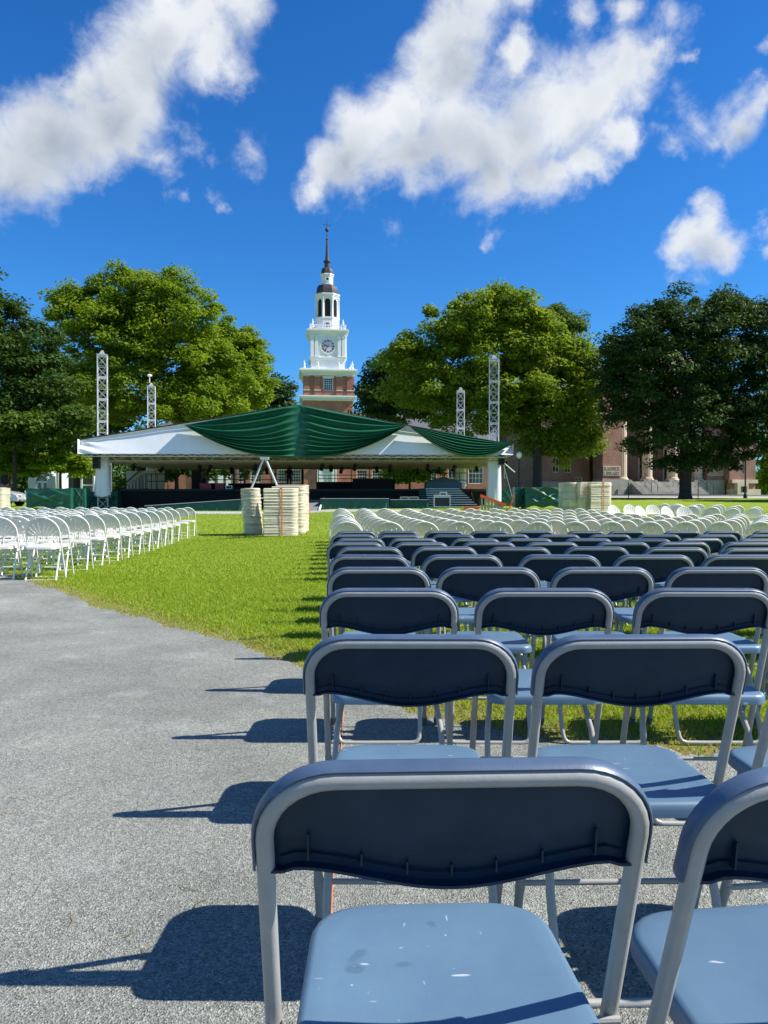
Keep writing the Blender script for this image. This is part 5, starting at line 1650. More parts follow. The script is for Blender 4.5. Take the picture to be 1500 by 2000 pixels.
# columns
colx = [1210.5, 1264.5, 1318.5, 1373.0]
for px in colx:
    x = LX(px); zb = LZ(937.5)
    b = MB()
    flute = lambda j, n: 1.0 - 0.050 * (abs(math.sin(PI * j / 3)) ** 0.8)
    zt = topz - 0.75
    b.lathe([(0.53, zb + .30), (0.535, zb + (zt - zb) * .33), (0.50, zb + (zt - zb) * .7), (0.45, zt)], 60, (x, 0.75, 0), 0, flute)
    c_ = b.build('column', 'limestone', lib, 25)
    b = MB(); b.lathe([(0.70, zb), (0.72, zb + .06), (0.68, zb + .13), (0.58, zb + .16), (0.62, zb + .22), (0.55, zb + .30)], 28, (x, 0.75, 0)); b.build('column_base', 'limestone', c_, 50)
    b = MB(); b.lathe([(0.46, zt), (0.52, zt + .15), (0.48, zt + .2), (0.60, zt + .45), (0.64, zt + .5)], 28, (x, 0.75, 0)); b.box(x - .68, x + .68, 0.07, 1.43, zt + .5, topz); b.build('capital', 'limestone', c_, 50)
    b = MB(); b.box(x - 0.78, x + 0.78, -0.03, 1.55, LZ(955), zb); b.box(x - 0.92, x + 0.92, -0.17, 1.6, gz0, LZ(955) - 0.002); b.build('pedestal', 'limestone_dark', c_, 0)
# entablature, gable, roof
b = MB()
b.box(LX(1160), LX(1427), -0.12, 2.6, topz + .002, topz + 0.9); b.box(LX(1161.5), LX(1425.5), -0.02, 2.6, topz + .9, topz + 1.9); b.box(LX(1156), LX(1431), -0.55, 2.6, topz + 1.9, topz + 2.4)
b.build('entablature', 'limestone', lib, 0)
b = MB(); pk = topz + 5.0; cxl = (LX(1156) + LX(1431)) / 2
b.prism([(LX(1158), topz + 2.403), (LX(1429), topz + 2.403), (cxl, pk)], -0.2, 2.4); b.build('pediment', 'limestone', lib, 0)
# porch wall behind the columns with three tall dark doorways
b = MB()
dh = [(LX(p) - 0.48, LX(p) + 0.48, LZ(940), LZ(874)) for p in (1228.5, 1282.0, 1337.0)]
wall_with_holes(b, LX(1201), LX(1387), LZ(940), topz, 3.2, 3.7, dh)
b.build('porch_wall', 'brick_brown', lib, 0)
for h in dh:
    b = MB(); b.box(h[0], h[1], 3.42, 3.5, h[2], h[3]); d_ = b.build('door', 'door_dark', lib, 0)
    b = MB(); xc = (h[0] + h[1]) / 2
    b.box(xc - .012, xc + .012, 3.405, 3.42, h[2], h[3]); b.box(h[0], h[1], 3.405, 3.42, h[3] - 1.0, h[3] - .94)
    for s in (-1, 1):
        for k in range(3): b.box(xc + s * .24 - .16, xc + s * .24 + .16, 3.408, 3.42, h[2] + .2 + k * .8, h[2] + .85 + k * .8)
    b.build('door_panel', 'black_paint', d_, 0)
    b = MB(); b.box(h[0] - .16, h[0] - .002, 3.1, 3.2, h[2], h[3]); b.box(h[1] + .002, h[1] + .16, 3.1, 3.2, h[2], h[3]); b.box(h[0] - .22, h[1] + .22, 3.02, 3.2, h[3], h[3] + .35); b.build('door_surround', 'limestone', lib, 0)
b = MB(); b.box(LX(1242.5), LX(1245.5), 3.14, 3.2, LZ(917.5), LZ(912)); b.build('notice', 'sign_white', lib, 0)
# steps
for k in range(7):
    b = MB()
    b.box(LX(1222), LX(1362), -2.2 + k * 0.36, 3.2, gz0 + k * (LZ(941) - gz0) / 7, gz0 + (k + 1) * (LZ(941) - gz0) / 7 - 0.002)
    b.build('step', 'limestone_dark', lib, 0)
b = MB(); b.box(LX(1201) + .06, LX(1387) - .06, 0.9, 3.2, LZ(941), LZ(940)); b.build('porch_floor', 'limestone_dark', lib, 0)
# handrails on the steps
for px in (1243, 1256, 1302, 1360, 1373):
    x = LX(px); b = MB(); s0, s1 = gz0, LZ(941)
    b.tube([(x, -2.1, s0), (x, -2.1, s0 + .95), (x, 0.35, s1 + .95), (x, 0.35, s1)], 0.03, 6)
    b.tube([(x, -0.9, s0 + .45), (x, -0.9, s0 + 1.4)], 0.022, 6)
    b.build('handrail', 'black_paint', lib, 50)
# set-back left wing
b = MB()
wl = [(LX(1117.5) - .38, LX(1117.5) + .38, LZ(922), LZ(893)), (LX(1092) - .38, LX(1092) + .38, LZ(922), LZ(893)), (LX(1140) - .45, LX(1140) + .45, LZ(938), LZ(931)),
      (LX(1117.5) - .38, LX(1117.5) + .38, LZ(868), LZ(835)), (LX(1092) - .38, LX(1092) + .38, LZ(868), LZ(835))]
wall_with_holes(b, LX(1066), LX(1163.5) - .003, LZ(940), topz, 3.0, 3.5, wl)
b.box(LX(1066), LX(1066) + .5, 3.5, 14, gz0, topz); b.build('wall', 'brick_brown', lib, 0)
for w_ in wl: add_window(lib, *w_, 3.15, 2, 2, m='sign_white', fw=0.07)
b = MB(); b.box(LX(1065), LX(1163.5) - .003, 2.85, 3.5, gz0, LZ(940) - .003); b.build('base_course', 'limestone_dark', lib, 0)
# right pavilion, nearer, in the sun
b = MB()
wr = [(LX(1436) - .40, LX(1436) + .40, LZ(917), LZ(890)), (LX(1448) + .2, LX(1448) + .55, LZ(925), LZ(893)), (LX(1437) - .40, LX(1437) + .40, LZ(862), LZ(828))]
wall_with_holes(b, LX(1423) + .003, LX(1481), LZ(937), topz, -0.9, -0.4, wr)
b.box(LX(1481) - .5, LX(1481), -0.4, 14, LZ(937), topz); b.box(LX(1423) + .003, LX(1423) + .5, -0.4, 0.0, LZ(937), topz); b.build('wall', 'brick_brown', lib, 0)
for w_ in wr: add_window(lib, *w_, -0.72, 1, 2, m='sign_white', fw=0.07)
b = MB(); b.box(LX(1427), LX(1484), -1.10, -0.4, LZ(943.5), LZ(936.5)); b.build('stone_band', 'limestone', lib, 0)
b = MB(); b.box(LX(1424), LX(1481), -0.88, -0.4, LZ(955), LZ(943.5) - .002); b.build('base_wall', 'brick_brown', lib, 0)
b = MB(); b.box(LX(1423.5), LX(1488), -1.25, -0.4, gz0 - .3, LZ(955) - .002); b.build('base_course', 'limestone', lib, 0)
b = MB()
x0, x1 = LX(1430), LX(1454)
wall_with_holes(b, x0, x1, gz0, LZ(943.5) - .004, -1.75, -1.255, [(LX(1437), LX(1451), LZ(962), LZ(950))])
b.build('basement_porch', 'limestone', lib, 0)
b = MB(); b.box(LX(1437), LX(1451), -1.4, -1.32, LZ(962), LZ(950)); b.build('basement_window', 'glass_dark', lib, 0)
# main block behind, cornice and roof
b = MB(); b.box(LX(1064), LX(1486), 3.6, 14.2, topz + .003, topz + .8); b.build('cornice', 'limestone', lib, 0)
b = MB(); b.add([(LX(1062), 3.2, topz + .81), (LX(1490), 3.2, topz + .81), (LX(1490), 14.6, topz + .81), (LX(1062), 14.6, topz + .81), (LX(1100), 9, topz + 4.4), (LX(1450), 9, topz + 4.4)], [(0, 1, 5, 4), (1, 2, 5), (2, 3, 4, 5), (3, 0, 4), (3, 2, 1, 0)])
b.build('roof', 'slate', lib, 0)
b = MB(); b.box(LX(1066) + .5, LX(1481) - .5, 13.5, 14, gz0, topz); b.build('rear_wall', 'brick_brown', lib, 0)

turn(lib, LX(1300), D2 + 1, R(11))
# ------------------------------------------------------------------ pale arched doorway building, far left
D3 = 96.0
ho = thing('pale_house', 'pale house front with an arched fanlight over double doors, far left', 'building', (0, D3, 0))
a0, a1 = wx(55, D3), wx(101, D3); z0 = g(a0, D3) - .2; zt = wz(912, D3)
cxd = wx(82, D3); hw_ = wx(92.5, D3) - cxd; zs_ = wz(939, D3)
arcp = [(cxd + hw_ * math.cos(R(a)), zs_ + hw_ * 1.0 * math.sin(R(a))) for a in range(0, 181, 12)]
b = MB()
b.box(a0, cxd - hw_, 0, .4, z0, zt); b.box(cxd + hw_, a1, 0, .4, z0, zt)
b.prism([(cxd - hw_, zs_)] + list(reversed(arcp))[1:-1] + [(cxd + hw_, zs_), (cxd + hw_, zt), (cxd - hw_, zt)], 0, .4)
b.box(a0 - .3, a1 + .3, -0.3, .4, zt, zt + .35)
b.build('wall', 'pale_render', ho, 0)
b = MB(); b.prism([(cxd - hw_, zs_)] + list(reversed(arcp))[1:-1] + [(cxd + hw_, zs_)], 0.2, 0.26); fl = b.build('fanlight', 'glass_dark', ho, 0)
b = MB()
for a in (36, 72, 108, 144): b.bar((cxd, 0.15, zs_), (cxd + hw_ * math.cos(R(a)), .15, zs_ + hw_ * math.sin(R(a))), .05, .04)
b.build('glazing_bars', 'pale_render', fl, 0)
b = MB()
for i in range(14):
    p, r_ = [(cxd + (hw_ + .12) * math.cos(R(a)), -0.03, zs_ + (hw_ + .12) * math.sin(R(a))) for a in (180 * i / 14, 180 * (i + 1) / 14)]
    b.bar(p, r_, 0.06, 0.24)
b.build('arch_moulding', 'white_trim', ho, 0)
for s in (-1, 1):
    b = MB(); x0_, x1_ = sorted((cxd + s * .02, cxd + s * hw_)); b.box(x0_, x1_, .15, .22, z0, zs_ - .02); d_ = b.build('door', 'white_trim', ho, 0)
    b = MB(); b.box(x0_ + .15, x1_ - .15, .12, .15, zs_ - 1.0, zs_ - .25); b.build('pane', 'glass_dark', d_, 0)
b = MB(); b.box(a0, a1, .4, 8, z0, zt); b.build('body', 'pale_render', ho, 0)
b = MB(); b.prism([(a0 - .6, zt + .36), (a1 + .6, zt + .36), ((a0 + a1) / 2, zt + 1.2)], -.4, 8.2); b.build('roof', 'slate', ho, 0)
# dark porch with slim white posts beside it
po = thing('porch', 'dark open porch with slim white posts between doorway and tent', 'porch', (0, 92.0, 0))
zg = g(wx(130, 92), 92) - .2
for px in (111.5, 159, 183):
    b = MB(); x = wx(px, 92); b.box(x - .10, x + .10, 0, .22, zg, wz(905, 92)); b.build('post', 'white_trim', po, 0)
b = MB(); b.box(wx(103, 92), wx(190, 92), -.3, 5, wz(905, 92), wz(896, 92)); b.build('roof', 'slate', po, 0)
b = MB(); b.box(wx(103, 92), wx(190, 92), 4.6, 5, zg, wz(905, 92) - .003); b.build('rear_wall', 'slate', po, 0)
b = MB(); b.box(wx(161, 92), wx(182, 92), 0.06, 0.14, wz(949, 92), wz(946, 92)); b.build('rail', 'white_trim', po, 0)
# ------------------------------------------------------------------ open-air stage: towers
DF, DR = 42.0, 53.0
def truss_section(h, w=0.50):
    b = MB()
    e = w / 2
    for sx in (-1, 1):
        for sy in (-1, 1): b.tube([(sx * e, sy * e, 0), (sx * e, sy * e, h)], 0.021, 6)
    n = 2
    for k in range(n + 1):
        z = min(max(h * k / n, 0.025), h - 0.025)
        P = [(-e, -e, z), (e, -e, z), (e, e, z), (-e, e, z)]
        if k in (0, n):
            for i in range(4): b.bar(P[i], P[(i + 1) % 4], 0.035, 0.035)
        elif k:
            for i in range(4): b.bar(P[i], P[(i + 1) % 4], 0.018)
    for k in range(n):
        za, zb = h * k / n + .03, h * (k + 1) / n - .03
        P = [(-e, -e), (e, -e), (e, e), (-e, e)]
        for i in range(4):
            p, q_ = P[i], P[(i + 1) % 4]
            b.bar((*p, za), (*q_, zb), 0.015); b.bar((*q_, za), (*p, zb), 0.015)
    return b.mesh('truss_section', 'white_steel', 40)
SEC_H = 1.22
SEC = truss_section(SEC_H)
def truss_tower(px, d, top_py, label, cap='cone', wrap=None):
    x = wx(px, d); z0 = g(x, d); zt = wz(top_py, d)
    t = thing('truss_tower', label, 'truss tower', (x, d, z0), -0.75 * math.atan2(x, d), 'white truss towers of the stage')
    n = int(round((zt - z0 - .3) / SEC_H))
    s = (zt - z0 - .3) / (n * SEC_H)
    for k in range(n):
        link('truss_section', SEC, t, (0, 0, k * SEC_H * s)).scale = (1, 1, s)
    b = MB(); b.box(-.42, .42, -.42, .42, 0, 0.03); b.build('base_plate', 'white_steel', t, 0)
    H = zt - z0 - .3
    b = MB(); b.box(-.28, .28, -.28, .28, H, H + .06)
    b.add([(-.16, -.2, H + .06), (.16, -.2, H + .06), (.16, .2, H + .06), (-.16, .2, H + .06), (-.05, 0, H + .30), (.05, 0, H + .30)], [(0, 1, 5, 4), (1, 2, 5), (2, 3, 4, 5), (3, 0, 4)])
    b.build('head_block', 'alu', t, 0)
    if cap == 'lamp':
        b = MB(); b.tube([(-.12, 0, H + .3), (-.12, 0, H + .75)], 0.03, 6); b.lathe([(0.04, .72), (.16, .76), (.17, .82), (.10, .88), (.02, .90)], 10, (-.12, 0, H)); b.build('beacon', 'white_trim', t, 40)
    if wrap:
        zb, ztp, w0, w1 = wrap
        b = MB()
        def cl(u, v):
            a = u * 2 * PI
            ww = w0 + (w1 - w0) * v
            rr = ww * (1 + 0.05 * math.sin(a * 5 + v * 3) * (0.3 + v) + 0.03 * math.sin(a * 11 + 1))
            sq_ = max(abs(math.cos(a)), abs(math.sin(a)))
            return (rr * math.cos(a) / sq_ ** 0.7, rr * math.sin(a) / sq_ ** 0.7, ztp + (zb - ztp) * v - z0 - 0.06 * v * math.sin(a * 3))
        b.grid(lambda u, v: cl(1 - u, v), 44, 14)
        b.build('cloth_wrap', 'cloth_white', t, 60)
    return t
truss_tower(201, DF, 685, 'white box truss tower at the left front of the stage, wrapped in pale cloth below', wrap=(wz(969, DF), wz(888, DF), .33, .42))
truss_tower(964.5, DF, 694, 'white box truss tower at the right front of the stage, wrapped in white cloth below', wrap=(wz(981, DF), wz(888, DF), .36, .39))
truss_tower(296.5, DR, 748, 'white truss tower at the left rear of the stage, small beacon on top', cap='lamp', wrap=(wz(957, DR), wz(900, DR), .36, .36))
truss_tower(899.5, DR, 757, 'white box truss tower at the right rear of the stage, half hidden by leaves', wrap=(wz(950, DR), wz(900, DR), .36, .38))

# ------------------------------------------------------------------ stage roof
DP = 41.0
cv = thing('stage_canopy', 'low white gabled stage canopy with truss ceiling between four towers', 'canopy', (0, DP, 0))
xl, xr_ = wx(152, DP), wx(1002, DP)
zl, zr_ = wz(857.5, DP), wz(868, DP)
zbl, zbr = wz(886, DP), wz(888.5, DP)
xp, zp = wx(583, DP), wz(790, DP)
DEP = 14.0
def gable_z(x):
    return zl + (zp - zl) * (x - xl) / (xp - xl) + 0.05 * math.sin(PI * (x - xl) / (xp - xl)) if x < xp else zp + (zr_ - zp) * (x - xp) / (xr_ - xp) - 0.03 * math.sin(PI * (x - xp) / (xr_ - xp))
def eave_z(x): return zbl + (zbr - zbl) * (x - xl) / (xr_ - xl)
b = MB()
def front(u, v):
    x = xl + (xr_ - xl) * u
    z0_, z1_ = eave_z(x), gable_z(x)
    z = z0_ + (z1_ - z0_) * v
    # the sheet is pulled tight to the frame, with creases fanning from the left corner
    y = 0.0 - 0.03 * math.sin(PI * v) * math.sin(u * 40) * 0.4
    e = math.exp(-((x - xl) / 0.9) ** 2)
    y += e * 0.055 * math.sin((z - z0_) * 15 + (x - xl) * 4.0)
    lean = 0.42 * v
    return (x, y + lean, z)
b.grid(front, 260, 16, thick=(0, 0.012, 0))
b.build('front_sheet', 'tent_white', cv, 50)
b = MB()
for (xa, xb) in ((xl, xp), (xp, xr_)):
    b.add([(xa, .32, gable_z(xa) - .02), (xb, .32, gable_z(xb) - .02), (xb, DEP, gable_z(xb) - .02), (xa, DEP, gable_z(xa) - .02)], [(0, 1, 2, 3)])
    b.add([(xa, .32, gable_z(xa) - .03), (xb, .32, gable_z(xb) - .03), (xb, DEP, gable_z(xb) - .03), (xa, DEP, gable_z(xa) - .03)], [(3, 2, 1, 0)])
b.build('roof_sheet', 'tent_white', cv, 0)
for (x, zt_, s) in ((xl, zl, -1), (xr_, zr_, 1)):
    b = MB(); b.box(min(x, x + s * .012), max(x, x + s * .012), 0.02, DEP, eave_z(x), zt_); b.build('side_sheet', 'tent_white', cv, 0)
b = MB(); b.prism([(xl, eave_z(xl) + .1), (xr_, eave_z(xr_) + .1), (xr_, zr_ - .04), (xp, zp - .04), (xl, zl - .04)], DEP - .02, DEP); b.build('rear_sheet', 'tent_white', cv, 0)
# black piping along the gable edge
b = MB(); b.tube([(xl, .28, zl), (xp, .28, zp), (xr_, .28, zr_)], 0.03, 6); b.build('edge_cord', 'black_cloth', cv, 60)
# light eave truss along the front
b = MB()
n = 74
for i in range(n):
    xa, xb = xl + .3 + (xr_ - xl - .6) * i / n, xl + .3 + (xr_ - xl - .6) * (i + 1) / n
    za, zb = eave_z(xa), eave_z(xb)
    lo, hi = -.13, -.005
    b.bar((xa, .06, za + (lo if i % 2 else hi)), (xb, .06, zb + (hi if i % 2 else lo)), 0.022)
b.tube([(xl + .3, .06, zbl - .14), (xr_ - .3, .06, zbr - .14)], 0.026, 6)
b.build('eave_truss', 'alu', cv, 40)
# ceiling trusses running side to side
def ladder(L, h=0.34):
    b = MB()
    for z in (0, h):
        for y in (-.16, .16): b.tube([(0, y, z), (L, y, z)], 0.030, 5)
    n = int(L / .5)
    for i in range(n):
        xa, xb = L * i / n, L * (i + 1) / n
        for y in (-.16, .16): b.bar((xa, y, 0 if i % 2 else h), (xb, y, h if i % 2 else 0), 0.026)
    return b.mesh('ceiling_truss', 'truss_tan', 40)
LM = ladder(xr_ - xl - 1.0)
for k in range(8):
    link('ceiling_truss', LM, cv, (xl + .5, 0.6 + k * 1.75, zbl - 0.36 + 0.018 * k))
def ladder2():
    b = MB()
    for x in (-.16, .16):
        for z in (0, .3): b.tube([(x, 0.4, z), (x, DEP - .4, z)], 0.03, 5)
    for i in range(26):
        ya, yb = .4 + (DEP - .8) * i / 26, .4 + (DEP - .8) * (i + 1) / 26
        for x in (-.16, .16): b.bar((x, ya, 0 if i % 2 else .3), (x, yb, .3 if i % 2 else 0), .026)
    return b.mesh('cross_truss', 'truss_tan', 40)
L2 = ladder2()
for x in (xl + .7, wx(330, DP), wx(470, DP), wx(583, DP), wx(690, DP), wx(830, DP), xr_ - .7):
    link('cross_truss', L2, cv, (x, 0, zbl + .03))
# lamps clamped under the trusses, each a thing
def par_lamp():
    root = thing('stage_light', 'x', 'stage light')
    b = MB()
    b.lathe([(0.02, 0), (0.10, 0.02), (0.11, 0.20), (0.12, 0.34), (0.105, 0.34)], 10)
    o = b.build('can', 'black_paint', root, 40); o.rotation_euler = (R(150), 0, 0); o.location = (0, 0, -0.02)
    b = MB(); b.bar((-.13, 0, -.16), (-.13, 0, .02), .02, .03); b.bar((.13, 0, -.16), (.13, 0, .02), .02, .03); b.bar((-.13, 0, .02), (.13, 0, .02), .03, .02); b.tube([(0, 0, .02), (0, 0, .12)], .03, 6)
    b.build('yoke', 'black_paint', root, 0)
    return root
pl = par_lamp(); kids(pl)
lamps = [(262, 1), (318, 3), (390, 2), (412, 2), (452, 4), (500, 1), (520, 5), (566, 3), (630, 1), (646, 2), (668, 4), (694, 1), (735, 3), (762, 2), (815, 5), (836, 1), (858, 4), (888, 2), (930, 3)]
for i, (px, k) in enumerate(lamps):
    dd = DP + 0.6 + (k) * 1.75
    loc = (wx(px, dd), dd, zbl - 0.36 + .018 * k - .13)
    lb = f'black stage light hung from the canopy ceiling trusses, {ordn(i + 1)} from the left'
    if i == 0: pl.location = loc; tag(pl, lb, 'stage light', 'black stage lights under the canopy')
    else: copy_tree(pl, loc, float(rng.normal(0, .4)), lb, 'black stage lights under the canopy')

# green swags hung across the front
def swag(label, pa, pt, pc_list, pb, single=False):
    b = MB()
    (ax, az), (bx, bz) = pa, pb
    PL = 8.5
    def pleat(v, amp):
        ph = v * PL * 2 * PI + 0.8 * math.sin(v * 9)
        s = math.sin(ph)
        return amp * (0.5 + 0.5 * s) ** 1.0 * (0.75 + 0.25 * math.sin(v * 47))
    def half(u, v, g_, c_top, c_bot, side):
        gx, gzz = g_
        cx_, ct_ = c_top; cb_ = c_bot
        vv = v ** 0.95
        zc = ct_ + (cb_ - ct_) * vv
        sag = 0.66 * min(1, v * 3.0) * (1 - 0.12 * v)
        x = gx + (cx_ - gx) * u
        z = gzz + (zc - gzz) * u - sag * 4 * u * (1 - u) * (1.0 if v > 0 else 0)
        spread = min(1, u * 2.6)
        amp = 0.30 * (0.18 + 0.82 * spread) * sstep(0.0, 0.13, 1.0 - u) * sstep(0.0, 0.03, v + 0.004)
        y = -0.16 - 0.16 * v - pleat(v, float(amp)) + 0.10 * (1 - spread)
        z -= 0.06 * float(amp) * math.cos(v * PL * 2 * PI)
        top = 0.30 * (1 - v) ** 3
        return (x, y + top, z)
    ct_top, ct_bot = pt
    NV = 300
    b.grid(lambda u, v: half(u, v, pa, ct_top, ct_bot, -1), 44, NV)
    b.grid(lambda u, v: half(1 - u, v, pb, ct_top, ct_bot, 1), 44, NV)
    o = b.build('green_swag', 'green_satin', None, 180, label=label, cat='drape')
    o.location = (0, DP, 0)
    return o
S = lambda px, py: (wx(px, DP), wz(py, DP))
swag('large pleated dark green satin swag draped over the centre of the white canopy', S(360, 829.5), (S(583, 789.5), wz(894, DP)), None, S(795, 831))
def swag2(label, pa, pb, low):
    b = MB(); PL = 7.5
    (ax, az), (bx, bz) = pa, pb
    def fn(u, v):
        x = ax + (bx - ax) * u
        base_ = az + (bz - az) * u
        hang = low * v * 4 * u * (1 - u) * (1 + 0.25 * (u - .5))
        ph = v * PL * 2 * PI + 0.7 * math.sin(v * 8)
        amp = 0.20 * (0.15 + 0.85 * math.sin(PI * u) ** 0.7) * float(sstep(0, .05, v + .004))
        y = -0.14 - 0.12 * v - amp * (0.5 + 0.5 * math.sin(ph)) ** 0.8 + .28 * (1 - v) ** 3
        return (x, y, base_ - hang)
    b.grid(fn, 70, 220)
    o = b.build('green_swag', 'green_satin', None, 180, label=label, cat='drape')
    o.location = (0, DP, 0)
swag2('smaller pleated dark green swag hanging on the right end of the white canopy', S(797, 832), S(1000, 866), wz(848, DP) - wz(889.5, DP))

# ------------------------------------------------------------------ stage floor and what stands on it
gs = g(wx(560, 46), 46)
DZ = wz(955, 44.0)                      # deck height
st = thing('stage_platform', 'black stage deck under the white canopy with dark skirts', 'stage', (0, 44, 0))
sx0, sx1 = wx(232, 44), wx(950, 44)
for i in range(12):
    b = MB(); xa, xb = sx0 + (sx1 - sx0) * i / 12, sx0 + (sx1 - sx0) * (i + 1) / 12
    b.box(xa + .006, xb - .006, 0, 9.5, DZ - .12, DZ + 0.002 * (i % 3)); b.build('deck_panel', 'deck_black', st, 0)
b = MB()
b.grid(lambda u, v: (sx0 + (sx1 - sx0) * u, 0.05 + .03 * math.sin(u * 300) * v, DZ - .13 - (DZ - .13 - gs + .3) * v), 240, 3)
b.build('skirt', 'black_cloth', st, 60)
# the low black risers on the deck
def riser(px0, px1, d, y0_, y1_, label, depth=1.8, m='black_cloth'):
    t = thing('riser', label, 'riser', (0, d, 0))
    a_, c_ = wx(px0, d), wx(px1, d)
    b = MB(); b.box(a_, c_, 0, depth, wz(y0_, d) - .04, wz(y0_, d)); b.build('top', 'deck_black', t, 0)
    b = MB(); b.box(a_ + .02, c_ - .02, .02, depth - .02, max(DZ + .004, wz(y1_, d)), wz(y0_, d) - .042); b.build('skirt', m, t, 0)
    return t
riser(617, 762, 47.5, 941, 956, 'wide black riser on the stage, right of centre')
riser(445, 560, 49.0, 944, 956, 'black riser on the stage behind the chair stacks')
riser(688, 772, 46.2, 935.5, 956, 'taller black block at the right end of the wide riser', depth=1.0)
# guard rails
def rail(pts_px, d, top, low, label, posts=True, mid=None):
    t = thing('guard_rail', label, 'railing', (0, d, 0))
    for p in pts_px:
        b = MB(); x = wx(p, d); b.tube([(x, 0, wz(low, d)), (x, 0, wz(top, d))], 0.028, 6); b.build('post', 'black_paint', t, 50)
    for y_ in ([top] + (mid or [])):
        b = MB(); b.tube([(wx(pts_px[0], d), 0, wz(y_, d)), (wx(pts_px[-1], d), 0, wz(y_, d))], 0.026, 6); b.build('rail', 'black_paint', t, 50)
rail([287, 296, 307, 328], 46.5, 926, 955, 'black guard rail on the left part of the stage', mid=[940])
rail([405, 420, 437, 452, 470, 500, 530, 560], 52.5, 926, 955, 'black guard rail along the rear of the stage, left of centre', mid=[937])
rail([622, 654, 686, 722, 760], 51.5, 913.5, 955, 'black guard rail along the rear of the stage, right of centre', mid=[928, 935])
rail([840, 868, 897, 912], 50.0, 924, 953, 'black guard rail on the right part of the stage', mid=[938])
# left stairs with stepped rail
def stair(label, d, steps, m, name='stage_stairs'):
    t = thing(name, label, 'stairs', (0, d, 0))
    return t
t = stair('dark stage stairs with stepping handrails at the left end of the stage', 45.0, None, None)
for k in range(6):
    px0 = 246 + k * 6.5; yy = 975 - k * 4.2
    b = MB(); b.box(wx(px0, 45), wx(px0 + 6.5, 45), 0, 1.2, g(wx(px0, 45), 45) - .05, wz(yy, 45)); b.build('step', 'deck_black', t, 0)
    b = MB(); x = wx(px0 + 1.5, 45); x2 = wx(px0 + 6.0, 45); z_ = wz(yy, 45); h_ = wz(yy - 28, 45)
    b.tube([(x, -.03, z_), (x, -.03, h_), (x2, -.03, h_), (x2, -.03, z_)], .024, 6); b.build('handrail', 'black_paint', t, 50)
# right steps: green-grey treads with pale nosings
t = stair('wide dark green metal steps with pale edges at the right front of the stage', 41.2, None, None)
n = 9
gq = g(wx(880, 41), 41)
for k in range(n):
    z1_ = wz(989 - k * 4.6, 41.2); z0_ = gq - .1 if k == 0 else wz(989 - (k - 1) * 4.6, 41.2)
    wd_ = 118 - k * 1.5
    xa, xb = wx(818 + k * .5, 41.2), wx(818 + wd_ - k * 2.2, 41.2)
    b = MB(); b.box(xa, xb, k * .30, k * .30 + .34, z1_ - .05, z1_); s_ = b.build('tread', 'green_tarp', t, 0)
    b = MB(); b.box(xa + .02, xb - .02, k * .30 + .10, k * .30 + .13, z0_, z1_ - .052); b.build('back_board', 'black_paint', s_, 0)
    b = MB(); b.box(wx(836, 41.2), xb, k * .30 - .03, k * .30 - .002, z1_ - .05, z1_ + .003); b.build('nosing', 'alu', s_, 0)
for px in (838, 900, 930):
    b = MB(); x = wx(px, 41.2); b.bar((x, .2, gq - .1), (x, 2.7, wz(955, 41.2)), .05, .12); b.build('stringer', 'black_paint', t, 0)
# low green-skirted forestage walls either side of the ramp
def low_wall(px0, px1, d, y0_, label, px_t=None, tilt=0.0):
    t = thing('stage_apron', label, 'platform', (0, d, 0))
    a_, c_ = wx(px0, d), wx(px1, d)
    zt_ = wz(y0_, d); zb_ = g((a_ + c_) / 2, d) - .05
    b = MB()
    b.grid(lambda u, v: (a_ + (c_ - a_) * u, -.03 * v - .025 * math.sin(u * 55) * v - .02 * math.sin(u * 140 + v * 2) * v, zt_ + tilt * u - (zt_ + tilt * u - zb_) * v), 120, 6, thick=(0, .02, 0))
    b.build('skirt', 'green_tarp', t, 60)
    b = MB(); b.add([(a_, -.04, zt_), (c_, -.04, zt_ + tilt), (c_, 2.2, zt_ + tilt), (a_, 2.2, zt_), (a_, -.04, zt_ + .05), (c_, -.04, zt_ + tilt + .05), (c_, 2.2, zt_ + tilt + .05), (a_, 2.2, zt_ + .05)],
                    [(3, 2, 1, 0), (4, 5, 6, 7), (0, 1, 5, 4), (1, 2, 6, 5), (2, 3, 7, 6), (3, 0, 4, 7)])
    b.build('deck', 'deck_black', t, 0)
    b = MB(); b.bar((a_, -.055, zt_ + .055), (c_, -.055, zt_ + tilt + .055), .03, .035); b.build('edge_strip', 'alu', t, 0)
low_wall(283, 478, 39.6, 990, 'low stage apron with a sloping pale edge, left of the chair stacks', tilt=wz(977, 39.6) - wz(990, 39.6))
low_wall(626, 760, 39.6, 976, 'low stage apron with dark green skirt, right of the ramp')
low_wall(762, 838, 40.4, 978, 'short stage apron with green skirt beside the flight case')
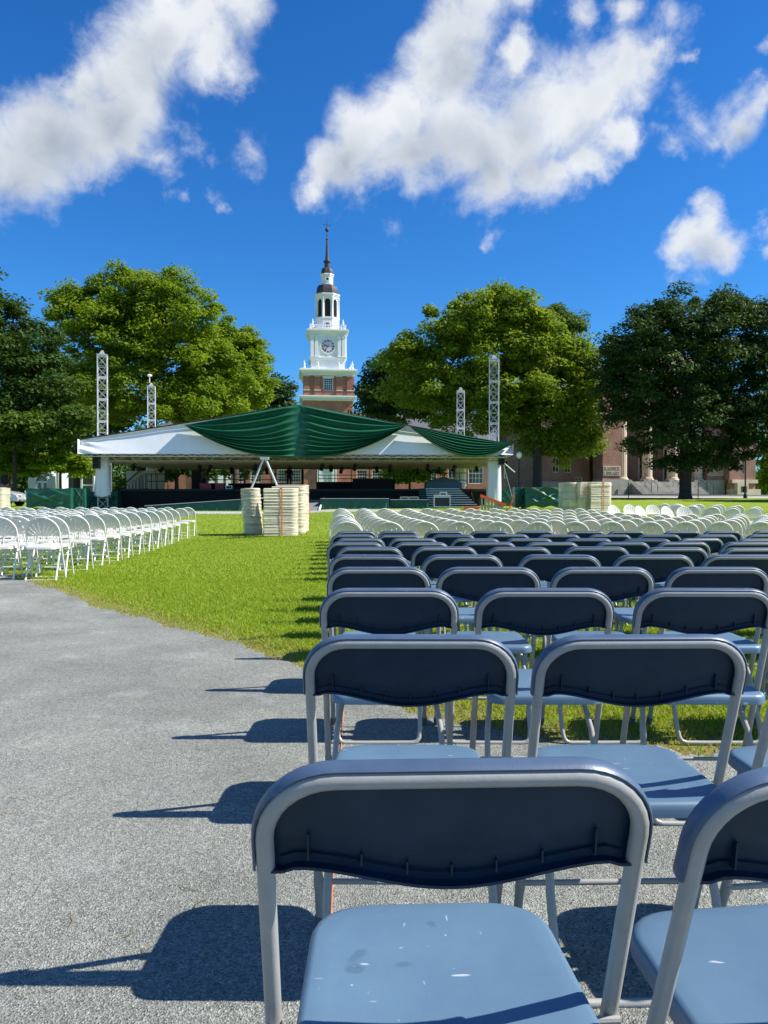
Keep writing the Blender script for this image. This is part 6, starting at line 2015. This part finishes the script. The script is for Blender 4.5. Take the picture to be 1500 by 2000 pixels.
# ramp
rp = thing('ramp', 'grey access ramp with a white side board, leading up to the stage', 'ramp', (0, 38.4, 0))
ra, rb = wx(585, 38.4), wx(622, 38.4)
zg = g(wx(600, 38.4), 38.4)
b = MB(); b.add([(ra, 0, zg), (rb, 0, zg), (rb, 3.2, zg + .55), (ra, 3.2, zg + .55), (ra, 0, zg + .03), (rb, 0, zg + .03), (rb, 3.2, zg + .60), (ra, 3.2, zg + .60)], [(3, 2, 1, 0), (4, 5, 6, 7), (0, 1, 5, 4), (1, 2, 6, 5), (2, 3, 7, 6), (3, 0, 4, 7)])
b.build('slope', 'ramp_grey', rp, 0)
b = MB(); b.add([(rb + .005, -.02, zg), (rb + .06, -.02, zg), (rb + .06, 3.2, zg + .60), (rb + .005, 3.2, zg + .60), (rb + .005, -.02, zg + .12), (rb + .06, -.02, zg + .12), (rb + .06, 3.2, zg + .72), (rb + .005, 3.2, zg + .72)], [(3, 2, 1, 0), (4, 5, 6, 7), (0, 1, 5, 4), (1, 2, 6, 5), (2, 3, 7, 6), (3, 0, 4, 7)])
b.build('side_board', 'white_trim', rp, 0)
# white A-frame stand
af = thing('a_frame_stand', 'white A-frame stand rising behind the leftmost lawn chair stack', 'stand', (wx(517, 39.0), 39.0, 0))
zt_ = wz(897, 39); zb_ = g(wx(517, 39), 39)
for s, sp in ((-1, 1.0), (1, 1.0)):
    b = MB(); b.tube([(s * .06, 0, zt_), (s * .445 * (zt_ - zb_), 0.0, zb_ + .0)], .055, 8); b.build('leg', 'white_steel', af, 60)
b = MB(); b.box(-.22, .22, -.09, .09, zt_ - .02, zt_ + .10); b.build('head', 'white_steel', af, 0)
b = MB(); b.tube([(-.445 * (zt_ - zb_) * .75, 0, zb_ + (zt_ - zb_) * .25), (.445 * (zt_ - zb_) * .75, 0, zb_ + (zt_ - zb_) * .25)], .03, 6); b.build('spreader', 'white_steel', af, 60)
# tan wall flats at the left rear of the stage
tw = thing('scenery_flat', 'tan panelled flats standing at the left rear of the stage', 'scenery', (0, 51.0, 0))
for i, (a_, c_) in enumerate(((247, 275), (275.5, 304), (305, 321))):
    b = MB(); b.box(wx(a_, 51), wx(c_, 51) - .01, .02 * i, .12 + .02 * i, DZ + .004, wz(919.5, 51)); b.build('panel', 'tan_wall', tw, 0)
b = MB(); b.bar((wx(247, 51), -.06, wz(942, 51)), (wx(283, 51), -.06, wz(910, 51)), .08, .04); b.build('brace', 'black_paint', tw, 0)
# tall black loudspeaker on the stage
def speaker(px, d, w_, h_, zb_, label):
    t = thing('loudspeaker', label, 'loudspeaker', (wx(px, d), d, zb_))
    b = MB(); b.box(-w_ / 2, w_ / 2, 0, w_ * .8, 0, h_); b.build('cabinet', 'case_black', t, 0)
    b = MB(); b.box(-w_ / 2 + .04, w_ / 2 - .04, -.02, -.001, .05, h_ - .05); b.build('grille', 'black_cloth', t, 0)
    return t
speaker(384, 46.0, .62, 1.15, DZ + .008, 'tall black loudspeaker on the stage behind the left rear rail')
speaker(395, 46.4, .5, .7, DZ + .008, 'smaller black loudspeaker beside the tall one on the stage')
speaker(187, 41.3, .35, .9, wz(915, 41.3), 'black loudspeaker hung beside the left front tower')
speaker(980, 41.3, .32, .7, wz(908, 41.3), 'black loudspeaker hung beside the right front tower')
# red cases and a small grey box at the stage edge
for (px, w_, lb) in ((405, .9, 'dark red equipment case on the stage edge, left one'), (425, .75, 'dark red equipment case on the stage edge, right one')):
    t = thing('equipment_case', lb, 'case', (wx(px, 44.6), 44.6, DZ + .008))
    b = MB(); b.box(-w_ / 2, w_ / 2, 0, .5, 0, .30); b.build('body', 'red_case', t, 0)
    b = MB(); b.box(-w_ / 2 - .004, w_ / 2 + .004, -.004, .504, .302, .35); b.build('lid', 'red_case', t, 0)
t = thing('equipment_case', 'small pale grey control box on the stage edge right of the red cases', 'case', (wx(447, 44.5), 44.5, DZ + .008))
b = MB(); b.box(-.2, .2, 0, .3, 0, .20); b.build('body', 'alu', t, 0)
b = MB(); b.box(-.15, .15, -.012, -.001, .04, .16); b.build('panel', 'black_paint', t, 0)
# road case with metal edges
def road_case(px, d, w_, dep, h_, zb_, label, tray=False):
    t = thing('road_case', label, 'road case', (wx(px, d), d, zb_))
    b = MB(); b.box(-w_ / 2 + .02, w_ / 2 - .02, .02, dep - .02, .12, h_); b.build('body', 'case_black', t, 0)
    b = MB()
    for x in (-w_ / 2, w_ / 2):
        for y in (0, dep): b.bar((x, y, .10), (x, y, h_ + .01), .05)
    for z in (.12, h_):
        for y in (0, dep): b.bar((-w_ / 2 + .026, y, z), (w_ / 2 - .026, y, z), .05)
        for x in (-w_ / 2, w_ / 2): b.bar((x, .026, z), (x, dep - .026, z), .05)
    b.build('edging', 'alu', t, 0)
    b = MB(); b.box(-w_ / 2 - .03, w_ / 2 + .03, -.03, dep + .03, h_ + .036, h_ + .13); b.build('lid', 'alu', t, 0)
    if tray:
        b = MB(); b.tube([(-.1, .2, h_ + .13), (-.1, .2, h_ + .25), (.25, .2, h_ + .25), (.25, .2, h_ + .13)], .03, 6); b.build('handle', 'alu', t, 60)
    for x in (-w_ / 2 + .1, w_ / 2 - .1):
        b = MB(); b.tube([(x - .02, .08, .05), (x + .02, .08, .05)], .05, 10); b.build('caster', 'rubber', t, 50)
    return t
zc = g(wx(863, 39.2), 39.2)
road_case(863.5, 39.2, .82, .6, .62, zc, 'black flight case with silver edges in front of the stage steps', tray=True)
# two low framed floor monitors lying on the apron
for i, (px, w_) in enumerate(((789.5, 15), (807.5, 19))):
    d = 40.2; t = thing('floor_monitor', ['low black floor monitor with pale frame on the apron, left one', 'low black floor monitor with pale frame on the apron, right one'][i], 'monitor', (wx(px, d), d, wz(978, 40.4) + .055))
    ww = wx(px + w_ / 2, d) - wx(px - w_ / 2, d)
    b = MB(); b.box(-ww / 2 + .03, ww / 2 - .03, 0.03, .3, 0, .12); b.build('body', 'case_black', t, 0)
    b = MB()
    b.bar((-ww / 2, 0, .02), (ww / 2, 0, .02), .035); b.bar((-ww / 2, 0, .14), (ww / 2, 0, .14), .035); b.bar((-ww / 2, 0, .04), (-ww / 2, 0, .12), .035); b.bar((ww / 2, 0, .04), (ww / 2, 0, .12), .035)
    b.build('frame', 'alu', t, 0)
# blue-grey covered mixing desk
t = thing('covered_desk', 'blue-grey cover with a peaked top over a desk on the right of the stage', 'covered desk', (wx(867, 46), 46, DZ + .008))
b = MB()
def cover(u, v):
    a = u * 2 * PI; rr = 1.12
    c, s = math.cos(a), math.sin(a)
    q_ = max(abs(c), abs(s))
    sx_, sy_ = rr * c / q_ ** .8, .6 * s / q_ ** .8
    if v < .6: z = .42 * (v / .6); f = 1.03 - .03 * v
    else:
        k_ = (v - .6) / .4; z = .42 + .36 * k_ ** .8; f = 1 - k_ * .92
    return (sx_ * f * (1 + .02 * math.sin(a * 9)), .6 + sy_ * f, z)
b.grid(cover, 40, 14); b.build('cover', 'tarp_blue', t, 50)
# ------------------------------------------------------------------ barriers wrapped in green tarpaulin
def barrier(px0, px1, d, y0_, y1_, label, seed, depth=.8, fold=1.0, rz=0.0):
    r = random.Random(seed)
    t = thing('green_barrier', label, 'barrier', (0, d, 0), 0, 'barriers wrapped in green tarpaulin')
    a_, c_ = wx(px0, d), wx(px1, d); zt_ = wz(y0_, d); zb_ = max(wz(y1_, d), g((a_ + c_) / 2, d) + .01) if y1_ else g((a_ + c_) / 2, d) + .02
    ph = [r.random() * 6 for _ in range(8)]; k_ = [r.uniform(.6, 1.6) for _ in range(4)]
    b = MB()
    def fn(u, v):
        x = a_ + (c_ - a_) * u
        sagz = -.05 * math.sin(PI * ((u * 2) % 1)) * (1 - v)
        dgl = u * 3 * k_[0] + v * 2.2
        dgl2 = (1 - u) * 2.6 * k_[1] + v * 2.5
        y = -fold * (.10 * max(0, math.sin(dgl * 5 + ph[0])) ** 3 * math.sin(PI * u) + .09 * max(0, math.sin(dgl2 * 4.2 + ph[1])) ** 3 * math.sin(PI * u) + .03 * math.sin(u * 30 + ph[2] + v * 2) * v + .02 * math.sin(v * 9 + ph[3]))
        z = zt_ + sagz - (zt_ + sagz - zb_) * v + (.05 * math.sin(u * 14 + ph[4]) * (v > .95))
        return (x, y * (0.25 + .75 * math.sin(PI * min(1, .08 + v * .92))), z)
    b.grid(fn, 70, 26)
    def topf(u, v): p = fn(u, 0); return (p[0], p[1] + v * depth, p[2] + .01 * math.sin(u * 22))
    b.grid(topf, 30, 2)
    for (u0, xs_) in ((0, a_), (1, c_)):
        def sd(u, v): 
            p = fn(u0, v); return (p[0], p[1] + u * depth, p[2])
        if u0 == 0: b.grid(lambda u, v: sd(1 - u, v), 4, 12)
        else: b.grid(sd, 4, 12)
    b.build('tarpaulin', 'green_tarp', t, 60)
    b = MB()
    for x in (a_ + .08, c_ - .08):
        b.bar((x, .35, g(x, d) - .02), (x, .35, zt_ - .05), .06); b.bar((x, .02, g(x, d) + .03), (x, .7, g(x, d) + .03), .06)
    b.bar((a_ + .1, .35, zt_ - .06), (c_ - .1, .35, zt_ - .06), .06)
    b.build('frame', 'alu', t, 0)
    return t
barrier(51, 138, 40.5, 953, 991, 'longest green tarpaulin barrier at left, slashed with pale creases', 3)
barrier(139, 165, 40.9, 953, 991, 'dark narrow green barrier panel joined to the right end of the long left one', 8, fold=.4)
barrier(166, 230, 43.4, 959, 991, 'green tarpaulin barrier with loose pale folds behind the left front tower', 5, fold=1.5)
barrier(973, 1006, 44.0, 955, 992, 'flat green barrier panel with pale rail behind the right front tower', 11, fold=.2)
barrier(1006, 1026, 39.5, 951, 992, 'narrow crumpled green barrier between flat panel and long right barrier', 13, fold=1.0)
barrier(1026, 1099, 39.0, 950.5, 990, 'long green tarpaulin barrier beside the right cream stacks', 17, fold=1.1)
# slatted barrier with orange rail, orange boards and feet
fb = thing('slatted_barrier', 'pale slatted barrier with a sloping orange rail by the right front tower', 'barrier', (0, 38.0, 0))
zg = g(wx(960, 38), 38)
for i in range(7):
    px = 941.5 + i * 6.4
    yt = 970 + (px - 941) * (986 - 968) / (985 - 941)
    b = MB(); x = wx(px, 38); b.box(x - .045, x + .045, .03, .06, zg - .02, wz(yt, 38)); b.build('slat', 'wood_pale', fb, 0)
b = MB(); b.bar((wx(938, 38), 0, wz(967.5, 38)), (wx(988, 38), 0, wz(986.5, 38)), .05, .13); b.build('rail', 'orange_plastic', fb, 0)
b = MB(); b.bar((wx(938, 38), .09, wz(987, 38)), (wx(985, 38), .09, wz(990, 38)), .03, .06); b.build('lower_rail', 'wood_pale', fb, 0)
t = thing('leaning_board', 'upright orange board leaning beside the slatted barrier, on a yellow foot', 'board', (wx(999, 37.6), 37.6, g(wx(999, 37.6), 37.6)))
b = MB(); b.bar((-.10, 0, .05), (.10, 0, wz(966, 37.6) - g(wx(999, 37.6), 37.6)), .13, .05); b.build('board', 'orange_plastic', t, 0)
b = MB(); b.box(-.22, .30, -.2, .2, 0, .13); b.build('foot', 'yellow_plastic', t, 0)
t = thing('orange_plank', 'orange plank lying on the ground before the stage steps, yellow at its left end', 'plank', (wx(920, 37.5), 37.5, g(wx(920, 37.5), 37.5)))
b = MB(); b.box(-.36, .42, 0, .2, .02, .19); b.build('board', 'orange_plastic', t, 0)
b = MB(); b.box(-.48, -.362, 0, .2, .02, .19); b.build('end_piece', 'yellow_plastic', t, 0)
# traffic cone
t = thing('traffic_cone', 'small orange traffic cone right of the hindmost lawn chair stack', 'cone', (wx(600, 35.0), 35.0, g(wx(600, 35), 35)))
b = MB(); b.box(-.18, .18, -.18, .18, 0, .03); b.build('foot', 'orange_plastic', t, 0)
b = MB(); b.lathe([(.135, .03), (.035, .70), (.02, .71)], 18); b.build('body', 'orange_plastic', t, 40)

# ------------------------------------------------------------------ people
def person(label, x, y, z, pose, shirt, legs, rz=0.0, H=1.75, short_sleeve=True):
    root = thing('person', label, 'person', (x, y, z), rz)
    J = dict(pel=(0, 0, .93), wst=(0, -.01, 1.08), chs=(0, -.015, 1.28), nck=(0, 0, 1.46), hd0=(0, .005, 1.53), hd1=(0, .02, 1.62), hd2=(0, .01, 1.71),
             ls=(-.185, 0, 1.40), le=(-.26, -.03, 1.12), lw=(-.25, .10, .92), lh=(-.24, .15, .85),
             rs=(.185, 0, 1.40), re=(.26, -.03, 1.12), rw=(.25, .10, .92), rh=(.24, .15, .85),
             lhp=(-.095, 0, .90), lk=(-.11, .03, .50), la=(-.12, -.02, .09), lt=(-.13, .15, .04),
             rhp=(.095, 0, .90), rk=(.11, .03, .50), ra=(.12, -.02, .09), rt=(.13, .15, .04))
    J.update(pose)
    rad = dict(pel=.145, wst=.125, chs=.15, nck=.058, hd0=.06, hd1=.088, hd2=.085, ls=.07, le=.045, lw=.032, lh=.03, rs=.07, re=.045, rw=.032, rh=.03,
               lhp=.095, lk=.062, la=.042, lt=.036, rhp=.095, rk=.062, ra=.042, rt=.036)
    E = [('pel', 'wst'), ('wst', 'chs'), ('chs', 'nck'), ('nck', 'hd0'), ('hd0', 'hd1'), ('hd1', 'hd2'), ('chs', 'ls'), ('ls', 'le'), ('le', 'lw'), ('lw', 'lh'), ('chs', 'rs'), ('rs', 're'), ('re', 'rw'), ('rw', 'rh'),
         ('pel', 'lhp'), ('lhp', 'lk'), ('lk', 'la'), ('la', 'lt'), ('pel', 'rhp'), ('rhp', 'rk'), ('rk', 'ra'), ('ra', 'rt')]
    V = {k: Vector(v) for k, v in J.items()}
    R_ = dict(rad)
    # fingers and thumb: short chains rooted in the palm
    for s, w, h in (('l', 'lw', 'lh'), ('r', 'rw', 'rh')):
        dv = (V[h] - V[w]).normalized(); sd = Vector((0, 1, 0)); up = dv.cross(sd).normalized()
        for i in range(4):
            o_ = sd * (-.027 + .018 * i)
            ln = (.062, .072, .068, .052)[i]
            a, c = f'{s}f{i}a', f'{s}f{i}b'
            V[a] = V[h] + dv * .035 + o_; V[c] = V[a] + dv * ln * .9 + up * (-.02 if s == 'l' else .02)
            R_[a] = .0095; R_[c] = .0085; E += [(h, a), (a, c)]
        V[f'{s}tm'] = V[h] + sd * .045 + dv * .03; R_[f'{s}tm'] = .011; E.append((h, f'{s}tm'))
    names = list(V)
    me = bpy.data.meshes.new('body')
    sc_ = H / 1.80
    me.from_pydata([tuple(V[k] * sc_) for k in names], [(names.index(a), names.index(c)) for a, c in E], [])
    o = bpy.data.objects.new('body', me); COL.objects.link(o)
    md = o.modifiers.new('skin', 'SKIN'); md.use_smooth_shade = True
    sv = me.skin_vertices[0].data
    for i, k in enumerate(names):
        r_ = R_[k] * sc_
        sv[i].radius = (r_ * (1.25 if k in ('pel', 'wst', 'chs') else 1), r_ * (.85 if k in ('pel', 'wst', 'chs') else 1))
        sv[i].use_root = (k == 'pel')
    o.modifiers.new('sub', 'SUBSURF').levels = 1
    dg = bpy.context.evaluated_depsgraph_get()
    ev = o.evaluated_get(dg)
    m2 = bpy.data.meshes.new_from_object(ev)
    bpy.data.objects.remove(o); bpy.data.meshes.remove(me)
    m2.materials.clear()
    for mm in ('skin', shirt, legs, 'black_paint'): m2.materials.append(MATS[mm])
    for p in m2.polygons:
        c = p.center / sc_
        mi = 0
        if c.z < .10: mi = 3
        elif c.z < .99 and abs(c.x) < .24 - (.05 if c.z > .8 else 0): mi = 2
        elif c.z < 1.47 and (c.z > .99) and (abs(c.x) < .20 or c.z > 1.17): mi = 1
        p.material_index = mi
        p.use_smooth = True
    m2.name = 'body'
    link('body', m2, root)
    # face: eyes, nose, mouth, ears and hair, heads turn with the pose
    hc = V['hd1'] * sc_ + Vector((0, .01, .0))
    b = MB()
    def blob(cx_, cy_, cz_, rx, ry, rz_, n=8):
        b.add([(cx_ + rx * math.sin(PI * j / 5) * math.cos(2 * PI * i / n), cy_ + ry * math.sin(PI * j / 5) * math.sin(2 * PI * i / n), cz_ + rz_ * math.cos(PI * j / 5)) for j in range(6) for i in range(n)],
              [(j * n + i, j * n + (i + 1) % n, (j + 1) * n + (i + 1) % n, (j + 1) * n + i) for j in range(5) for i in range(n)])
    blob(hc.x, hc.y - .02, hc.z + .05, .098, .108, .085, 12)
    b.build('hair', 'hair', root, 60)
    b = MB(); blob(hc.x, hc.y + .098, hc.z - .012, .013, .018, .022); blob(hc.x - .092, hc.y, hc.z - .01, .012, .02, .032); blob(hc.x + .092, hc.y, hc.z - .01, .012, .02, .032); b.build('nose_and_ears', 'skin', root, 60)
    b = MB(); blob(hc.x - .032, hc.y + .085, hc.z + .008, .013, .008, .008); blob(hc.x + .032, hc.y + .085, hc.z + .008, .013, .008, .008); b.build('eyes', 'clock_black', root, 60)
    b = MB(); blob(hc.x, hc.y + .088, hc.z - .052, .024, .008, .007); b.build('mouth', 'red_case', root, 60)
    return root
person('person in black T-shirt standing on the stage behind the lawn chair stacks', wx(565, 50.5), 50.5, DZ + .01, {}, 'shirt_black', 'trousers', PI, 1.72)
person('pedestrian in dark clothes walking on the pavement behind the elm trunk', wx(1329.5, 74.0), 74.0, g(wx(1329, 74), 74) + .12,
       dict(lk=(-.10, .16, .52), la=(-.10, .22, .12), lt=(-.10, .38, .08), rk=(.10, -.02, .50), ra=(.10, -.28, .14), rt=(.10, -.16, .05), lw=(-.25, -.12, .94), lh=(-.24, -.18, .88), rw=(.25, .22, .96), rh=(.24, .28, .90)),
       'shirt_black', 'trousers', R(-80), 1.72)

# ------------------------------------------------------------------ car at the far left
car = thing('parked_car', 'silver saloon car parked behind the left chair stacks, nose to the right', 'car', (wx(52, 47) - 2.25, 47.0, g(wx(20, 47), 47)))
b = MB()
prof = [(-2.2, .32), (-2.22, .62), (-2.1, .86), (-1.5, .93), (-.85, 1.36), (.35, 1.38), (1.0, .98), (1.75, .86), (2.12, .70), (2.22, .50), (2.18, .30)]
def sec(y):
    k = abs(y) / .86
    return [(x * (1 - .05 * k ** 4), z - (.10 * k ** 3 if z > 1.1 else .05 * k ** 4 if z > .5 else 0)) for x, z in prof]
ysec = [-.86, -.80, -.6, 0, .6, .80, .86]
np_ = len(prof)
vs = []
for y in ysec:
    for (x, z) in sec(y): vs.append((x, y * (1.0 if z < 1.1 else .86), z))
fs = []
for i in range(len(ysec) - 1):
    for j in range(np_ - 1): fs.append((i * np_ + j, i * np_ + j + 1, (i + 1) * np_ + j + 1, (i + 1) * np_ + j))
fs.append(tuple(range(np_))); fs.append(tuple(reversed(range((len(ysec) - 1) * np_, len(ysec) * np_))))
fs += [((i) * np_, (i + 1) * np_, (i + 1) * np_ + np_ - 1, i * np_ + np_ - 1) for i in range(len(ysec) - 1)]
b.add(vs, fs); b.build('body', 'car_silver', car, 40)
for (x, y) in ((-1.4, -.80), (1.42, -.80), (-1.4, .80), (1.42, .80)):
    b = MB(); b.tube([(x, y - .1, .31), (x, y + .1, .31)], .31, 20); w_ = b.build('wheel', 'tyre', car, 40)
    b = MB(); s_ = -1 if y < 0 else 1; b.tube([(x, y + s_ * .095, .31), (x, y + s_ * .115, .31)], .19, 14); b.build('rim', 'alu', w_, 40)
for y in (-.60, .60):
    b = MB(); b.lathe([(.02, -.06), (.13, -.03), (.15, .02), (.10, .07)], 10, (2.10, y, .66)); b.build('headlight', 'lamp_glass', car, 60)
b = MB(); b.box(2.19, 2.235, -.26, .26, .42, .54); b.build('number_plate', 'plate_paint', car, 0)
b = MB(); b.box(2.16, 2.25, -.78, .78, .30, .40); b.build('bumper', 'rubber', car, 0)
b = MB()
b.prism([(-1.25, .98), (-.80, 1.30), (-.25, 1.31), (-.25, .98)], -.80, -.775); b.prism([(-.18, .98), (-.18, 1.31), (.32, 1.32), (.80, 1.0)], -.80, -.775)
b.build('side_window', 'glass_dark', car, 0)
b = MB(); b.add([(.40, -.66, 1.385), (.40, .66, 1.385), (1.02, .74, .995), (1.02, -.74, .995)], [(0, 3, 2, 1)]); o = b.build('windscreen', 'glass_dark', car, 0); o.location = (.012, 0, .012)

# ------------------------------------------------------------------ lamp posts, railing
def lamp(px, d, ytop, label, kind):
    x = wx(px, d); z0 = g(x, d); h = wz(ytop, d) - z0
    t = thing('lamp_post', label, 'lamp post', (x, d, z0))
    b = MB(); b.lathe([(.16, 0), (.16, .25), (.09, .40), (.065, .9), (.05, h - .35), (.09, h - .32), (.05, h - .25)], 10); b.build('post', 'black_paint', t, 40)
    b = MB()
    if kind == 'globe': b.lathe([(.06, h - .25), (.19, h - .12), (.23, h + .05), (.19, h + .20), (.06, h + .30)], 14); b.build('globe', 'lamp_glass', t, 60)
    else:
        b.lathe([(.07, h - .25), (.16, h + .10), (.17, h + .12)], 6); b.build('lantern', 'glass_dark', t, 0)
        b = MB(); b.lathe([(.22, h + .12), (.10, h + .30), (.02, h + .36)], 6); b.build('cap', 'black_paint', t, 0)
lamp(1013.5, 60, 890, 'dark lamp post with a pale globe, right of the stage canopy', 'globe')
lamp(1455.5, 64, 889, 'black lamp post standing on the lawn edge before the right library pavilion', 'lantern')
for i, px in enumerate((1227.5, 1363.5)):
    x = wx(px, 64.8); t = thing('sign_post', ['thin dark post at the pavement edge left of the elm', 'thin dark post at the pavement edge just right of the elm'][i], 'post', (x, 64.8, g(x, 64.8)))
    b = MB(); b.tube([(0, 0, -.05), (0, 0, 1.25)], .035, 8); b.build('pole', 'black_paint', t, 50)
    b = MB(); b.lathe([(.05, 1.25), (.06, 1.28), (.02, 1.34)], 8); b.build('cap', 'black_paint', t, 50)
# guy struts from the right front tower
t = thing('strut', 'slim pale brace strut sticking out from the right front tower', 'strut', (0, 42.6, 0))
b = MB(); b.tube([(wx(982, 42.6), 0, wz(903, 42.6)), (wx(1007, 42.6), .3, wz(922, 42.6))], .035, 6); b.build('tube', 'white_steel', t, 60)
b = MB(); b.tube([(wx(982, 42.6), 0, wz(903, 42.6)), (wx(1006, 42.6), .1, g(wx(1006, 42.6), 42.6))], .02, 5); b.build('guy_wire', 'alu', t, 60)
# small dark building with bay windows between canopy and library
t = thing('dark_house', 'shaded house front with pale trim behind the right canopy corner', 'building', (0, 104, 0))
z0 = g(wx(1025, 104), 104) - .2
b = MB(); wn = [(wx(p, 104) - .55, wx(p, 104) + .55, wz(934, 104), wz(898, 104)) for p in (992, 1007, 1030)]
wall_with_holes(b, wx(983, 104), wx(1062, 104), z0, wz(840, 104), 0, .4, wn); b.build('wall', 'slate', t, 0)
b = MB(); b.box(wx(983, 104), wx(1062, 104), 6, 6.4, z0, wz(840, 104)); b.build('rear_wall', 'slate', t, 0)
for w_ in wn: add_window(t, *w_, .15, 2, 2, m='pale_render', fw=.14)
b = MB(); b.prism([(wx(981, 104), wz(840, 104) + .003), (wx(1064, 104), wz(840, 104) + .003), (wx(1050, 104), wz(812, 104)), (wx(996, 104), wz(812, 104))], -.4, 6.8); b.build('roof', 'slate', t, 0)
